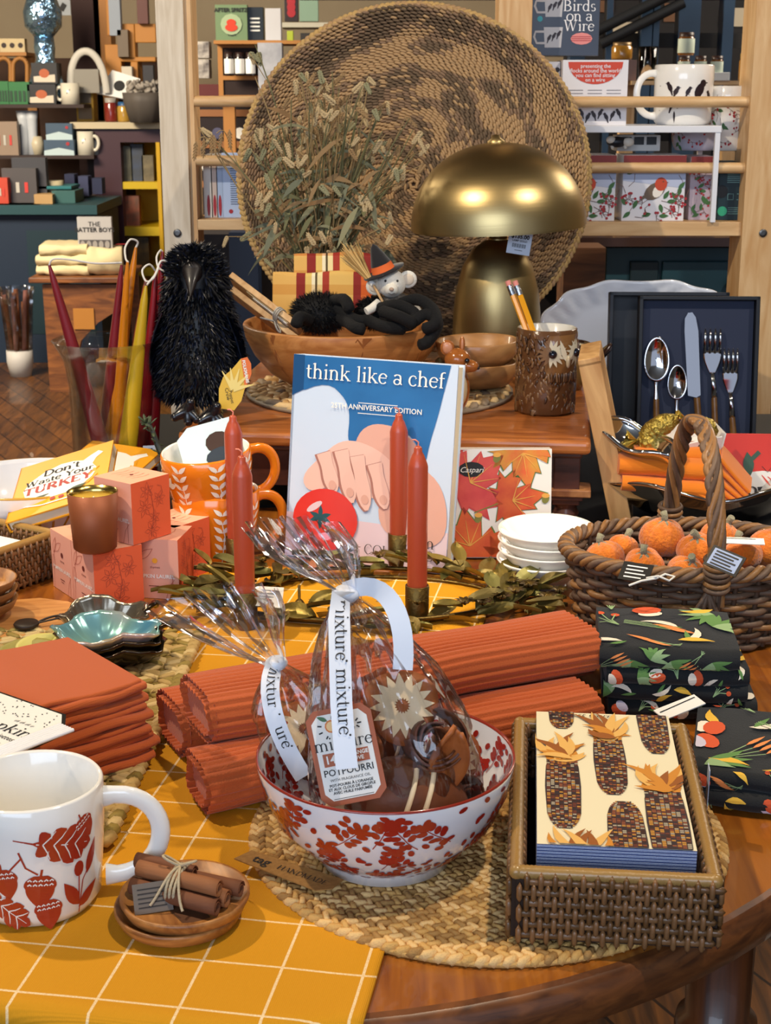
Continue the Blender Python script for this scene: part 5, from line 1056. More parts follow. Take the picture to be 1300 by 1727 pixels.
# ================= riser =================
RW=wood('riser_top_wood','#8a4a20','#b96f35',(2,12,10),5,.38,coat=.25); RD=wood('riser_dark_wood','#3a1f1c','#5a3226',(3,10,10),5,.4,coat=.2); RL=wood('riser_worn_wood','#7a4a2c','#b07c4c',(6,6,6),6,.5)
RZ=T+.12; rr=R(-7); RC=Vector((.262,1.86,0)); ux=Vector((math.cos(rr),math.sin(rr),0)); uy=Vector((-math.sin(rr),math.cos(rr),0))
def RP(a,b,z): return RC+ux*a+uy*b+Vector((0,0,z))   # a along the front edge (negative = left), b towards the back
def Wr(px,py,dz=0): return W(px,py,RZ+dz)
rs=thing('wooden_riser','low antique wooden riser with dark apron carrying the lamp, bowls and crow','stand',RP(-.27,.35,T),rr)
mb=MB(); mb.box(0,0,.111,.545,.70,.018,0); mb.build('top',[RW],rs,bevel=.006,seg=3)
mb=MB(); mb.box(0,0,.099,.525,.68,.008,0); mb.build('moulding',[RD],rs,bevel=.003)
mb=MB()
for y in(-.32,.32): mb.box(0,y,.070,.50,.014,.052,0)
for x in(-.245,.245): mb.box(x,0,.070,.014,.64,.052,0)
mb.build('apron',[RD],rs)
for sx in(-1,1):
    for sy in(-1,1):
        l=MB(); x,y=sx*.243,sy*.315
        l.box(x,y,.068,.034,.034,.056,0); l.box(x+sx*.006,y,.047,.052,.046,.010,1); l.box(x,y,.040,.044,.042,.007,0); l.box(x,y,.034,.036,.036,.008,0)
        l.lathe([(0,.031),(.017,.031),(.014,.024),(.018,.016),(.013,.003),(.012,0),(0,0)],16,0,TR(x,y,0)); l.build('leg',[RD,RL],rs,bevel=.0015)
# woven round mat on riser
TV=[mat('raffia_tan','#c59c62',.6,coat=.1,bump=(300,.4)),mat('raffia_pale','#e0bf88',.6,bump=(300,.4)),mat('raffia_grey','#8e7c66',.6,bump=(300,.4))]
tvc=Wr(640,668); mb=MB(); braid_rings(mb,.012,.196,.024,.011,cl=.026,lf=1.35,ov=1.1,slant=.7,rnd=random.Random(9)); mb.lathe([(0,.001),(.2,.001),(.2,.005),(0,.005)],40,2)
mb.build('woven_trivet',TV,loc=(tvc.x,2.19,RZ),label='round braided raffia mat on the riser under the wooden bowls',cat='trivet')
# ================= seagrass wall tray =================
WV=[mat('reed_brown','#826850',.75,bump=(400,.4)),mat('reed_dark','#66533f',.8,bump=(400,.4)),mat('reed_light','#ab8a62',.7,bump=(400,.4)),mat('reed_rim','#bb9a62',.75,bump=(400,.4)),mat('reed_back','#3f2f24',.9)]
BT=Vector((.049,2.605,1.163)); up=Vector((0,.19,.576)).normalized(); BMx=frame(BT,(1,0,0),up)
mb=MB(); rnd=random.Random(2); BR=.292
zf=lambda r: -.045+.045*(r/BR)**2+ (.02*max(0,(r-.25)/.04))
r=.006
while r<BR:
    n=max(5,int(2*PI*r/.0112)); ph=rnd.random()
    for i in range(n):
        a=2*PI*(i+ph)/n; 
        if math.sin(a)*r>.31 : continue
        g_=noise.noise(Vector((math.cos(a)*3,math.sin(a)*3,r*30)))
        mi=2 if g_>.12 else (1 if g_<-.15 or rnd.random()<.2 else 0)
        if rnd.random()<.15: mi=2
        mb.spin((r*math.cos(a),r*math.sin(a),zf(r)),(-math.sin(a)+.32*math.cos(a),math.cos(a)+.32*math.sin(a),.12),(0,0,1),.0160,.0054,.0055,mi)
    r+=.0046
mb.lathe([(0,-.048),(.1,-.044),(.2,-.028),(BR,-.003),(BR+.004,-.006),(.2,-.034),(.1,-.05),(0,-.054)],64,4)
for i in range(200):
    a=2*PI*i/200
    for k,(dr,dz) in enumerate(((0,.022),(.007,.015),(.003,.006))):
        mb.spin(((BR+dr)*math.cos(a),(BR+dr)*math.sin(a),dz-.006),(-math.sin(a)+.55*math.cos(a)*(1 if k!=1 else -1),math.cos(a)+.55*math.sin(a)*(1 if k!=1 else -1),.25),(math.cos(a),math.sin(a),.6),.0185,.0100,.010,rnd.choice((3,3,2)))
mb.build('woven_wall_tray',WV,mtx=BMx,label='huge round seagrass tray leaning upright behind the lamp and dried grasses',cat='basket')
# ================= mushroom lamp =================
LY=2.38; lc=Q(838,500,LY); lz=RZ
lm=thing('table_lamp','brushed brass mushroom table lamp on the riser with a paper price tag','lamp',(lc.x,LY,lz))
sT=Matrix.Translation((0,0,0)); 
zr=Q(838,382,LY).z-lz; zt=Q(838,240,LY).z-lz; sr=.1385
bz=Q(838,404,LY).z-lz
mb=MB(); mb.lathe([(0,0),(.0705,0),(.0715,.004),(.070,bz*.45),(.066,bz*.62),(.056,bz*.80),(.040,bz*.93),(.022,bz*.99),(.014,bz),(0,bz)],64); mb.build('base',BRASS,lm)
mb=MB(); mb.lathe([(.0125,bz-.002),(.0125,zr+.02),(.006,zr+.02),(.006,zt)],24); mb.lathe([(.0145,bz),(.0145,bz+.004),(.0128,bz+.005)],24); mb.build('stem',BRASS,lm)
mb=MB(); H_=zt-zr; pr=[(sr*math.cos(R(q))**.92 if q<90 else 0,H_*math.sin(R(q))) for q in range(0,91,6)]; pi_=[(max(0,a-.0022),b-.0025) for a,b in reversed(pr)]
mb.lathe(pr+pi_,96); mb.build('shade',[mat('brushed_brass_shade','#b39d6e',.34,1,bump=(220,.05),stretch=(.03,.03,1),aniso=.4)],lm,loc=(0,0,zr),rot=(0,R(-2.6),0))
mb=MB(); mb.lathe([(0,.012),(.006,.011),(.008,.006),(.014,.002),(.014,-.002)],24); mb.build('finial',BRASS,lm,loc=(-.0065,0,zt),rot=(0,R(-2.6),0))
mb=MB(); mb.ext([(-.018,-.018),(.018,-.018),(.018,.018),(-.018,.018)],.0007,0); f=flat(.001)
mb.text('$135.00',0,.006,.0085,f,1,bold=.04); mb.text('LAMP GOLD',0,.001,.0042,f,1,bold=.02)
for i in range(16): mb.strip([(-.01+.0013*i,-.008),(-.01+.0013*i,-.002)],.0005 if i%3 else .0009,f,1)
mb.strip([(-.006,-.012),(.006,-.012)],.0008,f,1)
p=Q(876,409,LY-.085); mb.build('price_tag',[mat('tag_paleblue','#c9d6e6',.6),INK],lm,loc=(p.x-lc.x,-.085,p.z-lz),rot=(R(86),0,0) and (R(86),R(9),0))
mb=MB(); q=Q(858,392,LY-.06); mb.tube([(.012,-.012,bz+.012),(q.x-lc.x,-.05,q.z-lz+.004),(p.x-lc.x-.01,-.084,p.z-lz+.018)],.0006,5); mb.build('tag_string',TWINE,lm)
# ================= large wooden bowl =================
BWD=wood('acacia_bowl','#a3622c','#cf9152',(2,2,9),4,.42,coat=.12,rings=6)
bc=Vector((Q(577,600,2.19).x,2.19,RZ+.012)); bh_=.092
mb=MB(); OB=[(0,.002),(.068,.002),(.072,0),(.080,.004),(.108,.022),(.130,.048),(.143,.074),(.1465,bh_)]
mb.lathe(OB+[(.1455,bh_+.002),(.139,bh_+.002),(.1375,bh_-.002),(.132,.070),(.112,.034),(.07,.014),(0,.012)],72)
f_,Lt=surf(OB[3:],.0003); fn=lambda x,y:f_(x,max(0,min(Lt,y)))
DS=mat('bowl_heartwood','#8a5026',.42,var=(25,'#a8683a',.3)); 
for a_,w1 in((-2.3,.10),(-1.35,.16),(-.55,.2),(-.2,.08)):
    mb.strip([(a_+.02*math.sin(t*.9),Lt*t/10) for t in range(11)],[w1*(.5+.5*math.sin(t*.33+a_)) for t in range(11)],fn,1)
mb.build('wooden_bowl',[BWD,DS],loc=bc,label='large acacia wooden bowl on the riser full of plush toys and towels',cat='bowl')
def BQ(px,py,Y): return Q(px,py,Y)
# plush helper
def fuzz(mb,c,r,n,l,w_,mi,seed,fn=None,up_=0,M=None,dirf=None):
    rnd=random.Random(seed)
    for i in range(n):
        z=rnd.uniform(-1,1); a=rnd.uniform(0,2*PI); q=math.sqrt(1-z*z); d=Vector((q*math.cos(a),q*math.sin(a),z)); k=fn(d) if fn else 1
        p=Vector((c[0]+d.x*r[0]*k,c[1]+d.y*r[1]*k,c[2]+d.z*r[2]*k)); t=(d+Vector((rnd.uniform(-.5,.5),rnd.uniform(-.5,.5),rnd.uniform(-.5,.5)+up_))).normalized()
        if dirf: t=dirf(p,d,rnd)
        s=t.cross(Vector((rnd.uniform(-1,1),rnd.uniform(-1,1),rnd.uniform(-1,1)))).normalized()*w_; L_=l*rnd.uniform(.6,1.3); p0=p-t*L_*.2
        mb.add([p0-s,p0+s,p0+t*L_*.6+s*.8,p0+t*L_,p0+t*L_*.6-s*.8],[(0,1,2,3,4)],mi if isinstance(mi,int) else rnd.choice(mi),False,M)
FUR=mat('black_fur','#060506',.8); FUR2=mat('black_fur_dark','#0d0c0d',.7); FELT=mat('black_felt','#070709',.92,bump=(400,.5))
def spider(label,px_,py_,Y,r,legs,seed):
    c=BQ(px_,py_,Y); t=thing('plush_spider',label,'plush toy',c,0,'black plush spiders in the wooden bowl'); mb=MB()
    mb.ell((0,0,0),(r,r*.8,r*.66),20,12,0); fuzz(mb,(0,0,0),(r,r*.8,r*.66),2600,.010,.0006,(0,1),seed); mb.build('body',[FUR,FUR2],t)
    for l in legs:
        m=MB(); pts=[BQ(*q)-c for q in l]; sm=[]
        for i in range(len(pts)-1):
            p0=pts[max(i-1,0)];p1=pts[i];p2=pts[i+1];p3=pts[min(i+2,len(pts)-1)]
            for k in range(5): u=k/5; sm.append(.5*((2*p1)+(p2-p0)*u+(2*p0-5*p1+4*p2-p3)*u*u+(3*p1-p0-3*p2+p3)*u**3))
        sm.append(pts[-1]); m.tube(sm,[.0085]*(len(sm)-1)+[.004],10); m.build('leg',[FELT],t)
spider('round fuzzy black plush spider sitting left of centre in the large wooden bowl',540,528,2.16,.040,[[(570,520,2.14),(600,540,2.1),(622,540,2.09)],[(555,510,2.16),(580,505,2.12),(590,525,2.1)],[(520,540,2.12),(505,535,2.09),(498,552,2.08)],[(575,535,2.13),(598,552,2.08),(615,556,2.07)]],5)
spider('black plush spider with long felt legs draped over the right rim of the wooden bowl',635,528,2.15,.030,[[(640,520,2.12),(670,515,2.09),(700,530,2.07),(690,548,2.06),(660,548,2.07)],[(650,535,2.1),(690,545,2.06),(718,530,2.06),(738,545,2.05),(722,575,2.04),(708,582,2.03)],[(660,520,2.12),(700,505,2.1),(728,520,2.07),(735,545,2.04),(712,556,2.04)],[(620,540,2.09),(650,552,2.06),(685,555,2.06)],[(645,525,2.08),(675,535,2.05),(700,548,2.05)]],8)
# plaid towels
def plaid():
    m=mat('plaid_cotton','#d9b45a',.85,weave=(500,.2)); nt=m.node_tree;N=nt.nodes;L=nt.links;b=N['Principled BSDF']; tc=N.new('ShaderNodeTexCoord'); s=N.new('ShaderNodeSeparateXYZ'); L.new(tc.outputs['Object'],s.inputs[0])
    def ramp(sock,off,per,st):
        a=N.new('ShaderNodeMath'); a.operation='MULTIPLY_ADD'; a.inputs[1].default_value=1/per; a.inputs[2].default_value=off; L.new(sock,a.inputs[0]); f=N.new('ShaderNodeMath'); f.operation='FRACT'; L.new(a.outputs[0],f.inputs[0])
        r=N.new('ShaderNodeValToRGB'); r.color_ramp.interpolation='CONSTANT'; e=r.color_ramp.elements; e[0].position=0; e[0].color=hx(st[0][1]); e[1].position=st[1][0]; e[1].color=hx(st[1][1])
        for p_,c_ in st[2:]: q=e.new(p_); q.color=hx(c_)
        L.new(f.outputs[0],r.inputs[0]); return r.outputs[0]
    A_=ramp(s.outputs[0],.50,.165,[(0,'#7a1f22'),(.04,'#e0b060'),(.26,'#8e2a24'),(.34,'#e3c06a'),(.40,'#f3e6c0'),(.43,'#5a4a2a'),(.45,'#f0dca0'),(.50,'#a83a2a'),(.56,'#e2b765'),(.78,'#8e2a24'),(.85,'#d8692e')])
    B_=ramp(s.outputs[1],.2,.10,[(0,'#ffffff'),(.25,'#e9c9a0'),(.4,'#ffffff'),(.62,'#d98a5a'),(.72,'#ffffff')])
    mx=N.new('ShaderNodeMix'); mx.data_type='RGBA'; mx.blend_type='MULTIPLY'; mx.inputs[0].default_value=.6; L.new(A_,mx.inputs[6]); L.new(B_,mx.inputs[7]); L.new(mx.outputs[2],b.inputs['Base Color']); return m
PLD_=plaid()
for i,(l,px_,py_,Y,w_,d_) in enumerate((('front plaid orange and yellow folded towel standing in the wooden bowl',545,502,2.245,.150,.080),('rear plaid folded towel higher behind the front one in the bowl',562,478,2.268,.118,.095))):
    mb=MB(); cloth_slab(mb,w_,d_,.016,0,wob=.003,sd=i*5,nx=16); p=BQ(px_,py_,Y); mb.build('plaid_towel',PLD_,loc=(p.x,Y,p.z-.002),rot=(R(78),0,R(-3) if i==0 else 0),label=l,cat='towel',group='plaid towels in the wooden bowl')
# wooden sticks / box with twine
WB=wood('craft_wood','#b98a55','#dcb684',(10,1.5,10),5,.55)
p0=BQ(392,470,2.19); p1=BQ(505,556,2.14)
for i,(l,off) in enumerate((('lower long wooden utensil pack leaning out of the wooden bowl beside the crow',Vector((0,.01,-.022))),('upper long wooden utensil pack with a paper band tied by twine beside the crow',Vector((0,0,0))))):
    c=(p0+p1)/2+off; M=frame(c,p1-p0,(0,-1,.5)); t=thing('wooden_utensil_pack',l,'utensil',mtx=M); L_=(p1-p0).length; MB().box(0,0,0,L_,.034,.009).build('wood',WB,t,bevel=.001)
    if i: 
        MB().box(.01,.0,.0050,L_*.62,.024,.0012).build('paper_band',mat('band_kraft','#c9b48a',.7),t); b=MB(); b.box(.015,.004,.0062,L_*.5,.010,.0012,0); b.text('WOODEN TOOL SET',.015,.002,.005,flat(.0074),1); b.build('printed_strip',[PAPER,INK],t)
        tw=MB(); 
        for k in range(3): tw.tube([(.026+k*.003,.022*math.cos(a),.002+.010*math.sin(a)) for a in [2*PI*j/16 for j in range(16)]],.0012,6,closed=True)
        for sx in(-1,1): tw.tube(bez((.028,0,.012),(.028+sx*.02,.02,.03),(.028+sx*.03,-.01,.02),(.028,0,.012)),.0012,6); tw.tube(bez((.028,0,.012),(.028+sx*.01,-.02,.02),(.028+sx*.02,-.03,.01),(.028+sx*.015,-.036,-.004)),.0012,6)
        tw.build('twine',mat('white_twine','#b8b3a8',.8),t)
# broom
t=thing('mini_broom','miniature straw broom held upright beside the felt mouse','broom',(0,0,0)); a=BQ(628,478,2.12); b=BQ(672,556,2.10); e=BQ(590,425,2.16)
m=MB(); m.tube([a,b],.0020,8); m.build('handle',WB,t); m=MB(); rnd=random.Random(6)
for i in range(90):
    d=(e-a); s=Vector((rnd.uniform(-1,1),rnd.uniform(-.6,.6),rnd.uniform(-1,1)))*.012; m.tube([a+s*.12,a+d*.5+s*.55,a+d*rnd.uniform(.9,1.12)+s*1.1],[.0008,.0007,.0004],4,i%2)
m.build('bristles',[mat('straw_pale','#cfae72',.7),mat('straw_dark','#a8844c',.7)],t); m=MB(); m.tube([a+(e-a)*.06,a-(e-a)*.05],.004,10); m.build('binding',PAPER,t)
# felt mouse witch
mc=BQ(660,478,2.13); t=thing('felt_mouse','white felt mouse in a black witch hat and grey tweed vest on the bowl','plush toy',mc)
WF=mat('white_felt','#e6e0d2',.9,sheen=.3,bump=(500,.5)); m=MB(); m.ell((0,0,0),(.021,.022,.020),20,14,0); m.ell((0,-.018,-.006),(.010,.011,.009),12,8,0); m.ell((-.0,-.0285,-.005),(.0035,.003,.003),8,6,1)
for sx in(-1,1): m.ell((sx*.0085,-.0195,.006),.0018,8,6,2)
m.tube([(-.005,-.0255,-.0105),(0,-.0265,-.0125),(.005,-.0255,-.0105)],.0005,5,2); m.build('head',[WF,mat('nose_tan','#b59a86',.8),INK],t)
for sx in(-1,1):
    m=MB(); m.ell((0,0,0),(.013,.0045,.0125),16,10,0); m.ell((0,-.003,0),(.009,.003,.0085),14,8,1); m.build('ear',[WF,mat('ear_inner','#d9c9b4',.9)],t,loc=(sx*.0235,-.002,.006 if sx>0 else -.004))
m=MB(); m.lathe([(0,0),(.030,.001),(.031,.003),(.017,.004),(.015,.014),(.010,.028),(.005,.040),(0,.045)],24,0,mis=[0,0,0,1,0,0,0]); m.build('witch_hat',[mat('hat_felt','#17161a',.9,sheen=.3),mat('hat_band','#d5622a',.8)],t,loc=(-.010,.002,.0145),rot=(R(4),R(-22),0))
m=MB(); m.ell((0,0,0),(.026,.020,.030),18,12,0); m.build('vest',[mat('grey_tweed','#6b645c',.9,bump=(500,.9),var=(300,'#3a3632',.2))],t,loc=(.006,.004,-.042))
for pts in ([(-.018,-.006,-.026),(-.028,-.014,-.034),(-.036,-.018,-.038)],[(.022,-.002,-.022),(.034,-.008,-.034),(.042,-.012,-.046)]): m=MB(); m.tube(pts,[.006,.0065,.006],10); m.build('arm',WF,t)
# ================= crow plush =================
cc=Vector((-.262,2.06,RZ)); t=thing('plush_crow','black feathered crow puppet standing at the left end of the riser','plush toy',cc)
CF=[mat('crow_feather','#0b0d12',.42),mat('crow_feather_blue','#161d30',.35),mat('crow_feather_soft','#18181b',.55)]
prof=[(0,.02),(.045,.022),(.060,.04),(.0625,.075),(.056,.12),(.045,.155),(.040,.18),(.040,.205),(.033,.225),(.018,.237),(0,.241)]
m=MB(); m.lathe(prof,28,0); rnd=random.Random(3)
Lp=[(z,r) for r,z in prof]
for i in range(9000):
    z=rnd.uniform(.022,.241); a=rnd.uniform(0,2*PI); r=inter(Lp[1:],z); 
    if z>.18: # head bulges forward
        cy=-.008
    else: cy=0
    p=Vector((r*math.cos(a),r*math.sin(a)*.9+cy,z)); dn=Vector((math.cos(a),math.sin(a),.25))
    if z<.2: t_=(dn*.55+Vector((rnd.uniform(-.35,.35),rnd.uniform(-.35,.35),-.9+rnd.uniform(-.2,.5)))).normalized(); L_=rnd.uniform(.012,.022); w_=.0016
    else: t_=(dn+Vector((rnd.uniform(-.6,.6),rnd.uniform(-.6,.6),rnd.uniform(-.6,.8)))).normalized(); L_=rnd.uniform(.007,.014); w_=.0011
    if abs(math.cos(a))<.45 and math.sin(a)<0 and .185<z<.222: continue
    s=t_.cross(dn).normalized()*w_; n_l=dn.normalized()*.0022
    m.add([p-s,p+s,p+t_*L_*.6+s*.9+n_l,p+t_*L_+n_l*1.2,p+t_*L_*.6-s*.9+n_l],[(0,1,2,3,4)],rnd.choice((0,0,1,2)))
m.build('body',CF,t)
t.scale=(.92,.95,.955)
for sx in(-1,1):
    m=MB(); 
    for i in range(1400):
        u=rnd.random(); v_=rnd.uniform(-1,1); wz=.150-.11*u; cx=sx*(.047+.014*math.sin(u*PI)); p=Vector((cx+sx*.004*(1-v_*v_),v_*.035*(1-.4*u)-.004,wz)); t_=Vector((sx*.25,-.15+rnd.uniform(-.2,.2),-1)).normalized(); s=Vector((0,1,0)).cross(t_).normalized().lerp(Vector((0,1,0)),.7)*.0022; L_=rnd.uniform(.016,.026)
        o_=Vector((sx*.003,0,0)); m.add([p-s,p+s,p+t_*L_*.7+s+o_,p+t_*L_+o_,p+t_*L_*.7-s+o_],[(0,1,2,3,4)],rnd.choice((0,1,1)))
    m.ell((sx*.05,-.002,.09),(.010,.032,.062),14,10,0); m.build('wing',CF,t)
BEAK=mat('beak_brown','#1a1414',.5,coat=.1)
m=MB(); m.grid(lambda u,v:((.0135*(1-u)**.7)*math.sin((v-.5)*PI*1.05)*1.0,-.040-.026*u-.006*math.cos((v-.5)*PI),.212-.036*u**1.15+.004*math.cos((v-.5)*PI)*(1-u)),12,12); m.ell((0,-.038,.208),(.015,.010,.016),16,10); m.build('beak',[BEAK],t)
for sx in(-1,1): m=MB(); m.ell((sx*.0215,-.036,.218),.0036,10,8); m.build('eye',[mat('eye_black','#050505',.05,coat=1)],t)
FT=mat('black_rubber','#14141a',.28,coat=.4)
for (px_,py_) in((318,698),(362,705)):
    g=(Q(px_,py_-4,1.93)-cc); g=Vector((g.x/.92,g.y/.95,g.z/.955)); m=MB()
    m.ell((g.x,g.y,g.z),(.013,.010,.014),14,10); 
    for q,l in((200,.020),(-40,.016),(75,.017),(270,.014)):
        a=R(q); e=Vector((g.x+math.cos(a)*l,g.y-.008,g.z+math.sin(a)*l*.9)); m.tube([(g.x,g.y,g.z),((g.x+e.x)/2,g.y-.006,(g.z+e.z)/2+.002),e],[.0105,.0085,.006],10); m.ell(e,(.0068,.0065,.0065),10,8)
    m.build('foot',[FT],t)
m=MB(); tpos=[(-.012,-.040),(.010,-.036),(.016,-.020),(.0155,.004),(.019,.020),(.014,.034),(.006,.041),(-.002,.036),(-.010,.018),(-.019,.004),(-.020,-.014)]
m.ext(tpos,.0008,0); f=flat(.0012); m.poly([(.016,-.004),(.019,.020),(.014,.034),(.006,.041),(-.002,.036),(.008,.016)],f,1)
for k,q in enumerate((30,60,90,115,140)): m.strip([(.0,-.008),(.030*math.cos(R(q)),-.008+.030*math.sin(R(q)))],[.008,.001],flat(.0014),2)
m.text('FOLKMANIS',.008,.020,.0060,flat(.0016),3,a=R(-62),bold=.04); m.text('Crow',-.008,-.018,.0075,flat(.0016),4,a=R(-62)); m.text('Puppet',-.001,-.020,.0065,flat(.0016),4,a=R(-62))
p=Q(402,645,1.95)-cc; m.build('paper_tag',[mat('tag_yellow','#e0b63a',.5),mat('tag_orange','#e0702a',.5),mat('tag_palegold','#ecd680',.5),PAPER,INK],t,loc=p,rot=(R(80),R(18),0))
# ================= small figurine =================
fg=thing('squirrel_figurine','small glossy ceramic brown mouse figurine peeking from behind the blue book','figurine',(Q(765,700,2.0).x,2.0,RZ+.012))
CH=mat('ceramic_brown','#b06a30',.15,coat=.6,var=(120,'#8e4f22',.3)); CT=mat('ceramic_cream','#cdbb92',.2,coat=.5)
m=MB(); m.ell((0,.0,.030),(.022,.020,.034),18,14,0); m.ell((.004,-.012,.032),(.014,.012,.026),14,10,1); m.build('body',[CH,CT],fg)
m=MB(); m.ell((.004,-.006,.072),(.018,.017,.016),18,12,0); m.ell((.020,-.012,.064),(.013,.010,.009),14,8,0); m.ell((.031,-.014,.062),(.003,.003,.0028),8,6,1); m.ell((.016,-.021,.073),(.0036,.0025,.0036),10,8,2); m.build('head',[CH,INK,mat('eye_gloss','#08080a',.05,coat=1)],fg)
for x,z in((-.010,.088),(.010,.093)): m=MB(); m.ell((0,0,0),(.010 if x<0 else .004,.003,.011),14,8,0); m.ell((0,-.0022,0),(.007 if x<0 else .002,.002,.008),12,6,1); m.build('ear',[CH,mat('ear_pink','#c98a66',.3,coat=.4)],fg,loc=(x,-.006,z))
# ================= two small bowls, owl mug =================
sb=Vector((Q(803,640,2.19).x,2.19,RZ+.0115)); BW2=wood('mango_bowl','#8f5f34','#bd8a54',(2,8,8),4,.4,coat=.25)
for i,l in enumerate(('lower of the two shallow wooden bowls beside the owl mug','upper of the two shallow wooden bowls beside the owl mug')):
    MB().lathe([(0,.002),(.038,.002),(.042,0),(.050,.004),(.0595,.018),(.062,.036),(.0605,.0375),(.0575,.036),(.055,.020),(.042,.010),(0,.008)],56).build('wooden_bowl',BW2,loc=(sb.x+.001*i,sb.y,sb.z+.031*i),rot=(0,R(-1.5*i),0),label=l,cat='bowl',group='shallow wooden bowls on the riser')
# pair of dark leaf shapes inside upper bowl
m=MB(); rnd=random.Random(4)
for i in range(14): a=rnd.uniform(0,6.28); M=TR(.018*math.cos(a),-.01+.01*math.sin(a),.004,R(rnd.uniform(-30,30)),R(rnd.uniform(-30,30)),a); m.grid(lambda u,v:(u*.022,(v-.5)*.008*math.sin(PI*(u*.9+.05)),.003*math.sin(u*3)),5,2,0,M)
m.build('dried_pod',mat('pod_brown','#6b4a2a',.5),loc=(sb.x-.006,sb.y,sb.z+.040),label='small dry brown seed pod lying in the upper shallow wooden bowl',cat='seed pod')
oc=Wr(917,690); ow=thing('owl_mug','ceramic mug shaped like an owl in brown bark holding two pencils','mug',(oc.x,2.055,RZ))
BK=[mat('bark_glaze','#5f3f26',.22,coat=.5,bump=(70,.5)),mat('bark_light','#7d5f42',.25,coat=.5),mat('bark_dark','#3f2818',.3,coat=.4),mat('mug_inside','#d9d6cc',.15,coat=.5),mat('owl_cream','#d6cfb6',.2,coat=.5),mat('owl_eye','#0b1020',.05,coat=1),mat('owl_beak','#b9a98a',.25,coat=.4),mat('owl_tan','#7c5732',.22,coat=.5)]
m=MB(); hO=.118; m.lathe([(0,.002),(.036,.002),(.039,0),(.042,.004),(.0425,.04),(.040,.085),(.0415,hO),(.040,hO+.001),(.038,hO),(.037,.06),(.034,.01),(0,.008)],56,0,mis=[0]*7+[3]*4,wob=lambda a,z:.02*noise.noise(Vector((math.cos(a)*5,math.sin(a)*5,z*60))))
rnd=random.Random(1); fo=lambda x,y,o=.001:((.0418+o)*math.cos(x/.042-PI/2),(.0418+o)*math.sin(x/.042-PI/2),y)
for i in range(520):
    x=rnd.uniform(-.13,.13); y=rnd.uniform(.004,.112)
    face=(-.004<x<.052 and .055<y<.112)
    if face: continue
    p=Vector(fo(x,y,0)); nrm=Vector((p.x,p.y,0)).normalized(); d=Vector((0,0,1))+Vector((nrm.y,-nrm.x,0))*rnd.uniform(-.7,.7); m.spin(p,d,nrm,.012,.0042,.0024,rnd.choice((0,0,1,2,7)))
# owl face relief on the front right
fc_=lambda x,y:fo(x*1.5+.022,y*1.4+.083,.0042)
m.grid(lambda u,v:fo(.024+(u-.5)*.060,.083+(v-.5)*.060,.0005+.0035*max(0,1-((2*u-1)**2+(2*v-1)**2))**.5),14,14,7)
for sx in(-1,1):
    for q in range(15):
        a=R(q*24); m.leaf(sx*.013,.004,a,.014,.0036,fc_,4 if (math.cos(a)*sx<.2) else 1,n=4)
    p=Vector(fo(.022+sx*.0185,.088,.004)); m.ell(p,(.0062,.0062,.0062),12,8,5)
    m.leaf(sx*.002,-.006,R(90)-sx*R(18),.032,.007,lambda x,y:fo(x+.024,y+.083,.005),4)
p=Vector(fo(.024,.077,.006)); m.ell(p,(.0032,.004,.009),10,8,6)
for s_ in range(14):
    p=Vector(fo(.024+(s_-7)*.0035,.055,.002)); m.spin(p,(rnd.uniform(-.3,.3),0,1),(p.x,p.y,0),.018,.0035,.004,(1,0,2)[s_%3])
m.build('body',BK,ow); m=MB(); m.tube(bez((.040,.006,.095),(.066,.018,.100),(.066,.018,.03),(.040,.006,.028)),.006,10); m.build('handle',[BK[0]],ow,rot=(0,0,R(60)))
PEN=mat('pencil_yellow','#e8a01a',.3,coat=.4); ERS=mat('eraser_pink','#d98a80',.8); FER=mat('ferrule','#b9bcc4',.25,1,bump=(300,.3))
for i,(l,tx,bx) in enumerate((('left yellow pencil with pink eraser leaning in the owl mug',856,893),('right yellow pencil with pink eraser leaning in the owl mug',868,904))):
    a=Q(tx,474,2.075-.006*i); b=Q(bx,572,2.05-.004*i); d=(b-a).normalized(); b2=a+d*.150; t=thing('pencil',l,'pencil',b2,0,'yellow pencils in the owl mug')
    m=MB(); m.tube([a-b2+d*.020,Vector((0,0,0))],.0042,6,sm=False); m.build('shaft',PEN,t); m=MB(); m.tube([a-b2+d*.007,a-b2+d*.021],.0043,12); m.build('ferrule',FER,t); m=MB(); m.tube([a-b2,a-b2+d*.008],.0038,12); m.build('eraser',ERS,t)
# brown glossy duck dish
dd=Vector((Q(958,585,2.22).x,2.22,RZ)); t=thing('ceramic_dish','glossy dark brown ceramic creamer with upturned wing handle behind the owl mug','dish',dd)
GB=mat('dark_brown_glaze','#2c1a12',.1,coat=.7); m=MB(); m.lathe([(0,0),(.022,0),(.030,.02),(.033,.045),(.030,.066),(.0275,.066),(.029,.045),(.02,.01),(0,.006)],36,0,mis=[0]*4+[1]*4); m.build('body',[mat('brown_yellow_glaze','#8a6a3c',.2,coat=.5),mat('dish_inner','#cfc6ac',.2)],t)
m=MB(); m.tube([(.032*math.cos(a),.032*math.sin(a),.067) for a in [2*PI*i/24 for i in range(24)]],.004,8,closed=True); m.build('rim',[GB],t)
m=MB(); m.grid(lambda u,v:(.028+.036*u,(v-.5)*.030*math.sin(PI*min(1,.15+.8*u)),.040+.030*u**1.4-.010*math.cos((v-.5)*3)),12,8); m.build('wing_handle',[GB],t,solid=.005)
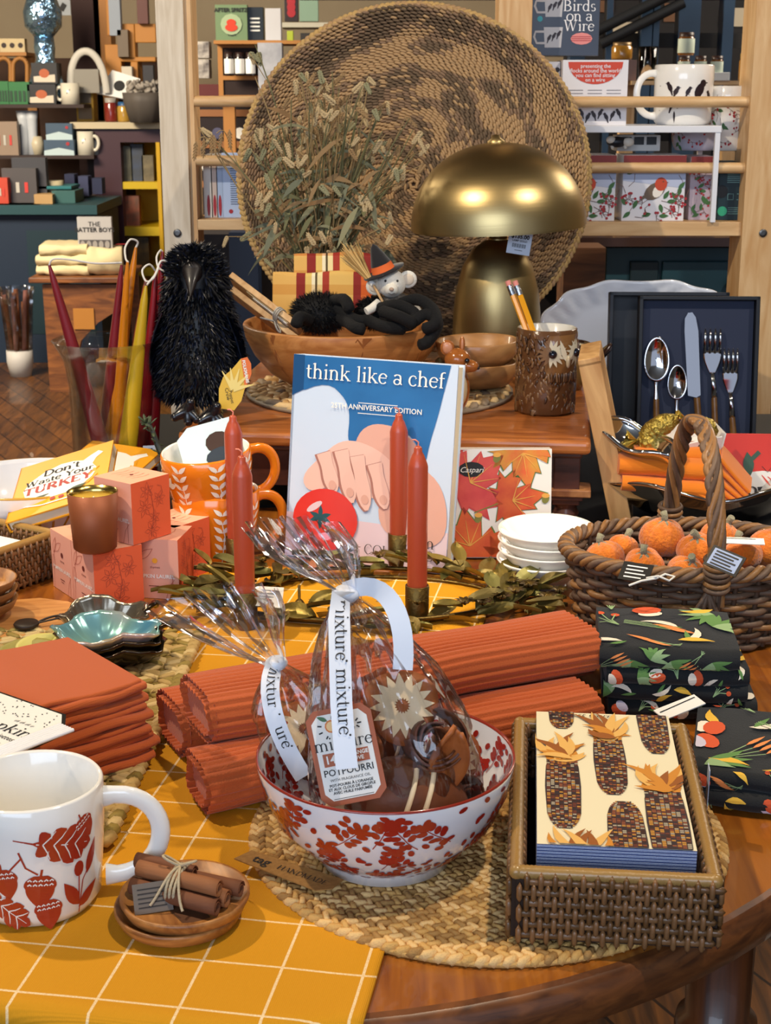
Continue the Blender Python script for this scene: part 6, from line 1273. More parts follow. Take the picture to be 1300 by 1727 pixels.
# ================= dried grasses =================
gt=thing('dried_bouquet','dried sea oat and seed head bouquet before the round woven tray','dried plants',(Q(535,500,2.40).x,2.40,RZ))
vs_=MB(); vs_.lathe([(0,0),(.03,0),(.036,.03),(.03,.08),(.022,.11),(.025,.12)],32); vs_.build('vase',mat('stoneware_brown','#5a4636',.6),gt)
STM=[mat('stem_tan','#9a8258',.8),mat('stem_olive','#6b6a48',.8),mat('head_cream','#b8a27a',.8),mat('head_tan','#927650',.8),mat('head_sage','#8a8766',.8),mat('leaf_slate','#6c6f58',.7),mat('leaf_rust','#8a6a44',.8)]
st=MB(); hd=MB(); lf=MB(); rnd=random.Random(21); g0=Vector((0,0,.10)); GO=gt.location
def flathead(p,d,L_,w_,mi):
    d=d.normalized(); s=d.cross(Vector((rnd.uniform(-.4,.4),-1,rnd.uniform(-.4,.4)))).normalized()
    for k in range(5):
        for q in(-1,1):
            c=p+d*(L_*(.1+.18*k)); hd.spin(c+s*q*w_*.22*(1-.12*k),(d+s*q*.55),(0,-1,0),L_*.42,w_*.34,w_*.18,mi)
    hd.spin(p+d*L_*.95,d,(0,-1,0),L_*.35,w_*.3,w_*.15,mi)
tips=[]
for i in range(150):
    tx=rnd.gauss(555,68); ty=rnd.uniform(175,420) if rnd.random()<.75 else rnd.uniform(120,250)
    if tx<425 or tx>700: tx=rnd.uniform(440,690)
    if ty<210 and (tx<470 or tx>650): ty+=110
    tips.append((tx,ty))
tips+=[(335,215),(430,130),(430,75),(355,230),(700,260),(715,225),(690,200),(560,120),(590,160),(440,340),(425,390),(400,400)]
for (tx,ty) in tips:
    Y=2.40+rnd.uniform(-.10,.03); p=Q(tx,ty,Y)-GO; mid=g0.lerp(p,.5)+Vector((rnd.uniform(-.03,.03),rnd.uniform(-.03,.01),.03+.05*rnd.random())); pts=[g0.lerp(mid,t/5).lerp(mid.lerp(p,t/5),t/5) for t in range(6)]
    st.tube(pts,[.0011]*5+[.0007],5,rnd.choice((0,1)))
    k=rnd.random(); d=(pts[-1]-pts[-3]).normalized()
    if k<.62:
        for q in range(rnd.choice((1,2,3))):
            b_=pts[-1]+Vector((rnd.uniform(-.016,.016),rnd.uniform(-.01,.01),rnd.uniform(-.02,.012))); st.tube([pts[-2],b_],.0006,4,0); flathead(b_,Vector((rnd.uniform(-.8,.8),0,rnd.choice((-1,-.6,.5)))),rnd.uniform(.014,.023),rnd.uniform(.007,.012),rnd.choice((2,2,3,4)))
    else:
        L_=rnd.uniform(.04,.09); dr=Vector((rnd.choice((-1,1))*rnd.uniform(.5,1),rnd.uniform(-.4,.1),rnd.uniform(-.5,.5))).normalized(); w_=rnd.uniform(.004,.008); nn=dr.cross(Vector((0,-1,0))).normalized()
        b_=pts[rnd.choice((3,4))]; dz=-rnd.uniform(.01,.05)
        lf.grid(lambda u,v:b_+dr*L_*u+nn*(v-.5)*w_*math.sin(PI*(u*.95+.04))+Vector((0,-.002,dz*u*u)),8,2,rnd.choice((3,4,5,5,6)) )
for i in range(60): # dense lower foliage
    b_=Q(rnd.uniform(455,640),rnd.uniform(300,440),2.36+rnd.uniform(-.05,.04))-GO; dr=Vector((rnd.uniform(-1,1),rnd.uniform(-.4,.1),rnd.uniform(-.6,.8))).normalized(); L_=rnd.uniform(.03,.07); nn=dr.cross(Vector((0,-1,0))).normalized(); w_=rnd.uniform(.006,.012)
    lf.grid(lambda u,v:b_+dr*L_*u+nn*(v-.5)*w_*math.sin(PI*(u*.95+.04))+Vector((0,0,-.02*u*u)),6,2,rnd.choice((3,4,5,1)))
# the drooping sprig at the left over the rungs
for (a_,b_) in(((410,330),(335,235)),((415,300),(365,225))):
    P0=Q(*a_,2.36)-GO;P1=Q(*b_,2.34)-GO; st.tube(bez(P0,P0+Vector((-.03,0,.04)),P1+Vector((.02,0,.02)),P1),.0008,5,0)
    for q in range(3): flathead(P1+Vector((.012*q-.004,0,.004*q-.004)),Vector((rnd.uniform(-.2,.1),0,-1)),.026,.006,3)
st.build('stems',STM,gt); hd.build('seed_heads',STM,gt); lf.build('leaves',STM,gt)
# ================= taper candle vase =================
vz=Vector((Q(186,700,2.04).x,2.04,T)); zt_=Q(186,573,2.04).z-T; t=thing('glass_vase','tall flared clear glass vase holding the coloured dipped taper candles','vase',vz)
m=MB(); m.lathe([(0,0),(.050,0),(.054,.006),(.054,.05),(.055,zt_*.72),(.060,zt_*.88),(.072,zt_-.004),(.0755,zt_),(.0735,zt_+.001),(.058,zt_*.88),(.0525,zt_*.7),(.0515,.05),(.049,.012),(0,.010)],64); m.build('glass',film('clear_glass_wall','#fcfdfc',.05,0,0,.02,.55),t)
RD_=mat('wax_burgundy','#7a1f28',.28,coat=.3); RD2=mat('wax_dark_red','#8e1620',.28,coat=.3); OR_=mat('wax_amber','#cf7c12',.28,coat=.3); YL=mat('wax_mustard','#c2a01f',.28,coat=.3); BRN=mat('wax_brown_orange','#9a4a2a',.28,coat=.3); WKM=mat('waxed_wick','#ddd9d0',.7)
def dip(label,top,bot,Yt,Yb,m_,r=.0115):
    a=Q(top[0],top[1],Yt); b=Q(bot[0],bot[1],Yb); b.z=max(b.z,T+.014); c=thing('taper_candle',label,'candle',b,0,'dipped taper candles in the glass vase'); q=MB(); d=a-b; n=14
    q.tube([d*(i/n) for i in range(n+1)],[r*(1-.72*(i/n)**1.6) for i in range(n)]+[.0018],16); q.build('wax',m_,c); return c,a
cs=[dip('leftmost burgundy taper candle leaning far left in the glass vase',(83,447),(182,790),2.01,2.03,RD_,.0125),dip('burgundy taper candle beside the amber ones in the vase',(205,447),(172,795),2.05,2.07,RD_),dip('shorter amber taper candle left of the tallest amber one',(215,442),(196,780),2.02,2.05,OR_,.010),dip('tallest amber orange taper candle in the vase',(229,417),(178,800),2.07,2.06,OR_,.0115),dip('thin brownish orange taper candle leaning right in the vase',(246,470),(196,800),2.06,2.03,BRN,.0085),dip('mustard yellow taper candle at the front of the vase',(246,482),(211,790),2.0,2.01,YL,.0135),dip('dark red taper candle just behind the mustard one',(263,455),(236,795),2.05,2.05,RD2,.011),dip('rightmost dark red taper candle beside the crow',(274,424),(252,795),2.07,2.06,RD2,.0115)]
def wk(pts,par,n=10):
    q=MB(); P=[Q(*p)-par.location for p in pts]; sm=[]
    for i in range(len(P)-1):
        p0=P[max(i-1,0)];p1=P[i];p2=P[i+1];p3=P[min(i+2,len(P)-1)]
        for k in range(n): u=k/n; sm.append(.5*((2*p1)+(p2-p0)*u+(2*p0-5*p1+4*p2-p3)*u*u+(3*p1-p0-3*p2+p3)*u**3))
    sm.append(P[-1]); q.tube(sm,.0014,8); q.build('wick',WKM,par)
wk([(83,447,2.01),(90,437,2.01),(120,438,2.02),(160,444,2.03),(205,443,2.05)],cs[0][0])
wk([(228,420,2.07),(232,408,2.07),(220,404,2.06),(211,418,2.05),(212,436,2.03),(216,442,2.02)],cs[3][0])
wk([(274,428,2.07),(271,422,2.07),(264,434,2.05),(268,452,2.04),(284,458,2.04),(290,446,2.04),(272,440,2.03),(262,462,2.02),(248,480,2.0)],cs[7][0])
wk([(263,458,2.05),(252,446,2.04),(240,456,2.03),(246,474,2.02),(258,470,2.01),(268,450,2.02)],cs[6][0])
m=MB(); m.box(0,0,0,.020,.0008,.030,0); 
for i in range(3): m.text(('17','SOFT','USA')[i],0,.007-.008*i,.006,lambda x,y:(x,-.0008,y),1,bold=.04)
p=Q(257,765,2.0); m.build('candle_tag',[mat('tag_bluewhite','#b9c4d6',.5),mat('tag_ink','#22304a',.6)],loc=(p.x,1.985,p.z),rot=(0,0,R(10)),label='small white sticker tag on the right side of the candle vase',cat='tag')
# ================= wicker basket with felt pumpkins =================
WK=[mat('willow_tan','#8a6238',.5,coat=.15,bump=(150,.4)),mat('willow_grey','#66503f',.55,bump=(150,.4)),mat('willow_dark','#4a3526',.6,bump=(150,.4))]
KB=Vector((.320,1.500,T)); t=thing('wicker_basket','oval brown willow basket with a tall twisted handle full of felt pumpkins','basket',KB,R(-4))
m=MB(); rnd=random.Random(7); NS=30; BH=.086
def bo(a,z,o=0): k=.86+.14*min(1,z/BH)**.6; return ((.124*k+o)*math.cos(a),(.090*k+o)*math.sin(a),z)
for j in range(12):
    z=.006+j*.0066; ph=0 if j%2 else PI; n=NS*6
    m.tube([bo(2*PI*i/n,z+.0012*noise.noise(Vector((i*.2,j,0))),.0034*math.cos(NS/2*2*PI*i/n+ph)) for i in range(n)],[.0036+.0006*noise.noise(Vector((i*.11,j*3,1))) for i in range(n)],7,(1,1,2,0,1,2,1,0,1,1,2,1)[j],closed=True)
for i in range(NS): a=2*PI*i/NS; m.tube([bo(a,.003),bo(a,BH*.5),bo(a,BH)],.0030,6,2)
m.lathe([(0,.002),(1,.002),(1,.006),(0,.006)],40,2,Matrix.Diagonal((.106,.077,1,1)))
m.build('woven_body',WK,t)
m=MB()
for k in range(4):
    n=160; m.tube([((.128+.006*math.cos(a*16+k*PI/2))*math.cos(a),(.094+.006*math.cos(a*16+k*PI/2))*math.sin(a),BH+.003+.005*math.sin(a*16+k*PI/2)) for a in [2*PI*i/n for i in range(n)]],.0036,7,k%2,closed=True)
m.build('rim',WK,t)
m=MB(); hh=.226; n=90
for k in range(6):
    pts=[]
    for i in range(n+1):
        u=i/n; a=PI*u; y=-.098*math.cos(a); z=.058+(hh-.058)*math.sin(a)**.62; x=.004+.012*(1-2*u)*1.0
        q=k*PI/3+u*26; pts.append((x+.0062*math.cos(q),y+.0062*math.sin(q)*abs(math.sin(a)),z+.0062*math.sin(q)*abs(math.cos(a))+0))
    m.tube(pts,.0036,7,(0,1,0,0,1,2)[k])
for y in(-.098,.098):
    for j in range(6): zz=.078+j*.0058; m.tube([(.004+(.012 if y<0 else -.012)+.0115*math.cos(a),y+.011*math.sin(a),zz+.002*math.sin(a)) for a in [2*PI*i/16 for i in range(16)]],.0030,6,(1,0,2)[j%3],closed=True)
    for q in(-.010,-.004,.004,.008): m.tube([(.008,y*1.02,.074),(.008+q*1.6,y*1.06,.046)],.0030,6,1)
m.build('handle',WK,t)
FP=[mat('felt_orange','#de7f1c',.95,sheen=.4,bump=(350,.9),var=(200,'#c0601a',.3)),mat('felt_sage','#8a866c',.95,sheen=.3,bump=(350,.8))]
pk=[((1012,958),.0215,'leftmost felt pumpkin in the wicker basket'),((1062,968),.0215,'felt pumpkin behind the black tag at the front left of the basket'),((1117,930),.0245,'large felt pumpkin highest at the middle of the basket'),((1150,952),.0225,'felt pumpkin directly behind the basket handle'),((1138,984),.0215,'felt pumpkin low at the front rim left of the handle'),((1240,925),.023,'felt pumpkin at the back under the white paper slip'),((1283,952),.025,'rightmost felt pumpkin cut by the picture edge'),((1236,962),.021,'felt pumpkin behind the price label right of the handle'),((1022,986),.018,'felt pumpkin at the back left inside the basket'),((1190,985),.020,'felt pumpkin just right of the handle at the front rim')]
def pumpkin(loc,r,lab,seed):
    p=thing('felt_pumpkin',lab,'felt pumpkin',loc,seed*.9,'felt pumpkins in the wicker basket',rx=R(rnd.uniform(-25,25)),ry=R(rnd.uniform(-25,25))); q=MB()
    q.ell((0,0,0),(r,r,r*.86),36,18,0,fn=lambda d:(.93+.09*abs(math.cos(2.5*math.atan2(d.y,d.x))))*(1-.12*max(0,abs(d.z)-.7))); q.build('body',[FP[0]],p)
    q=MB(); q.tube([(0,0,r*.7),(.001,0,r*1.0),(.004,.001,r*1.15)],[.0035,.003,.0035],8,0); 
    for a in(0,1.3,2.6,4,5.2): M=TR(0,0,r*.82,0,R(8),a); q.grid(lambda u,v:(u*r*.62,(v-.5)*r*.4*math.sin(PI*(u*.9+.08)),-.25*r*u*u),5,3,0,M)
    q.build('stalk',[FP[1]],p,solid=.0012)
for i,((x,y),r,l) in enumerate(pk):
    lx_,ly_,lz=((-.088,.0,.078),(-.052,-.034,.080),(-.026,.008,.098),(.006,-.022,.092),(-.012,-.056,.078),(.042,.034,.088),(.088,-.002,.088),(.052,-.024,.088),(-.062,.040,.076),(.026,-.058,.076))[i]
    zz=T+lz; d=Vector((KB.x+lx_,KB.y+ly_,zz))
    pumpkin((d.x,d.y,zz),r,l,i)
def tagcard(name,lab,px_,py_,z,w_,h_,rot,m1,m2,lines,border=False,cat='tag'):
    q=MB(); q.box(0,0,0,w_,h_,.0008,0); f=flat(.0007)
    if border: q.poly([(-w_*.42,-h_*.40),(w_*.42,-h_*.40),(w_*.42,h_*.40),(-w_*.42,h_*.40)],f,1); f=flat(.001); mi=0
    else: mi=1
    for k in range(lines): q.strip([(-w_*.34,h_*.28-k*h_*.6/max(1,lines-1)),(w_*(.34-.1*(k%2)),h_*.28-k*h_*.6/max(1,lines-1))],h_*.07,f,mi)
    p=W(px_,py_,z); return q.build(name,[m1,m2],loc=(p.x,p.y,z),rot=rot,label=lab,cat=cat)
TW_=mat('white_cord','#e2e0d8',.7)
tagcard('hang_tag','black swing tag with white print on the left felt pumpkins',1072,965,T+.108,.030,.022,(R(35),0,R(-28)),BLACKM,PAPER,4)
tagcard('barcode_tag','black bordered barcode tag right of the wicker basket handle',1222,946,T+.118,.036,.022,(R(50),R(10),R(-42)),BLACKM,mat('label_blue','#9fb0d0',.5),5,True)
tagcard('paper_slip','white paper slip across the back rim of the wicker basket',1245,912,T+.110,.052,.014,(R(10),0,R(-8)),PAPER,INK,1,cat='paper')
q=MB(); P=W(1090,975,T+.112)
q.tube([(0,0,0),(.010,-.006,.004),(.020,-.008,0),(.026,-.002,.002),(.018,.003,.003),(.008,-.004,.001),(-.006,-.008,.0),(-.018,-.010,-.004)],.0011,6); q.build('tag_cord',TW_,loc=P,label='white looped tag cord over the front rim of the wicker basket',cat='cord')
# ================= silver bowl and contents =================
SB=Vector((Q(1185,860,1.93).x,1.93,T)); m=MB()
PSB=[(0,.004),(.05,.003),(.055,0),(.062,.003),(.095,.022),(.120,.045),(.135,.066)]
def sw(a,z): return .06*(z/.066)+.018*math.cos(a*5+.6)*(z/.066)**2+.012*math.sin(a*11)*(z/.066)
def sbf(u,v,inner=False):
    k=v*(len(PSB)-1); i=min(int(k),len(PSB)-2); f=k-i; r=PSB[i][0]+(PSB[i+1][0]-PSB[i][0])*f; z=PSB[i][1]+(PSB[i+1][1]-PSB[i][1])*f; a=2*PI*u; r*=1+sw(a,z); z+=.007*math.sin(a*5+.4)*(z/.066)**2
    return (r*math.cos(a),r*.92*math.sin(a),z)
m.grid(lambda u,v:sbf(u,max(.02,v)),120,24,0,wu=True); m.build('silver_bowl',mat('mirror_silver','#dcd9d4',.05,1,bump=(9,.12,.01)),loc=SB,solid=.003,label='large mirror polished silver bowl with a wavy rim behind the wicker basket',cat='bowl')
ORN=mat('orange_linen','#e07a12',.85,sheen=.2,weave=(500,.2))
def cloth_fan(lab,px_,py_,Y,w_,d_,h_,rot,seed):
    q=MB(); cloth_slab(q,w_,d_,h_,0,wob=.0022,sd=seed); p=Q(px_,py_,Y); return q.build('orange_napkin',ORN,loc=(p.x+.008,Y+.01,p.z-.002),rot=rot,label=lab,cat='napkin',group='rolled orange napkins in the silver bowl')
cloth_fan('lowest rolled orange napkin in the silver bowl',1112,828,1.86,.115,.045,.020,(R(8),R(4),R(-4)),1)
cloth_fan('middle rolled orange napkin in the silver bowl',1108,800,1.87,.118,.045,.024,(R(8),R(3),R(-2)),2)
cloth_fan('uppermost rolled orange napkin in the silver bowl',1130,776,1.89,.110,.045,.020,(R(8),R(0),R(2)),3)
for i in range(6): cloth_fan(('orange napkin fold nearest the bowl rim in the fan right of the handle','second fanned orange napkin fold right of the handle','third fanned orange napkin fold right of the handle','fourth fanned orange napkin fold right of the handle','fifth fanned orange napkin fold right of the handle','topmost fanned orange napkin fold against the red book')[i],1196+7*i,838-9*i,1.86+.004*i,.060,.055,.005,(R(12),R(28+4*i),R(-6)),10+i)
# silver leaf-shaped dish
a=Q(1012,735,1.92); b=Q(1130,785,1.86); c=(a+b)/2; M=frame(c,b-a,(0,1,.35)); q=MB(); L_=(b-a).length*1.05
q.grid(lambda u,v:((u-.5)*L_,(v-.5)*.056*math.sin(PI*(u*.86+.1))**.5*(1+.05*math.sin(u*20)),.018*abs(2*v-1)**2+.004*math.sin(u*9)),30,16); q.tube([((u-.5)*L_,s_*.028*math.sin(PI*(u*.86+.1))**.5,.019+.004*math.sin(u*9)) for s_,us in((1,[i/16 for i in range(17)]),(-1,[1-i/16 for i in range(17)])) for u in us],.0022,8,closed=True)
q.build('silver_dish',mat('mirror_steel','#d5d9de',.05,1),mtx=M,solid=.002,label='small mirror polished silver oblong dish resting on the left rim of the silver bowl',cat='dish')
# white square dish with gold wrapped sweets
q=MB(); q.ext([(-.04,-.03),(.04,-.03),(.045,.03),(-.045,.03)],.003,0)
for a_,b_ in(((-.04,-.03),(.04,-.03)),((.04,-.03),(.045,.03)),((.045,.03),(-.045,.03)),((-.045,.03),(-.04,-.03))):
    A_=Vector((*a_,0));B_=Vector((*b_,0)); o=(B_-A_).cross(Vector((0,0,1))).normalized()*.008; q.add([A_,B_,B_+o+Vector((0,0,.026)),A_+o+Vector((0,0,.026))],[(0,1,2,3)],0)
rnd=random.Random(3)
for k in range(9): x=-.03+k*.0075; q.leaf(x,.006+rnd.uniform(0,.004),R(rnd.uniform(30,150)),.012,.004,lambda x_,y_:(x_,-.0305-y_*.30,y_),1)
p=Q(1160,765,1.90); q.build('printed_dish',[WHITE,mat('print_slate','#3f4a4a',.4)],loc=(p.x,1.93,p.z-.004),rot=(R(6),R(-9),R(10)),solid=.0025,label='small white rectangular dish with dark leaf print holding gold wrapped sweets',cat='dish')
GF=mat('gold_foil','#b39a48',.35,.8,bump=(160,1.0,.006)); GF2=mat('gold_film','#cdb04c',.25,.6,bump=(60,1.0))
for l,px_,py_,sx,ax in (('largest gold foil wrapped sweet with twisted end in the white dish',1112,720,.034,R(-32)),('small gold foil sweet behind the basket handle',1092,745,.016,R(10)),('gold foil sweet at the right of the white dish',1188,722,.022,R(20))):
    t=thing('wrapped_sweet',l,'sweet',Q(px_,py_,1.90),0,'gold wrapped sweets',ry=ax); q=MB(); q.ell((0,0,0),(sx*.85,.013,.014),18,12,0,fn=lambda d:1+.22*noise.noise(d*5)); q.build('foil',[GF],t)
    q=MB(); 
    q.grid(lambda u,v:(-sx*(.9+.9*u),(v-.5)*(.006+.034*u)+.003*math.sin(v*25)*u,.004*math.sin(v*18+1)*u+.006*u),8,20); q.build('twisted_end',[GF2],t)
# red book
RB_=mat('book_scarlet','#d63420',.4,coat=.3); q=MB(); w_,h_=.135,.150; q.box(0,0,0,w_,h_,.016,0); f=flat(.0085);f2=flat(.009);f3=flat(.0095)
q.poly([(.014+math.cos(R(a))*.056,-.022+math.sin(R(a))*.046) for a in range(0,360,15)],f,1)
for k in(-2,-1,1,2): q.strip([(.004+k*.008,.020-abs(k)*.002),(.006+k*.016,.010-abs(k)*.004),(.008+k*.020,-.002-abs(k)*.004)],[.001,.003,.001],f2,0)
q.leaf(-.004,.016,R(98),.034,.015,f2,2,shape=1.0); q.strip([(-.002,.040),(.008,.050)],.006,f2,2)
q.leaf(.036,.046,R(80),.016,.010,f2,2); q.leaf(.037,.046,R(110),.016,.010,f2,2); q.strip([(.012,.030),(.020,.022),(.026,.030),(.036,.040),(.050,.036),(.056,.044),(.050,.055)],.0008,f2,3)
serif(q,"Don't",.004,-.010,.026,f3,3,bold=1.5); serif(q,'Waste Your',.010,-.031,.024,f3,3,bold=1.5); serif(q,'PUMPKIN',.010,-.056,.024,f3,0,bold=1.8)
p=Q(1186,733,2.0); q.build('book',[RB_,PAPER,mat('stem_green','#3a5a4a',.5),INK],mtx=frame((p.x+w_/2,1.985,p.z-h_/2*.96),(1,-.05,0),(0,.22,1)),label="scarlet book reading Don't Waste Your with a white pumpkin behind the silver bowl",cat='book',bevel=.001)
# ================= wooden crate tray on end =================
B0=W(1058,893); B0=Vector((B0.x,1.865,T)); T0=Q(1006,606,1.93); upv=(T0-B0); Lh=upv.length; M=frame(B0+upv/2+Vector((0,.05,0)),(.16,1,0),upv)
q=MB(); d_=.12; bw_w=.010; dp=.028
for x in(-d_/2,d_/2): q.box(x,0,0,bw_w,Lh,dp,0)
for y in(-Lh/2,Lh/2): q.box(0,y,0,d_+bw_w,bw_w,dp,0)
q.box(0,0,-dp/2+.002,d_,Lh,.004,0)
q.build('wooden_tray',[wood('tray_wood','#a9763f','#d6aa70',(8,1.2,8),5,.5)],mtx=M,bevel=.001,label='pale wooden tray standing on its end between the riser and the silver bowl',cat='tray')
# ================= cutlery box =================
def boxtray(name,lab,x0,y0,x1,y1,Y,mfr,mi_,deep=.028,lean=.16):
    c=(Q(x0,y0,Y)+Q(x1,y1,Y))/2; w_=Q(x1,y0,Y).x-Q(x0,y0,Y).x; h_=(Q(x0,y0,Y).z-T)*1.0; t=thing(name,lab,'box',mtx=frame((c.x,Y,T+h_/2+.002),(1,-.04,0),(0,lean,1)))
    h_*=1.01; q=MB(); e=.006; 
    q.box(0,0,-deep+.002,w_,h_,.004,0)
    for x in(-w_/2+e/2,w_/2-e/2): q.box(x,0,-deep/2,e,h_,deep,0)
    for y in(-h_/2+e/2,h_/2-e/2): q.box(0,y,-deep/2,w_,e,deep,0)
    q.build('case',[mfr],t,bevel=.0008); return t,w_,h_
boxtray('gift_box','plain dark navy box standing behind the open cutlery box',1024,497,1226,735,2.34,mat('navy_board','#151a24',.5),NAVY)
t,w_,h_=boxtray('cutlery_box','open navy presentation box with spoons knife and forks standing upright','1072' and 1074,504,1278,738,2.27,mat('black_board','#0c0e14',.45),NAVY)
q=MB(); q.box(0,0,-.020,w_-.014,h_-.014,.012,0); q.build('insert',[mat('navy_insert','#1d2740',.7)],t)
CX0=Q(1074,504,2.27); kx=(2.27/F)*1.02
def lx(px_): return (px_-1176)*kx
def ly(py_): return h_/2-(py_-504)*kx*1.03
HOR=mat('horn_handle','#4a2d18',.25,coat=.5,var=(30,'#8a6434',.3))
CUT=t; cm=MB
def zb(z): return -.014+z
def spoon(px_,y0,y1,w1):
    s_=thing('spoon',f'{"larger" if w1>36 else "smaller"} silver spoon with horn handle in the cutlery box','spoon',mtx=CUT.matrix_world@Matrix.Translation((lx(px_),0,0))); q=MB(); cy=(ly(y0)+ly(y1))/2; hy=(ly(y0)-ly(y1))/2; hx_=w1*kx/2
    q.grid(lambda u,v:(hx_*v*math.cos(2*PI*u)*(1-.12*math.sin(2*PI*u)),cy+hy*v*math.sin(2*PI*u),zb(.010)-.007*(1-v*v)),32,8,0,wu=True); q.build('bowl',[STEEL],s_,solid=.0012)
    q=MB(); q.tube([(0,ly(y1)+.002,zb(.006)),(.0005,ly(y1)-.012,zb(.006)),(.001,ly(y1+28),zb(.006))],[.0035,.0028,.0048],10,0,flat=.6); q.build('neck',[STEEL],s_)
    q=MB(); q.tube([(.001,ly(y1+28),zb(.006)),(.003,ly(735),zb(.006))],[.0046,.0058],10); q.build('handle',[HOR],s_)
spoon(1108,569,643,42); spoon(1143,614,672,32)
s_=thing('table_knife','silver table knife with horn handle standing in the cutlery box','knife',mtx=CUT.matrix_world.copy()); q=MB()
o=[(lx(1162),ly(665)),(lx(1153),ly(560)),(lx(1153),ly(540)),(lx(1158),ly(531)),(lx(1165),ly(530)),(lx(1171),ly(538)),(lx(1176),ly(560)),(lx(1183),ly(664)),(lx(1176),ly(668))]; q.ext(list(reversed(o)),.0018,0,TR(0,0,zb(.005))); q.build('blade',[STEEL],s_,bevel=.0005)
q=MB(); q.tube([(lx(1177),ly(668),zb(.006)),(lx(1184),ly(736),zb(.006))],[.0052,.006],10); q.build('handle',[HOR],s_)
def fork(px_,y0,w1,lab):
    s_=thing('fork',lab,'fork',mtx=CUT.matrix_world.copy()); q=MB(); hw=w1*kx/2
    for k in range(4): x=lx(px_)+hw*(-.84+.56*k); q.tube([(x,ly(y0+40),zb(.006)),(x,ly(y0+12),zb(.009)),(x,ly(y0),zb(.007))],[.0022,.0017,.0007],8)
    q.grid(lambda u,v:(lx(px_+v*2)+(u-.5)*2*hw*(1.0 if v<.35 else 1-.78*((v-.35)/.65)**1.3),ly(y0+36+v*38),zb(.006)+.0015*math.cos(v*3)),10,10); q.tube([(lx(px_+2),ly(y0+72),zb(.006)),(lx(px_+4),ly(y0+90),zb(.006)),(lx(px_+6),ly(y0+112),zb(.006))],[.0026,.0032,.0048],10,flat=.6); q.build('head',[STEEL],s_,solid=.0012)
    q=MB(); q.tube([(lx(px_+6),ly(y0+112),zb(.006)),(lx(px_+10),ly(737),zb(.006))],[.0046,.0056],10); q.build('handle',[HOR],s_)
fork(1200,556,30,'larger silver fork with horn handle in the cutlery box'); fork(1231,588,26,'smaller silver fork at the right of the cutlery box')
# ================= scalloped platter =================
c=(Q(905,480,2.60)+Q(1262,480,2.60))/2; q=MB(); pw=(Q(1262,480,2.60)-Q(905,480,2.60)).x/2; ph_=.125
def pf(u,v):
    a=2*PI*u; e=.78; cx_=abs(math.cos(a))**e*(1 if math.cos(a)>0 else -1); sy_=abs(math.sin(a))**e*(1 if math.sin(a)>0 else -1); sc_=1+.018*math.cos(a*14)*v
    z=.0 if v<.72 else .016*((v-.72)/.28); z+=.0035*math.sin(a*14)*max(0,v-.8)*5*.5+(.002*math.sin(a*30+v*20) if .78<v<.95 else 0)
    return (pw*v*cx_*sc_,ph_*v*sy_*sc_,z)
q.grid(lambda u,v:pf(u,max(.01,v)),140,26,0,wu=True); q.build('scalloped_platter',mat('platter_white','#dfe4ee',.1,coat=.8),mtx=frame((c.x,2.60,c.z-ph_*.95),(1,0,0),(0,.2,1)),solid=.004,label='white scalloped rim ceramic platter standing upright behind the navy box',cat='platter')
# ================= ladder rack =================
RY_=2.78
rk=thing('display_rack','pale pine ladder style display rack behind the round tray','rack',(0,RY_,0)); z_top=2.3
def post(px0,px1,m_,nm='post'):
    a=Q(px0,200,RY_).x; b=Q(px1,200,RY_).x; q=MB(); q.box((a+b)/2,.05,z_top/2,b-a,.10,z_top,0); 
    for yy in(393,): 
        zz=Q(295,yy,RY_).z; q.lathe([(0,0),(.004,0),(.0075,.0),(.0075,.001),(.004,.0015)],20,1,TR((a+b)/2+ (.0 if px0>900 else .0),-.0015,zz,R(90)))
    q.build(nm,[m_,mat('screw_steel','#6d6a66',.35,1)],rk,bevel=.002)
post(269,315,PINEW); post(838,893,PINE); post(1264,1335,PINE)
q=MB(); a=Q(315,200,RY_).x; q.box(a+.006,.055,z_top/2,.012,.09,z_top,0); q.build('post',[PINE],rk)
XL,XM0,XM1,XR=Q(315,200,RY_).x+.01,Q(838,200,RY_).x,Q(893,200,RY_).x,Q(1264,200,RY_).x
for (x0,x1,py_) in((XL,XM0,171),(XL,XM0,272),(XM1,XR,172),(XM1,XR,284)):
    z_=Q(600,py_,RY_).z; q=MB(); q.tube([(x0-.01,.02,z_),(x1+.01,.02,z_)],.0098,16); q.build('rung',[PINEX],rk)
def shelf(x0,x1,pt_,pb_,dep=.24):
    za=Q(600,pt_,RY_).z; zb_=Q(600,pb_,RY_).z; q=MB(); q.box((x0+x1)/2,.01+dep/2,(za+zb_)/2,x1-x0,dep,za-zb_,0); q.build('shelf',[PINEX],rk,bevel=.0015); return za
ZS1=shelf(XL,XM0,371,389); ZS2=shelf(XM1,XR,375,399)
# generic standing box: front face = pixel rectangle at depth Y
def sbox(name,lab,cat,x0,y0,x1,y1,Y,D,mats,base=None,deco=None,group=None,rz=0,mf=None,bev=.001):
    a=Q(x0,y1,Y); b=Q(x1,y0,Y); w_=b.x-a.x; zb_=a.z if base is None else base; h_=b.z-zb_
    q=MB(); q.box(0,D/2,h_/2,w_,D,h_,0,mf=mf)
    if deco: deco(q,w_,h_,lambda x,y:(x*w_/2,-.0006,y*h_))
    return q.build(name,mats,loc=((a.x+b.x)/2,Y,zb_),rot=(0,0,rz),label=lab,cat=cat,group=group,bevel=bev)
YS=RY_+.05
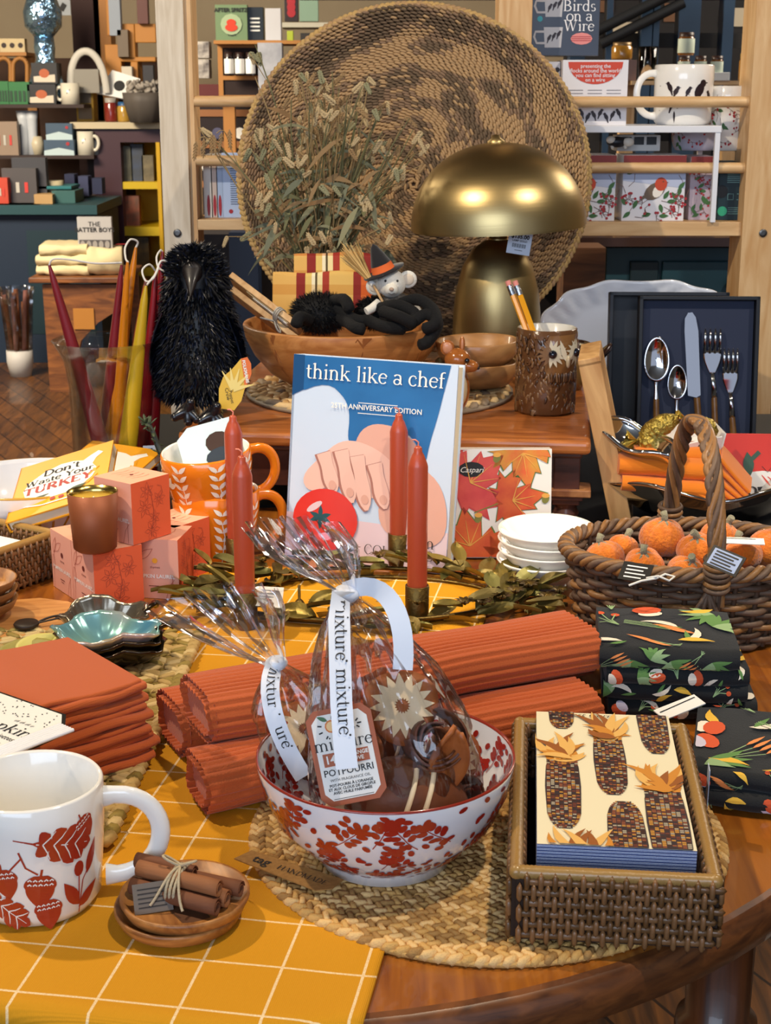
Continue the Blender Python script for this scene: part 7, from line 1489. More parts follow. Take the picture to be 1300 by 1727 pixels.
# right bay lower row
BOXW=mat('box_white','#e2e1e6',.4,coat=.3); MAR=mat('box_maroon','#7a2a26',.45); LEAFG=mat('holly_green','#3f6a3a',.5); BER=mat('holly_red','#a5242c',.5); TWG=mat('twig_brown','#6a4634',.6); ROB=mat('robin_red','#c4482a',.5); ROBB=mat('robin_brown','#6b5a4a',.5); ROBW=mat('robin_white','#efe9df',.5); SKYB=mat('box_skyblue','#b9c2dc',.4,coat=.3)
BM_=[BOXW,MAR,LEAFG,BER,TWG,ROB,ROBB,ROBW,SKYB]
def holly(q,fn,x0,x1,y0,y1,n,seed,s=1.0):
    rr_=random.Random(seed)
    for i in range(n):
        x=rr_.uniform(x0,x1); y=rr_.uniform(y0,y1); k=i%3
        if k==0: a=rr_.uniform(0,6.28); q.leaf(x,y,a,.018*s,.008*s,fn,2)
        elif k==1:
            for j in range(4): a=rr_.uniform(0,6.28); ex,ey=x+.010*s*math.cos(a),y+.010*s*math.sin(a); q.strip([(x,y),(ex,ey)],.0008*s,fn,4); q.dot(ex,ey,.0026*s,fn,3,n=4)
        else: a=rr_.uniform(-.5,2); q.strip([(x,y),(x+.014*s*math.cos(a),y+.014*s*math.sin(a)),(x+.026*s*math.cos(a+.4),y+.026*s*math.sin(a+.4))],.001*s,fn,4)
def robin_box(q,w_,h_,fn0):
    fn=lambda x,y:(x,-.0006,y)
    q.poly([(-w_/2,h_*.86),(w_/2,h_*.86),(w_/2,h_),(-w_/2,h_)],fn,1); q.poly([(-w_/2,h_*.62),(w_/2,h_*.50),(w_/2,h_*.74),(-w_/2,h_*.84)],fn,8)
    f2=lambda x,y:(x,-.0009,y); f3=lambda x,y:(x,-.0012,y)
    holly(q,f2,-w_*.44,w_*.44,h_*.04,h_*.34,26,5); holly(q,f2,-w_*.46,-w_*.34,h_*.3,h_*.8,6,8); holly(q,f2,w_*.34,w_*.46,h_*.3,h_*.8,6,9)
    q.dot(.002,h_*.46,.022,f2,6,ry=.014,a=R(35)); q.dot(.008,h_*.46,.013,f3,7,ry=.009,a=R(60)); q.dot(.013,h_*.565,.0115,lambda x,y:(x,-.0015,y),5,ry=.0125); q.leaf(-.012,h_*.40,R(215),.018,.006,f2,6); q.dot(.017,h_*.605,.0014,lambda x,y:(x,-.0018,y),4); q.leaf(.022,h_*.59,R(0),.005,.002,f3,4)
sbox('gift_box','robin and holly printed gift box fully visible on the right rack shelf','box',1047,262,1158,376,YS-.02,.10,BM_,ZS2,robin_box,'robin gift boxes'); sbox('gift_box','robin and holly printed gift box half hidden behind the round tray','box',925,262,1040,376,YS-.02,.10,BM_,ZS2,robin_box,'robin gift boxes')
def berry_side(q,w_,h_,fn0): 
    q.poly([(-w_/2,h_*.86),(w_/2,h_*.86),(w_/2,h_),(-w_/2,h_)],lambda x,y:(x,-.0006,y),1); holly(q,lambda x,y:(x,-.0009,y),-w_*.40,w_*.40,h_*.04,h_*.80,34,15,.8)
sbox('gift_box','narrow lilac gift box covered with berries behind the white riser leg','box',1160,264,1206,374,YS+.0,.09,[mat('box_lilac','#b9a9b4',.4)]+BM_[1:],ZS2,berry_side)
def teal_box(q,w_,h_,fn0):
    f=lambda x,y:(x,-.0008,y); q.poly([(-w_/2,h_*.90),(w_/2,h_*.90),(w_/2,h_),(-w_/2,h_)],f,1)
    for i in range(5): q.strip([(-w_*.2,h_*(.80-.035*i)),(w_*.4,h_*(.80-.035*i))],.0014,f,2)
    q.strip([(-w_*.15,h_*.46),(w_*.05,h_*.46),(w_*.05,h_*.36),(-w_*.15,h_*.36),(-w_*.15,h_*.46)],.001,f,2); q.strip([(w_*.18,h_*.46),(w_*.4,h_*.46),(w_*.4,h_*.36),(w_*.18,h_*.36)],.001,f,2)
    q.dot(-w_*.32,h_*.16,.009,f,3); q.dot(-w_*.38,h_*.5,.012,f,4)
    for i in range(4): q.strip([(-w_*.12,h_*(.22-.035*i)),(w_*.42,h_*(.22-.035*i))],.001,f,2)
sbox('gift_box','dark teal box with pale print at the right end of the rack shelf','box',1208,274,1261,373,YS-.005,.09,[mat('box_dark_teal','#173038',.45),MAR,mat('print_teal','#6f9a98',.5),mat('seal_green','#2fa07a',.5),BLACKM],ZS2,teal_box)
# white riser shelf
wr_=thing('white_riser','white metal riser shelf carrying mugs and boxes on the rack','riser',(0,YS+.03,ZS2)); WM=mat('white_powdercoat','#e6e8ee',.35)
xa,xb=Q(940,217,YS).x,Q(1215,217,YS-.04).x; zt_=Q(1100,212,YS-.04).z-ZS2
q=MB(); q.box((xa+xb)/2,0,zt_-.006,xb-xa,.16,.012,0); q.build('top',WM,wr_,bevel=.001)
for x in(xa+.006,xb-.006):
    for y in(-.074,.074): q=MB(); q.box(x,y,(zt_-.012)/2,.009,.009,zt_-.012,0); q.build('leg',WM,wr_)
ZR=ZS2+zt_
# things on riser
BIR=mat('bird_black','#2a1c22',.4)
def bird(q,x,y,s,fn,mi,fl=1,rot=0):
    q.dot(x,y,.0095*s,fn,mi,ry=.0058*s,a=R(62 if fl>0 else 118)); q.dot(x+.0048*s*fl,y+.0082*s,.0045*s,fn,mi); q.strip([(x-.002*s*fl,y-.004*s),(x-.0065*s*fl,y-.018*s)],[.006*s,.003*s],fn,mi); q.leaf(x+.0085*s*fl,y+.0088*s,R(0 if fl>0 else 180),.004*s,.0015*s,fn,mi)
def deco_bird(mb,fn):
    mb.strip([(-.06,.070),(-.03,.060),(0,.054),(.03,.050),(.06,.044)],.0009,fn,2)
    bird(mb,-.036,.067,.8,fn,2,-1); bird(mb,-.024,.060,.75,fn,2,1); bird(mb,-.002,.060,.7,fn,2,1); bird(mb,.020,.062,1.5,fn,2,1); bird(mb,.044,.053,.7,fn,2,-1)
    mb.strip([(-.06,.026),(-.02,.030),(.03,.036),(.06,.034)],.0009,fn,2); bird(mb,-.03,.038,.9,fn,2,1); mb.leaf(-.026,.026,R(-88),.022,.004,fn,2)
mc_=Q(1162,160,YS-.02); mug('mug','white mug with black birds on a wire standing on the white riser shelf',(mc_.x,YS+.035,ZR),R(0),.0545,.108,[WHITE,WHITE,BIR],deco_bird,taper=.97,hs=.70,hw=.038) ; bpy.context.view_layer.update()
for o in list(bpy.data.objects):
    if o.parent and o.parent.get('label','').startswith('white mug with black birds') and o.name.startswith('handle'): o.rotation_euler=(0,0,R(188))
def wirebox(q,w_,h_,fn):
    f=lambda x,y:(x,-.0007,y); f2=lambda x,y:(x,-.0011,y)
    q.poly([(math.cos(R(a))*w_*.42,h_*.97-abs(math.sin(R(a)))*h_*.34) for a in range(180,361,12)],f,1)
    for i,tx in enumerate(('presenting the','flocks around the world','you can find sitting','on a wire')): q.text(tx,0,h_*(.88-.07*i),.0095,f2,0,bold=.01)
    for i in range(3):
        for j in range(3): q.strip([(-w_*.40+w_*.29*j,h_*(.54-.05*i)),(-w_*.18+w_*.29*j,h_*(.54-.05*i))],.0014,f,3)
    for i in range(9): bird(q,-w_*.38+i*w_*.095,h_*(.13+.03*(i%3)),.6,f,2,1 if i%2 else -1)
BXM=[BOXW,mat('coral_print','#c9452f',.5),BIR,mat('grey_print','#8b8a90',.6)]
sbox('mug_box','white mug box with a coral half circle reading on a wire','box',946,101,1060,212,YS-.005,.10,BXM,ZR,wirebox)
def birdsbox(q,w_,h_,fn):
    f=lambda x,y:(x,-.0007,y); f2=lambda x,y:(x,-.0011,y)
    for i,tx in enumerate(('Birds','on a','Wire')): serif(q,tx,w_*.20,h_*(.70-.155*i),.0275,f,1)
    q.dot(w_*.24,h_*.27,.020,f,2,ry=.0105)
    for i in range(3): q.strip([(w_*.09,h_*(.30-.03*i)),(w_*.38,h_*(.30-.03*i))],.001,f2,3)
    for zz in(.78,.30):
        q.poly([(-w_*.30,h_*(zz-.17)),(-w_*.06,h_*(zz-.17)),(-w_*.04,h_*(zz+.15)),(-w_*.32,h_*(zz+.15))],f,4); q.strip([(-w_*.31,h_*(zz+.08)),(-w_*.44,h_*(zz+.08)),(-w_*.46,h_*zz),(-w_*.42,h_*(zz-.10)),(-w_*.30,h_*(zz-.10))],.004,f,4)
        for i in range(3): bird(q,-w_*.24+i*w_*.07,h_*(zz-.02+.03*i),.5,f2,5)
    q.dot(-w_*.38,h_*.58,.005,f,6)
sbox('mug_box','glossy slate mug box reading Birds on a Wire at the top of the rack','box',895,-14,1013,97,YS+.02,.10,[mat('box_slate','#3a4252',.25,coat=.6),mat('print_offwhite','#e9e8ea',.5),mat('print_rose','#e08a86',.5),BER,mat('print_mug_grey','#b9b9bd',.5),BIR,mat('print_cyan','#3aa0b0',.5)],ZR+.123,birdsbox)
sbox('mug_box','plain brown backed mug box under the slate Birds on a Wire box','box',905,104,945,212,YS+.025,.10,[BOXW,BIR],ZR,lambda q,w_,h_,fn:bird(q,w_*.25,h_*.8,1.0,lambda x,y:(x,-.0008,y),1))
def deco_holly(mb,fn): holly(mb,fn,-.14,.14,.008,.10,90,3,.8)
hm=Q(1228,200,YS+.05); mug('mug','white holly print mug tall beside the bird mug at the right post',(hm.x,YS+.06,ZS2+.125),R(10),.036,.118,[WHITE,WHITE,LEAFG,BER,TWG],deco_holly,taper=.85,handle=False)
hm=Q(1175,245,YS+.06); mug('mug','low holly print cup under the white riser shelf',(hm.x,YS+.075,ZS2+.125),R(10),.046,.040,[mat('lilac_glaze','#b9b7c6',.2,coat=.4),WHITE,LEAFG,BER,TWG],deco_holly,taper=.9,handle=False)
sbox('jar_set','carton set of small dark jars under the white riser shelf','jar set',1040,228,1114,254,YS+.03,.06,[mat('carton_cream','#c9c8c4',.5),BLACKM],ZS2+.125,lambda q,w_,h_,fn:[q.poly([(-w_*.40+w_*.29*i,h_*.40),(-w_*.17+w_*.29*i,h_*.40),(-w_*.17+w_*.29*i,h_*.9),(-w_*.40+w_*.29*i,h_*.9)],lambda x,y:(x,-.0008,y),1) for i in range(3)])
q=MB(); q.ell((0,0,.012),(.020,.010,.010),14,10,0); q.ell((.020,-.004,.012),(.011,.008,.008),12,8,1); q.ell((-.012,-.004,.016),(.009,.007,.007),12,8,1)
for x in(-.012,.012): q.tube([(x,0,.012),(x+.004,-.004,0)],.003,8,1)
p=Q(1040,252,YS+.0); q.build('animal_figurine',[mat('figurine_black','#17161a',.4),mat('figurine_white','#d9d2c4',.4)],loc=(p.x,YS-.0,ZS2+.1305),label='little black and white animal figurine lying on the robin box',cat='figurine')
# left bay books
for i,(x0,x1,l,c_) in enumerate(((345,357,'pale spined book nearest the left rack post','#d6d2cb'),(357,366,'second thin book from the left rack post','#c9b8ae'),(366,375,'blue white thin book third from the left rack post','#a9bede'))):
    sbox('book',l,'book',x0,262+i,x1,370,YS,.13,[mat('spine_%d'%i,c_,.5),BER],ZS1,lambda q,w_,h_,fn:q.dot(0,h_*.2,.003,lambda x,y:(x,-.0008,y),1,ry=.02),'books on the left rack shelf')
def txt(q,w_,h_,fn):
    f=lambda x,y:(x,-.0008,y); 
    serif(q,'Cookies',.0,h_*.82,.017,f,1)
    for i in range(17): q.strip([(-w_*.26,h_*(.76-.034*i)),(w_*(.30-.06*(i%3)),h_*(.76-.034*i))],.0011,f,1)
    q.dot(-w_*.26,h_*.10,.004,f,2)
sbox('book','pale blue book with its printed back cover facing out on the left rack shelf','book',376,258,432,371,YS,.02,[mat('cover_iceblue','#b4c8ea',.4),mat('ink_navy','#2a3550',.5),BER],ZS1,txt)
# ================= far right background =================
NV=mat('slat_blue','#27405a',.5,var=(4,'#1c2e42',.3)); DKM=mat('dark_iron','#101216',.6)
sbox('stock_wall','dark stock wall with pale parcels behind the blue slats at upper right','wall unit',950,-60,1330,240,6.2,.1,[mat('stock_dark','#1d1b1e',.8),mat('stock_pale','#b9ad98',.7),mat('stock_brown','#6a4a34',.7)],0,lambda q,w_,h_,fn:[q.poly([(x-.05,z),(x+.05,z),(x+.05,z+.07),(x-.05,z+.07)],lambda a,b:(a,-.004,b),k) for x,z,k in ((-.12,h_*.95,1),(.13,h_*.93,1),(.3,h_*.955,1),(0,h_*.88,2),(.22,h_*.87,1),(-.3,h_*.9,2),(.34,h_*.85,2),(-.2,h_*.84,1))])
st=thing('stair_partition','dark blue slatted partition behind the upper right of the rack','partition',(0,5.4,0))
for x0,x1 in((1078,1096),(1098,1108),(1140,1176),(1214,1232),(1270,1290),(960,985),(1020,1030)):
    a=Q(x0,60,5.4).x; b=Q(x1,60,5.4).x; q=MB(); q.box((a+b)/2,0,1.25,b-a,.08,2.5,0); q.build('slat',[NV],st)
for (x0,y0,x1,y1) in((1000,55,1130,-10),(1010,75,1150,5)): a=Q(x0,y0,5.35);b=Q(x1,y1,5.35); q=MB(); q.tube([(a.x,-.08,a.z),(b.x,-.08,b.z)],.018,8); q.build('handrail',[DKM],st)
q=MB(); 
for k in range(14): z_=.2+k*.16; q.box(2.0-1.0,.1,z_,2.6,.02,.05,0)
q.build('cross_boards',[mat('board_grey','#3d3a38',.8)],st)
cs_=thing('jar_shelf','pale wooden shelf with honey jars seen through the upper right rack','shelf',(0,4.2,0)); za=Q(1170,136,4.2).z; zb_=Q(1170,143,4.2).z; xa=Q(1065,140,4.2).x; xb=Q(1275,140,4.2).x
q=MB(); q.box((xa+xb)/2,.12,(za+zb_)/2,xb-xa,.24,za-zb_,0); q.build('board',[PINEX],cs_)
for x in(xa+.02,xb-.02): q=MB(); q.box(x,.2,zb_/2,.04,.04,zb_,0); q.build('upright',[PINE],cs_)
def jar(lab,px_,y0,y1,Y,r,mats,base=None,g=None,lab_=True,nm='jar'):
    z1=Q(px_,y0,Y).z; z0=Q(px_,y1,Y).z if base is None else base; h_=z1-z0; t=thing(nm,lab,nm,(Q(px_,y0,Y).x,Y+r,z0),0,g); q=MB(); q.lathe([(0,0),(r*.95,0),(r,.1*h_),(r,.72*h_),(r*.8,.84*h_)],24,0,mis=[0,0,1 if lab_ else 0,0]); q.build('body',mats[:2],t); q=MB(); q.lathe([(r*.86,.80*h_),(r*.88,h_),(0,h_)],24,0); q.build('lid',[mats[2]],t); return t
HON=mat('honey','#7a4a1a',.2,coat=.5); LIDD=mat('lid_brown','#3c2620',.4); LBLW=mat('jar_label','#c9d6c4',.6); LIDT=mat('lid_tan','#8a6f4a',.4,.5); AMB=mat('amber_jar','#a8762a',.15,coat=.6); GRN=mat('jar_green','#5b7f4a',.4)
for i,(x,l) in enumerate(((1156,'leftmost honey jar in the white carton on the jar shelf'),(1184,'middle honey jar in the white carton on the jar shelf'),(1212,'rightmost honey jar in the white carton on the jar shelf'))): jar(l,x,94,128,4.2,.017,[HON,LBLW,LIDD],g='small honey jars')
sbox('carton','white cardboard carton under the three honey jars','box',1140,122,1231,137,4.19,.05,[PAPER],za)
jar('single honey jar standing on top of the carton of three',1161,54,93,4.26,.023,[HON,LBLW,LIDD]); jar('squat amber jar with tan lid on the grey cardboard box',1052,71,100,4.26,.029,[AMB,AMB,LIDT]); jar('honey bear bottle at the right of the jar shelf',1264,90,134,4.22,.022,[AMB,AMB,mat('lid_yellow','#b99224',.4)],za)
gl=MB(); gl.lathe([(0,0),(.022,0),(.027,.09),(.0255,.09),(.021,.005),(0,.004)],28); p=Q(1096,136,4.2); gl.build('drinking_glass',GLASS,loc=(p.x,4.25,za),label='clear drinking glass on the jar shelf left of the bird mug',cat='glass')
sbox('cardboard_box','grey cardboard box on the left of the jar shelf background','box',1014,101,1074,137,4.22,.12,[mat('card_greyrose','#8a6f68',.7)],za)
# teal cabinet, brown crate under shelf level
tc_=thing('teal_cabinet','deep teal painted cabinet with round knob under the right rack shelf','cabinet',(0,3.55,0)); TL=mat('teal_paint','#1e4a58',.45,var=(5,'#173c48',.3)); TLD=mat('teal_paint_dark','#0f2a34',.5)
a=Q(1024,418,3.55).x; b=Q(1300,418,3.55).x; zt_=Q(1100,418,3.55).z; q=MB(); q.box((a+b)/2,.22,zt_/2,b-a,.44,zt_,0); q.build('carcass',[TL],tc_)
q=MB(); q.box((a+b)/2-.1,.15,(Q(0,401,3.45).z+Q(0,416,3.45).z)/2,b-a+.3,.5,Q(0,401,3.45).z-Q(0,416,3.45).z,0); q.build('countertop',[mat('cabinet_top_brown','#3a2015',.4,coat=.3)],tc_)
for x0,x1 in((1062,1110),(1116,1248)): 
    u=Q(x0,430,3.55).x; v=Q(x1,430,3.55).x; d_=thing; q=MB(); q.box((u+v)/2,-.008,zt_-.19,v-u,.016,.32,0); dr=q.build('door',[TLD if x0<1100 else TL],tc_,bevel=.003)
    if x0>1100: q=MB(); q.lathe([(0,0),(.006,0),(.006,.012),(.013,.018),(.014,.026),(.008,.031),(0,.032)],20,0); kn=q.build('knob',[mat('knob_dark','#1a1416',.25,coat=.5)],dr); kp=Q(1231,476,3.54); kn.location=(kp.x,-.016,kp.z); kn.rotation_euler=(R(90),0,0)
sbox('wooden_crate','old brown wooden crate glimpsed below the rack beside the teal cabinet','crate',948,418,1022,520,3.3,.12,[wood('crate_brown','#4a2f1c','#7a5030',(1,8,8),5,.6)],0)
sbox('storage_cabinet','dark brown low cabinet behind the riser under the rack','cabinet',330,395,1020,760,4.06,.4,[mat('dark_cabinet','#1a1214',.7)],0)
sbox('navy_panel','navy blue cupboard narrow front seen left of the tray under the rack','cupboard',392,392,434,620,3.9,.1,[mat('navy_paint','#13233c',.5)],0)
# ================= far left background =================
def fshelf(name,lab,x0,x1,pt_,pb_,Y,D,m_,leg=True,cat='shelf'):
    t=thing(name,lab,cat,(0,Y,0)); za=Q(0,pt_,Y).z; zb_=Q(0,pb_,Y).z; a=Q(x0,pt_,Y).x; b=Q(x1,pt_,Y).x; q=MB(); q.box((a+b)/2,D/2,(za+zb_)/2,b-a,D,za-zb_,0); q.build('board',[m_],t)
    if leg:
        for x in(a+.03,b-.03): q=MB(); q.box(x,D-.03,zb_/2,.05,.05,zb_,0); q.build('upright',[m_],t)
    return za
PUR=mat('plum_paint','#3a1822',.45,coat=.2); YEL=mat('yellow_paint','#c9a90e',.5); DKW=mat('dark_wood','#2e1c18',.6); TEAL=mat('teal_table','#1b4248',.5); DB=mat('deep_blue','#0e2238',.6); BEI=mat('beige_top','#c2b394',.5); TANW=mat('tan_wood','#a9743a',.6)
sbox('wooden_post','dark structural timber post at the upper left background','post',126,-60,163,130,8.62,.15,[mat('timber_dark','#3a2624',.8)],0)
sbox('wooden_post','tan timber post right beside the dark post','post',163,-60,181,130,8.62,.15,[mat('timber_tan','#a87440',.7)],0)
zA=fshelf('wall_shelf','dark long shelf with mugs and games at the left background',-60,141,176,182,8.0,.35,DKW)
zB=fshelf('wall_shelf','lower dark shelf with blue boxes and a cream mug at left',-60,158,262,268,8.0,.35,DKW)
zT=fshelf('teal_table','teal topped display table with books at the left background',-80,163,346,362,7.3,.7,TEAL,leg=False,cat='table')
sbox('cupboard','deep blue cupboard front under the teal table','cupboard',-80,363,163,470,7.35,.6,[DB,TLD],0,lambda q,w_,h_,fn:q.poly([(w_*.02,h_*.2),(w_*.46,h_*.2),(w_*.46,h_*.9),(w_*.02,h_*.9)],lambda x,y:(x,-.002,y),1))
sbox('bookcase','dark brown bookcase back filling the left background below the wall','bookcase',-90,98,330,470,8.95,.1,[mat('bookcase_dark','#2a1a14',.8,var=(6,'#4a3020',.3))],0)
for i,(x,y0,c_,l) in enumerate(((3,214,'#7f8a84','leftmost little glass pot on the lower dark shelf'),(15,222,'#b9aa94','second little glass pot on the lower dark shelf'),(62,230,'#c9bda2','small cream pot between the pale vases and the blue boxes'),(158,236,'#8a8f94','grey pot beside the cream mug on the lower dark shelf'))):
    q=MB(); h_=Q(0,y0,8.1).z-zB; q.lathe([(0,0),(.032,0),(.036,h_*.6),(.026,h_),(0,h_)],20); q.build('pot',mat('lp_%d'%i,c_,.3),loc=(Q(x,y0,8.1).x,8.1,zB),label=l,cat='pot')
# mirrored glass lamp
MG=mat('mercury_glass','#8fb6d8',.12,.9,bump=(22,1.0,.02)); t=thing('glass_lamp','silvery blue mosaic glass lamp at the far upper left','lamp',(Q(58,100,7.9).x,8.15,zA)); hz=lambda y:Q(58,y,8.15).z-zA
q=MB(); q.lathe([(0,0),(.10,0),(.11,hz(160)),(.075,hz(120)),(.05,hz(100)),(.055,hz(80)),(.05,hz(62)),(0,hz(62))],36); q.build('base',[MG],t)
q=MB(); q.lathe([(.05,hz(62)),(.095,hz(45)),(.10,hz(20)),(.07,hz(-10)),(.03,hz(-40)),(0,hz(-45))],36); q.build('body',[MG],t)
zU=fshelf('arched_shelf','honey coloured shelf with arches at the far left edge',-60,44,88,94,8.3,.25,TANW)
for i,l in enumerate(('leftmost small patterned tea box on the arched shelf','middle small patterned tea box on the arched shelf','rightmost small patterned tea box on the arched shelf')): sbox('tea_box',l,'box',0+14*i,65,13+14*i,88,8.3,.06,[mat('tea_cream','#c9b48a',.6),DKW],zU,lambda q,w_,h_,fn:q.dot(0,h_*.5,w_*.3,lambda x,y:(x,-.002,y),1))
q=MB()
for cx_ in(6,34): 
    for a_ in range(0,180,20): p=Q(cx_+12*math.cos(R(a_)),112-14*math.sin(R(a_)),8.3); p2=Q(cx_+12*math.cos(R(a_+20)),112-14*math.sin(R(a_+20)),8.3); q.tube([p,p2],.012,6)
    for s_ in(-12,12): q.tube([Q(cx_+s_,112,8.3),Q(cx_+s_,140,8.3)],.012,6)
q.build('wooden_arches',TANW,label='pair of honey coloured wooden arches under the tea boxes',cat='arches')
G1=mat('game_green','#1f6a34',.5); G2=mat('game_black','#1b1a1e',.5); G3=mat('game_cream','#cfc2ae',.5); G4=mat('game_orange','#b0562a',.5)
def game(q,w_,h_,fn): f=lambda x,y:(x,-.003,y); q.poly([(-w_*.42,h_*.08),(w_*.42,h_*.08),(w_*.42,h_*.45),(-w_*.42,h_*.35)],f,1); q.dot(0,h_*.5,w_*.2,f,2,ry=h_*.22)
for x0,x1,y0,y1,l,c_ in ((-6,14,137,176,'green checked box at the left edge of the dark shelf',G1),(15,49,138,174,'wide green checked box second on the dark shelf',G1)): sbox('game_box',l,'box',x0,y0,x1,y1,8.02,.12,[c_,mat('game_darkgreen','#0e3a20',.5)],zA,lambda q,w_,h_,fn:[q.poly([(-w_*.42+w_*.2*i,h_*.12),(-w_*.30+w_*.2*i,h_*.12),(-w_*.30+w_*.2*i,h_*.6),(-w_*.42+w_*.2*i,h_*.6)],lambda x,y:(x,-.003,y),1) for i in range(5)])
sbox('game_box','lower black and cream boxed kit with an orange cup picture','box',47,142,93,176,8.02,.14,[G2,G3,G4],zA,game); sbox('game_box','upper black and cream boxed kit with an orange cup picture','box',54,106,95,140,8.04,.12,[G2,G3,G4],zA+(Q(0,142,8.02).z-zA)+.002,game)
def bgmug(lab,px_,y0,y1,Y,r,base,right=True):
    t=thing('mug',lab,'mug',(Q(px_,y0,Y).x,Y+.05,base),0); h_=Q(px_,y0,Y).z-base; q=MB(); q.lathe([(0,0),(r,0),(r,h_),(r*.9,h_),(r*.88,.01),(0,.01)],28); q.strip([(-.2,h_*.5),(.2,h_*.7)],.006,lambda x,y:(r*1.01*math.cos(x-PI/2),r*1.01*math.sin(x-PI/2),y),1); q.build('body',[mat('mug_cream','#ddd6c4',.25,coat=.4),BIR],t)
    s_=1 if right else -1; q=MB(); q.tube(bez((s_*r,0,h_*.8),(s_*r*1.8,0,h_*.85),(s_*r*1.8,0,h_*.2),(s_*r,0,h_*.2)),.009,8); q.build('handle',[mat('mug_cream','#ddd6c4')],t)
bgmug('cream mug with black bird print at the right end of the dark shelf',114,140,178,8.0,.048,zA,False); bgmug('cream mug with black print on the lower dark shelf',140,222,260,8.0,.043,zB)
def snow(q,w_,h_,fn): f=lambda x,y:(x,-.003,y); q.poly([(-w_*.5,0),(w_*.5,0),(w_*.5,h_*.3),(0,h_*.5),(-w_*.5,h_*.3)],f,1); q.dot(w_*.3,h_*.75,w_*.06,f,2)
SN=[mat('card_slateblue','#3c5268',.5),mat('card_snow','#b9ccd0',.5),BER]
sbox('card_box','upper blue box of winter cards on the lower dark shelf','box',78,208,121,233,8.02,.1,SN,zB+(Q(0,236,8.0).z-zB),snow); sbox('card_box','lower blue box of winter cards on the lower dark shelf','box',75,236,124,262,8.0,.12,SN,zB,snow)
for x,l in((35,'left of two pale curved vases between the dark shelves'),(50,'right of two pale curved vases between the dark shelves')): q=MB(); h_=Q(0,187,8.05).z-zB; q.lathe([(0,0),(.030,0),(.024,h_*.4),(.028,h_*.8),(.036,h_),(.03,h_),(0,h_*.96)],20); p=Q(x,200,8.05); q.build('vase',mat('vase_grey','#c3c7cc',.4),loc=(p.x,8.1,zB),label=l,cat='vase',group='pale vases')
for i,(x0,y0,x1,y1,c_,l) in enumerate(((-8,205,28,262,'#8f7a68','small patterned box at the left edge on the lower shelf'),(-5,262,22,300,'#d8a416','yellow packet above the books at the left edge'),(24,266,76,345,'#3a3a40','dark grey boxed book with red marks on the teal table'),(6,284,60,345,'#4a4648','front dark grey boxed book with red marks on the teal table'),(-8,300,12,345,'#b8402c','red and white booklet at the left edge of the teal table'))):
    sbox('book' if i>1 else 'packet',l,'book' if i>1 else 'packet',x0,y0,x1,y1,7.6-.05*i if i>1 else 8.0,.05,[mat('bgc_%d'%i,c_,.5),mat('mark_red','#c43a34',.5),mat('mark_pale','#b9b4aa',.5)],zB if i==0 else (zT if i>1 else zB+.0),lambda q,w_,h_,fn:[q.strip([(-w_*.3+w_*.25*k,h_*.3),(-w_*.3+w_*.25*k,h_*.6)],w_*.1,lambda x,y:(x,-.003,y),1 if k!=1 else 2) for k in range(3)])
for i,(x0,y0,x1,y1,c_,l,bb) in enumerate(((-10,352,66,368,'#c8bfae','thick white paged book lying at the front left of the teal table',None),(58,332,88,352,'#b08c5c','tan book stack lying on the teal table',None),(88,326,126,349,'#2f5a58','teal covered stack of books lying on the table',None),(62,318,120,327,'#1d6a70','teal hardback lying on top of the stack',None))):
    sbox('book',l,'book',x0,y0-4,x1,y1-8,7.32+.06*i,.22,[mat('bgk_%d'%i,c_,.5),PAPER],zT if i<3 else None,None)
q=MB(); p=Q(112,318,7.9); h_=.10; q.lathe([(0,0),(.04,0),(.046,h_*.5),(.048,h_),(.040,h_),(0,h_*.9)],24,0,wob=lambda a,z:.03*math.sin(z*200)); q.build('cream_pot',mat('pot_cream','#c3b795',.5),loc=(p.x,7.6,zT),label='ribbed cream pot standing behind the teal book stack',cat='pot')
q=MB(); 
for k in range(3): q.box(-.06+.07*k,0,.06,.05,.10,.12-.02*k,k%2)
p=Q(142,280,7.9); q.build('folded_garment',[mat('denim','#2a2f4a',.8),mat('denim_light','#3d4260',.8)],loc=(p.x,7.85,zT),label='dark blue folded cloth item under the cream mug shelf',cat='cloth')
# plum cabinet with yellow shelves
pcb=thing('plum_cabinet','plum painted cabinet with bright yellow shelves and beige counter top','cabinet',(0,8.08,0)); gx=lambda px_,Y=8.08:Q(px_,250,Y).x; gz=lambda py_,Y=8.08:Q(0,py_,Y).z
q=MB(); q.box((gx(122)+gx(330))/2,.22,(gz(206)+gz(217))/2,gx(330)-gx(122),.5,gz(206)-gz(217),0); q.build('counter_top',[BEI],pcb)
q=MB(); q.box((gx(157)+gx(203))/2,.06,gz(218)/2,gx(203)-gx(157),.12,gz(218),0); q.build('side_panel',[PUR],pcb); q=MB(); q.box((gx(203)+gx(330))/2,.03,(gz(218)+gz(240))/2,gx(330)-gx(203),.06,gz(218)-gz(240),0); q.build('top_rail',[PUR],pcb)
q=MB(); q.box((gx(203)+gx(330))/2,.45,gz(218)/2,gx(330)-gx(203),.03,gz(218),0); q.box(gx(266),.25,gz(240)/2,.02,.5,gz(240),0); q.build('yellow_lining',[mat('yellow_lining_paint','#c89c0a',.6)],pcb)
for pt_,pb_ in((307,319),(383,398),(452,466)): q=MB(); q.box((gx(200)+gx(268))/2,.22,(gz(pt_)+gz(pb_))/2,gx(268)-gx(200),.42,gz(pt_)-gz(pb_),0); q.build('shelf',[YEL],pcb)
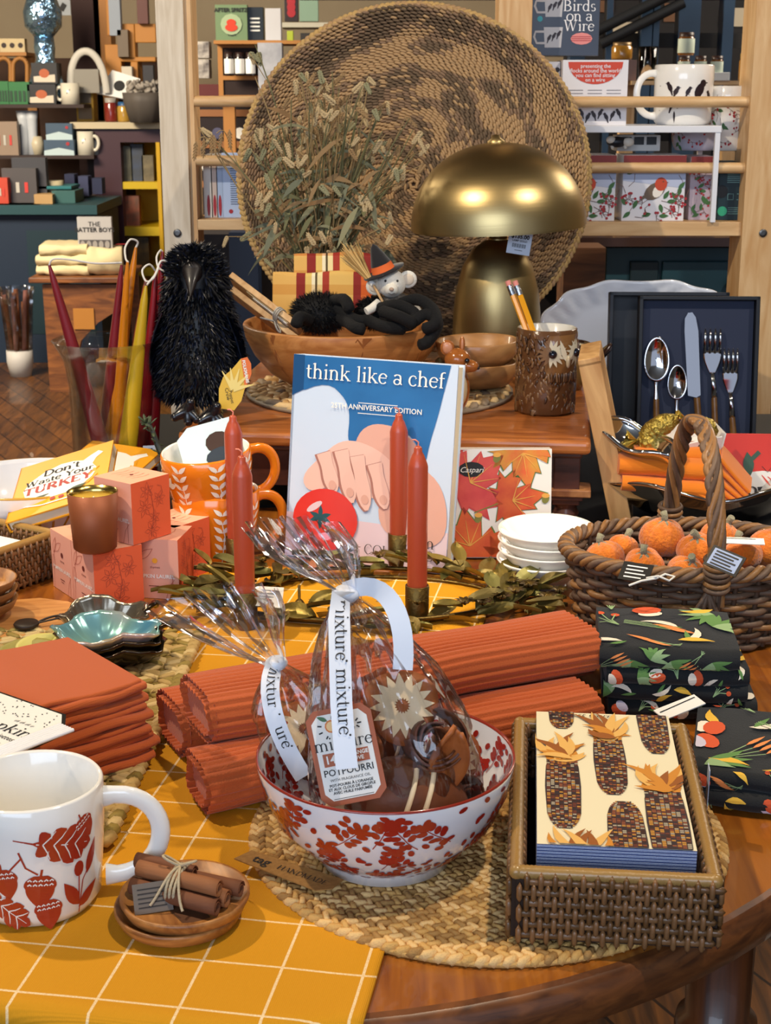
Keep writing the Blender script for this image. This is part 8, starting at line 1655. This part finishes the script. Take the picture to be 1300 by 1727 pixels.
for i,(x0,y0,x1,y1,c_,l) in enumerate(((205,246,222,306,'#6d6a58','left clear bag of greenery on the top yellow shelf'),(222,243,240,306,'#3d4a66','blue labelled bag on the top yellow shelf'),(240,262,258,306,'#85785a','right tan bag on the top yellow shelf'),(206,330,234,382,'#a8583a','red floral packet on the middle yellow shelf'),(212,400,250,450,'#8a6a34','olive packet on the lowest yellow shelf'))): sbox('packet',l,'packet',x0,y0,x1,y1,8.16,.06,[mat('bgp_%d'%i,c_,.5,var=(18,'#3a3a30',.25))],None)
# counter objects
for i,(x,y0,y1,c_,l,r_) in enumerate(((184,165,204,'#7a2a22','dark red jar candle on the beige counter',.034),(206,172,204,'#b08a3a','amber jar with blue lid on the beige counter',.034))): jar(l,x,y0,y1,8.12,r_,[mat('cj_%d'%i,c_,.2,coat=.5)]*2+[mat('lid_blue','#2a5a8a',.4) if i else mat('lid_clear','#a8a29a',.3)],gz(206),lab_=False)
q=MB(); q.lathe([(0,0),(.08,0),(.11,.10),(.115,.15),(.10,.15),(0,.12)],24,0,wob=lambda a,z:.04*math.sin(a*16)); rnd=random.Random(2)
for i in range(60): a=rnd.uniform(0,6.28); q.spin((.08*math.cos(a),.08*math.sin(a),.15+rnd.uniform(0,.05)),(rnd.uniform(-1,1),rnd.uniform(-1,1),rnd.uniform(-1,1)),(0,1,0),.05,.02,.02,1)
p=Q(240,204,7.9); q.build('wire_basket',[mat('basket_grey','#57504a',.6),mat('filler_pale','#9a9288',.7)],loc=(p.x,8.0,gz(206)),label='dark wire basket with pale filler on the counter near the rack post',cat='basket')
q=MB(); q.tube(bez((-.075,0,0),(-.10,0,.26),(.10,0,.30),(.11,0,0),20),.020,8,flat=.5,up=(0,1,0)); q.box(.01,.02,.06,.13,.08,.12,1); p=Q(135,150,8.0); q.build('arched_holder',[mat('holder_white','#c4bfb4',.5),mat('holder_clear','#8a8478',.3)],loc=(p.x,8.15,Q(0,150,8.15).z-.02),label='white arched paper holder beside the cream mug',cat='holder')
sbox('drawer_box','small yellow wooden drawer box with two pale fronts','box',130,148,156,206,8.2,.12,[mat('drawer_yellow','#b8902c',.6),mat('drawer_front','#8a7a66',.6)],gz(206),lambda q,w_,h_,fn:[q.poly([(-w_*.38,h_*a_),(w_*.38,h_*a_),(w_*.38,h_*(a_+.36)),(-w_*.38,h_*(a_+.36))],lambda x,y:(x,-.003,y),1) for a_ in(.08,.55)])
q=MB(); q.ext([(-.10,-.04),(.08,-.08),(.13,.04),(-.02,.09)],.01,0); q.dot(.02,0,.03,flat(.012),1); p=Q(178,142,7.9); q.build('greeting_card',[PAPER,INK],loc=(p.x,8.2,Q(0,146,7.95).z),rot=(R(65),0,0),label='tilted white card with dark print above the jars on the counter',cat='card')
wf=thing('wooden_display','honey coloured wall display with cubbies behind the left rack post','display',(0,8.3,0)); HW=mat('honey_wood','#b5782e',.55)
for (x0,y0,x1,y1,d_) in((180,75,203,150,.12),(200,40,226,100,.10),(203,96,262,104,.2),(228,40,262,72,.03),(181,-30,200,60,.05),(222,104,232,150,.15)): a=Q(x0,y1,8.3);b=Q(x1,y0,8.3); q=MB(); q.box((a.x+b.x)/2,d_/2,(a.z+b.z)/2,b.x-a.x,d_,b.z-a.z,0); q.build('panel',[HW],wf,bevel=.004)
for x,l,c_,y0,y1 in((193,'silver hanging ornament left in the wooden display','#8a93a0',-10,60),(207,'brown pouch in the wooden display','#6a5a48',50,96),(240,'dark red carton high behind the rack post','#5a2a20',-5,40),(250,'black packet standing on the counter display','#26242a',110,150),(214,'white spice packet in the lower cubby','#c9c0ae',112,145)): sbox('ornament' if 'ornament' in l else 'packet',l,'packet',x-8,y0,x+8,y1,8.25,.06,[mat('wf_%d'%x,c_,.5)])
sbox('shop_sign_card','small pale blue card pinned on the cream wall at upper left','card',93,-2,118,26,9.0,.01,[mat('sign_pale','#b4bcc4',.6),INK],None,lambda q,w_,h_,fn:q.strip([(-w_*.1,h_*.3),(w_*.15,h_*.7)],.03,lambda x,y:(x,-.002,y),1),rz=0)
# postcard, bench, cloths, bundle
def boys(q,w_,h_,fn):
    f=lambda x,y:(x,-.002,y); q.poly([(-w_*.46,h_*.04),(w_*.46,h_*.04),(w_*.46,h_*.42),(-w_*.46,h_*.42)],f,1); 
    for i in range(5): q.dot(-w_*.36+i*w_*.18,h_*.30,w_*.07,lambda x,y:(x,-.004,y),2,ry=h_*.10)
    q.text('THE',0,h_*.76,.030,f,3); q.text('PHOTO BOYS',0,h_*.62,.032,f,3,bold=.02) if 0 else q.text('BATTER BOYS',0,h_*.62,.028,f,3,bold=.02)
sbox('book','grey book with a photograph of people on its cover behind the canvas cloths','book',133,366,187,432,6.7,.03,[mat('gb_grey','#a6a4a4',.6),mat('gb_dark','#4a4648',.6),mat('gb_mid','#8a8684',.6),INK],None,boys)
bn=thing('wooden_bench','brown wooden bench with arched legs at the left background','bench',(0,6.6,0)); BNW=wood('bench_wood','#5a3218','#8a5428',(2,8,8),4,.5); bz=lambda y:Q(0,y,6.6).z; bx=lambda x:Q(x,460,6.6).x
q=MB(); q.box((bx(50)+bx(212))/2,.22,bz(467)-.012,bx(212)-bx(50),.50,.024,0); q.build('seat',[BNW],bn,bevel=.004)
q=MB(); q.ext([(bx(70),bz(480)),(bx(200),bz(480)),(bx(200),bz(520)),(bx(160),bz(545)),(bx(130),bz(575)),(bx(108),.0),(bx(72),.0)],.03,0,TR(0,.03,0,R(90))); q.build('front_panel',[BNW],bn)
for x,y in((200,.03),(200,.40),(75,.40)): q=MB(); q.box(bx(x),y,bz(480)/2,.04,.04,bz(480),0); q.build('leg',[BNW],bn)
q=MB(); q.box((bx(120)+bx(155))/2,-.002,(bz(520)+bz(555))/2,bx(155)-bx(120),.01,bz(520)-bz(555),0); q.build('label_panel',[mat('bench_amber','#a8702c',.6)],bn)
CNV=mat('canvas_cream','#cdbd94',.9,bump=(200,.4))
zc=bz(467)+.001
for i,(x0,x1,l) in enumerate(((60,150,'lowest folded cream canvas cloth on the brown bench'),(58,152,'second folded cream canvas cloth on the left pile'),(62,142,'top folded canvas cloth of the left pile on the bench'),(140,198,'right folded cream canvas cloth pile with a red corner'))):
    w_=bx(x1)-bx(x0); q=MB(); h_=.045 if i<3 else .12; cloth_slab(q,w_,.24,h_,0,wob=.008,sd=i*3,nx=14); 
    if i==3: q.leaf(w_*.3,-.05,.3,.07,.03,lambda x,y:(x,y,h_+.012),1)
    q.build('canvas_cloth',[CNV,BER],loc=((bx(x0)+bx(x1))/2,6.75 if i<3 else 6.74,zc+.045*i if i<3 else zc),rot=(0,0,R(4*(i-1))),label=l,cat='cloth',group='folded canvas cloths on the bench')
bp=thing('wrapped_bundle','cellophane wrapped bundle of brown sticks standing at the left edge','bundle',(Q(34,610,7.0).x,7.0,0)); hz=lambda y:Q(34,y,7.0).z
BB=MB(); z0=0; q=MB()
q.lathe([(0,hz(605)),(.055,hz(605)),(.06,hz(580)),(.075,hz(500)),(.085,hz(485))],20,0,wob=lambda a,z:.08*math.sin(a*7)); q.build('cellophane_wrap',[film('cello_far','#e8e4e0',.3,20,.8,.1)],bp)
rnd=random.Random(9)
for i in range(9): a=rnd.uniform(0,6.28); q=MB(); q.tube([(.03*math.cos(a),.03*math.sin(a),hz(603)),(.055*math.cos(a+.3),.055*math.sin(a+.3),hz(495+rnd.uniform(-8,20)))],.011,8); q.build('stick',[mat('bundle_brown','#7a4a30',.7) if i%3 else mat('bundle_rose','#9a6a64',.7)],bp)
q=MB(); q.lathe([(0,0),(.05,0),(.062,hz(610)),(.062,hz(590)),(.0,hz(590))],20,0); q.build('white_base',[mat('bundle_white','#b8b4b0',.6)],bp)
# ================= middle background (between left post and tray) =================
CW_=mat('cream_wall_board','#c4b494',.8)
zM=fshelf('stock_shelf','brown shelf with pouches and tins seen left of the round tray',360,560,68,74,6.4,.3,TANW)
def pouch(q,w_,h_,fn): f=lambda x,y:(x,-.003,y); f2=lambda x,y:(x,-.005,y); q.dot(0,h_*.45,w_*.34,f,1,ry=h_*.30); q.dot(0,h_*.50,w_*.15,f2,2,ry=h_*.10); q.dot(0,h_*.36,w_*.20,f2,2,ry=h_*.11); q.text('AFTER SPRITZ',0,h_*.80,.022,f,3,bold=.03); q.text('TEA',0,h_*.13,.02,f,3,bold=.03)
sbox('pouch','sage green pouch with a red bear picture on the stock shelf','pouch',364,8,416,68,6.4,.06,[mat('pouch_green','#6d8560',.5),mat('pouch_pale','#9db08a',.5),mat('pouch_red','#c83c20',.5),INK],zM,pouch)
sbox('tin','black tin with pale print beside the green pouch','tin',417,12,443,68,6.42,.08,[mat('tin_black','#1e2428',.4),PAPER],zM,lambda q,w_,h_,fn:[q.strip([(-w_*.3,h_*(.3+.12*k)),(w_*.3,h_*(.3+.12*k))],.006,lambda x,y:(x,-.003,y),1) for k in range(4)])
sbox('box','plain white box right of the black tin','box',448,14,473,68,6.4,.08,[mat('plain_white','#c4c4c8',.6)],zM)
sbox('cubby','brown wooden cubby holding a row of dark bottles','cubby',372,74,440,166,6.5,.18,[mat('cubby_dark','#2a1c1a',.8),TANW],None,lambda q,w_,h_,fn:[q.strip([(-w_*.5,h_*y_),(w_*.5,h_*y_)],.018,lambda x,y:(x,-.006,y),1) for y_ in(.02,.38,.97)]+[q.strip([(x_*w_,0),(x_*w_,h_)],.02,lambda x,y:(x,-.006,y),1) for x_ in(-.48,.48)])
for i,l in enumerate(('leftmost dark bottle with white label before the cubby','middle dark bottle with white label before the cubby','rightmost dark bottle with white label before the cubby')): jar(l,385+18*i,88,128,6.42,.020,[mat('bottle_dark','#1c1416',.2,coat=.4),PAPER,mat('bottle_cap','#2a1a16',.4)],g='dark bottles in the cubby')
sbox('box','white box with grey leaf pattern hanging right of the cubby','box',436,72,475,152,6.35,.1,[mat('leafbox','#b6b8c0',.6,var=(16,'#8f929c',.2))],None)
sbox('shelf_unit','dark lower shelving with pots seen between the rack rungs','shelf',330,176,480,375,6.9,.3,[mat('lower_dark','#241a1c',.8),mat('lower_blue','#4a4a66',.6),mat('lower_tan','#8a5a34',.6),PAPER],0,lambda q,w_,h_,fn:[q.strip([(-w_*.5,h_*y_),(w_*.5,h_*y_)],.03,lambda x,y:(x,-.006,y),2) for y_ in(.72,.86,.97)]+[q.dot(-w_*.35+i*w_*.12,h_*(.90 if i%2 else .78),.025,lambda x,y:(x,-.008,y),1 if i%3 else 3) for i in range(7)])
for i,(y0,y1,l) in enumerate(((70,98,'upper white box with ink drawing right of the left post'),(100,132,'lower white box with ink drawing right of the left post'))): sbox('box',l,'box',325,y0,352,y1,6.6,.1,[mat('inkbox','#b8b2aa',.6,var=(22,'#4a4446',.12))],None)
sbox('box','dark red box beneath the white ink boxes','box',330,142,372,168,6.6,.1,[mat('darkred_box','#5a2220',.6)],None)
fshelf('white_shelf','white shelf board high behind the left side of the tray',474,620,38,46,7.2,.25,mat('shelf_white','#b8b4a4',.6),leg=False)
for i,(x0,y0,x1,y1,c_,l) in enumerate(((480,-12,502,36,'#2c2224','dark frame with red flowers above the white shelf'),(505,-12,536,36,'#7f9a86','pale green picture above the white shelf'),(484,52,494,70,'#a9b83a','small bright green plant pot under the white shelf'))): sbox('framed_picture' if i<2 else 'pot',l,'picture' if i<2 else 'pot',x0,y0,x1,y1,7.2,.05,[mat('fp_%d'%i,c_,.5),BER],None,(lambda q,w_,h_,fn:[q.dot(0,h_*(.3+.2*k),.02,lambda x,y:(x,-.003,y),1) for k in range(3)]) if i==0 else None)
# pink bag under table
q=MB(); q.grid(lambda u,v:((u-.5)*.16+.01*math.sin(v*9),.02*math.sin(u*19),v*.46*(1+.03*math.sin(u*12))),40,8); q.build('pink_cloth_bag',[mat('pink_satin','#a8447a',.5,sheen=.3)],loc=(.165,1.16,.0),solid=.004,label='pink gathered cloth hanging bag beneath the front of the round table',cat='bag')
q=MB(); q.grid(lambda u,v:((u-.5)*.10+.01*math.sin(v*9),.02*math.sin(u*15),v*.45*(1+.03*math.sin(u*12))),30,8); q.build('cream_cloth_bag',[mat('cream_satin','#cbb596',.5)],loc=(.065,1.18,.0),solid=.004,label='cream gathered cloth beside the pink one beneath the round table',cat='bag')
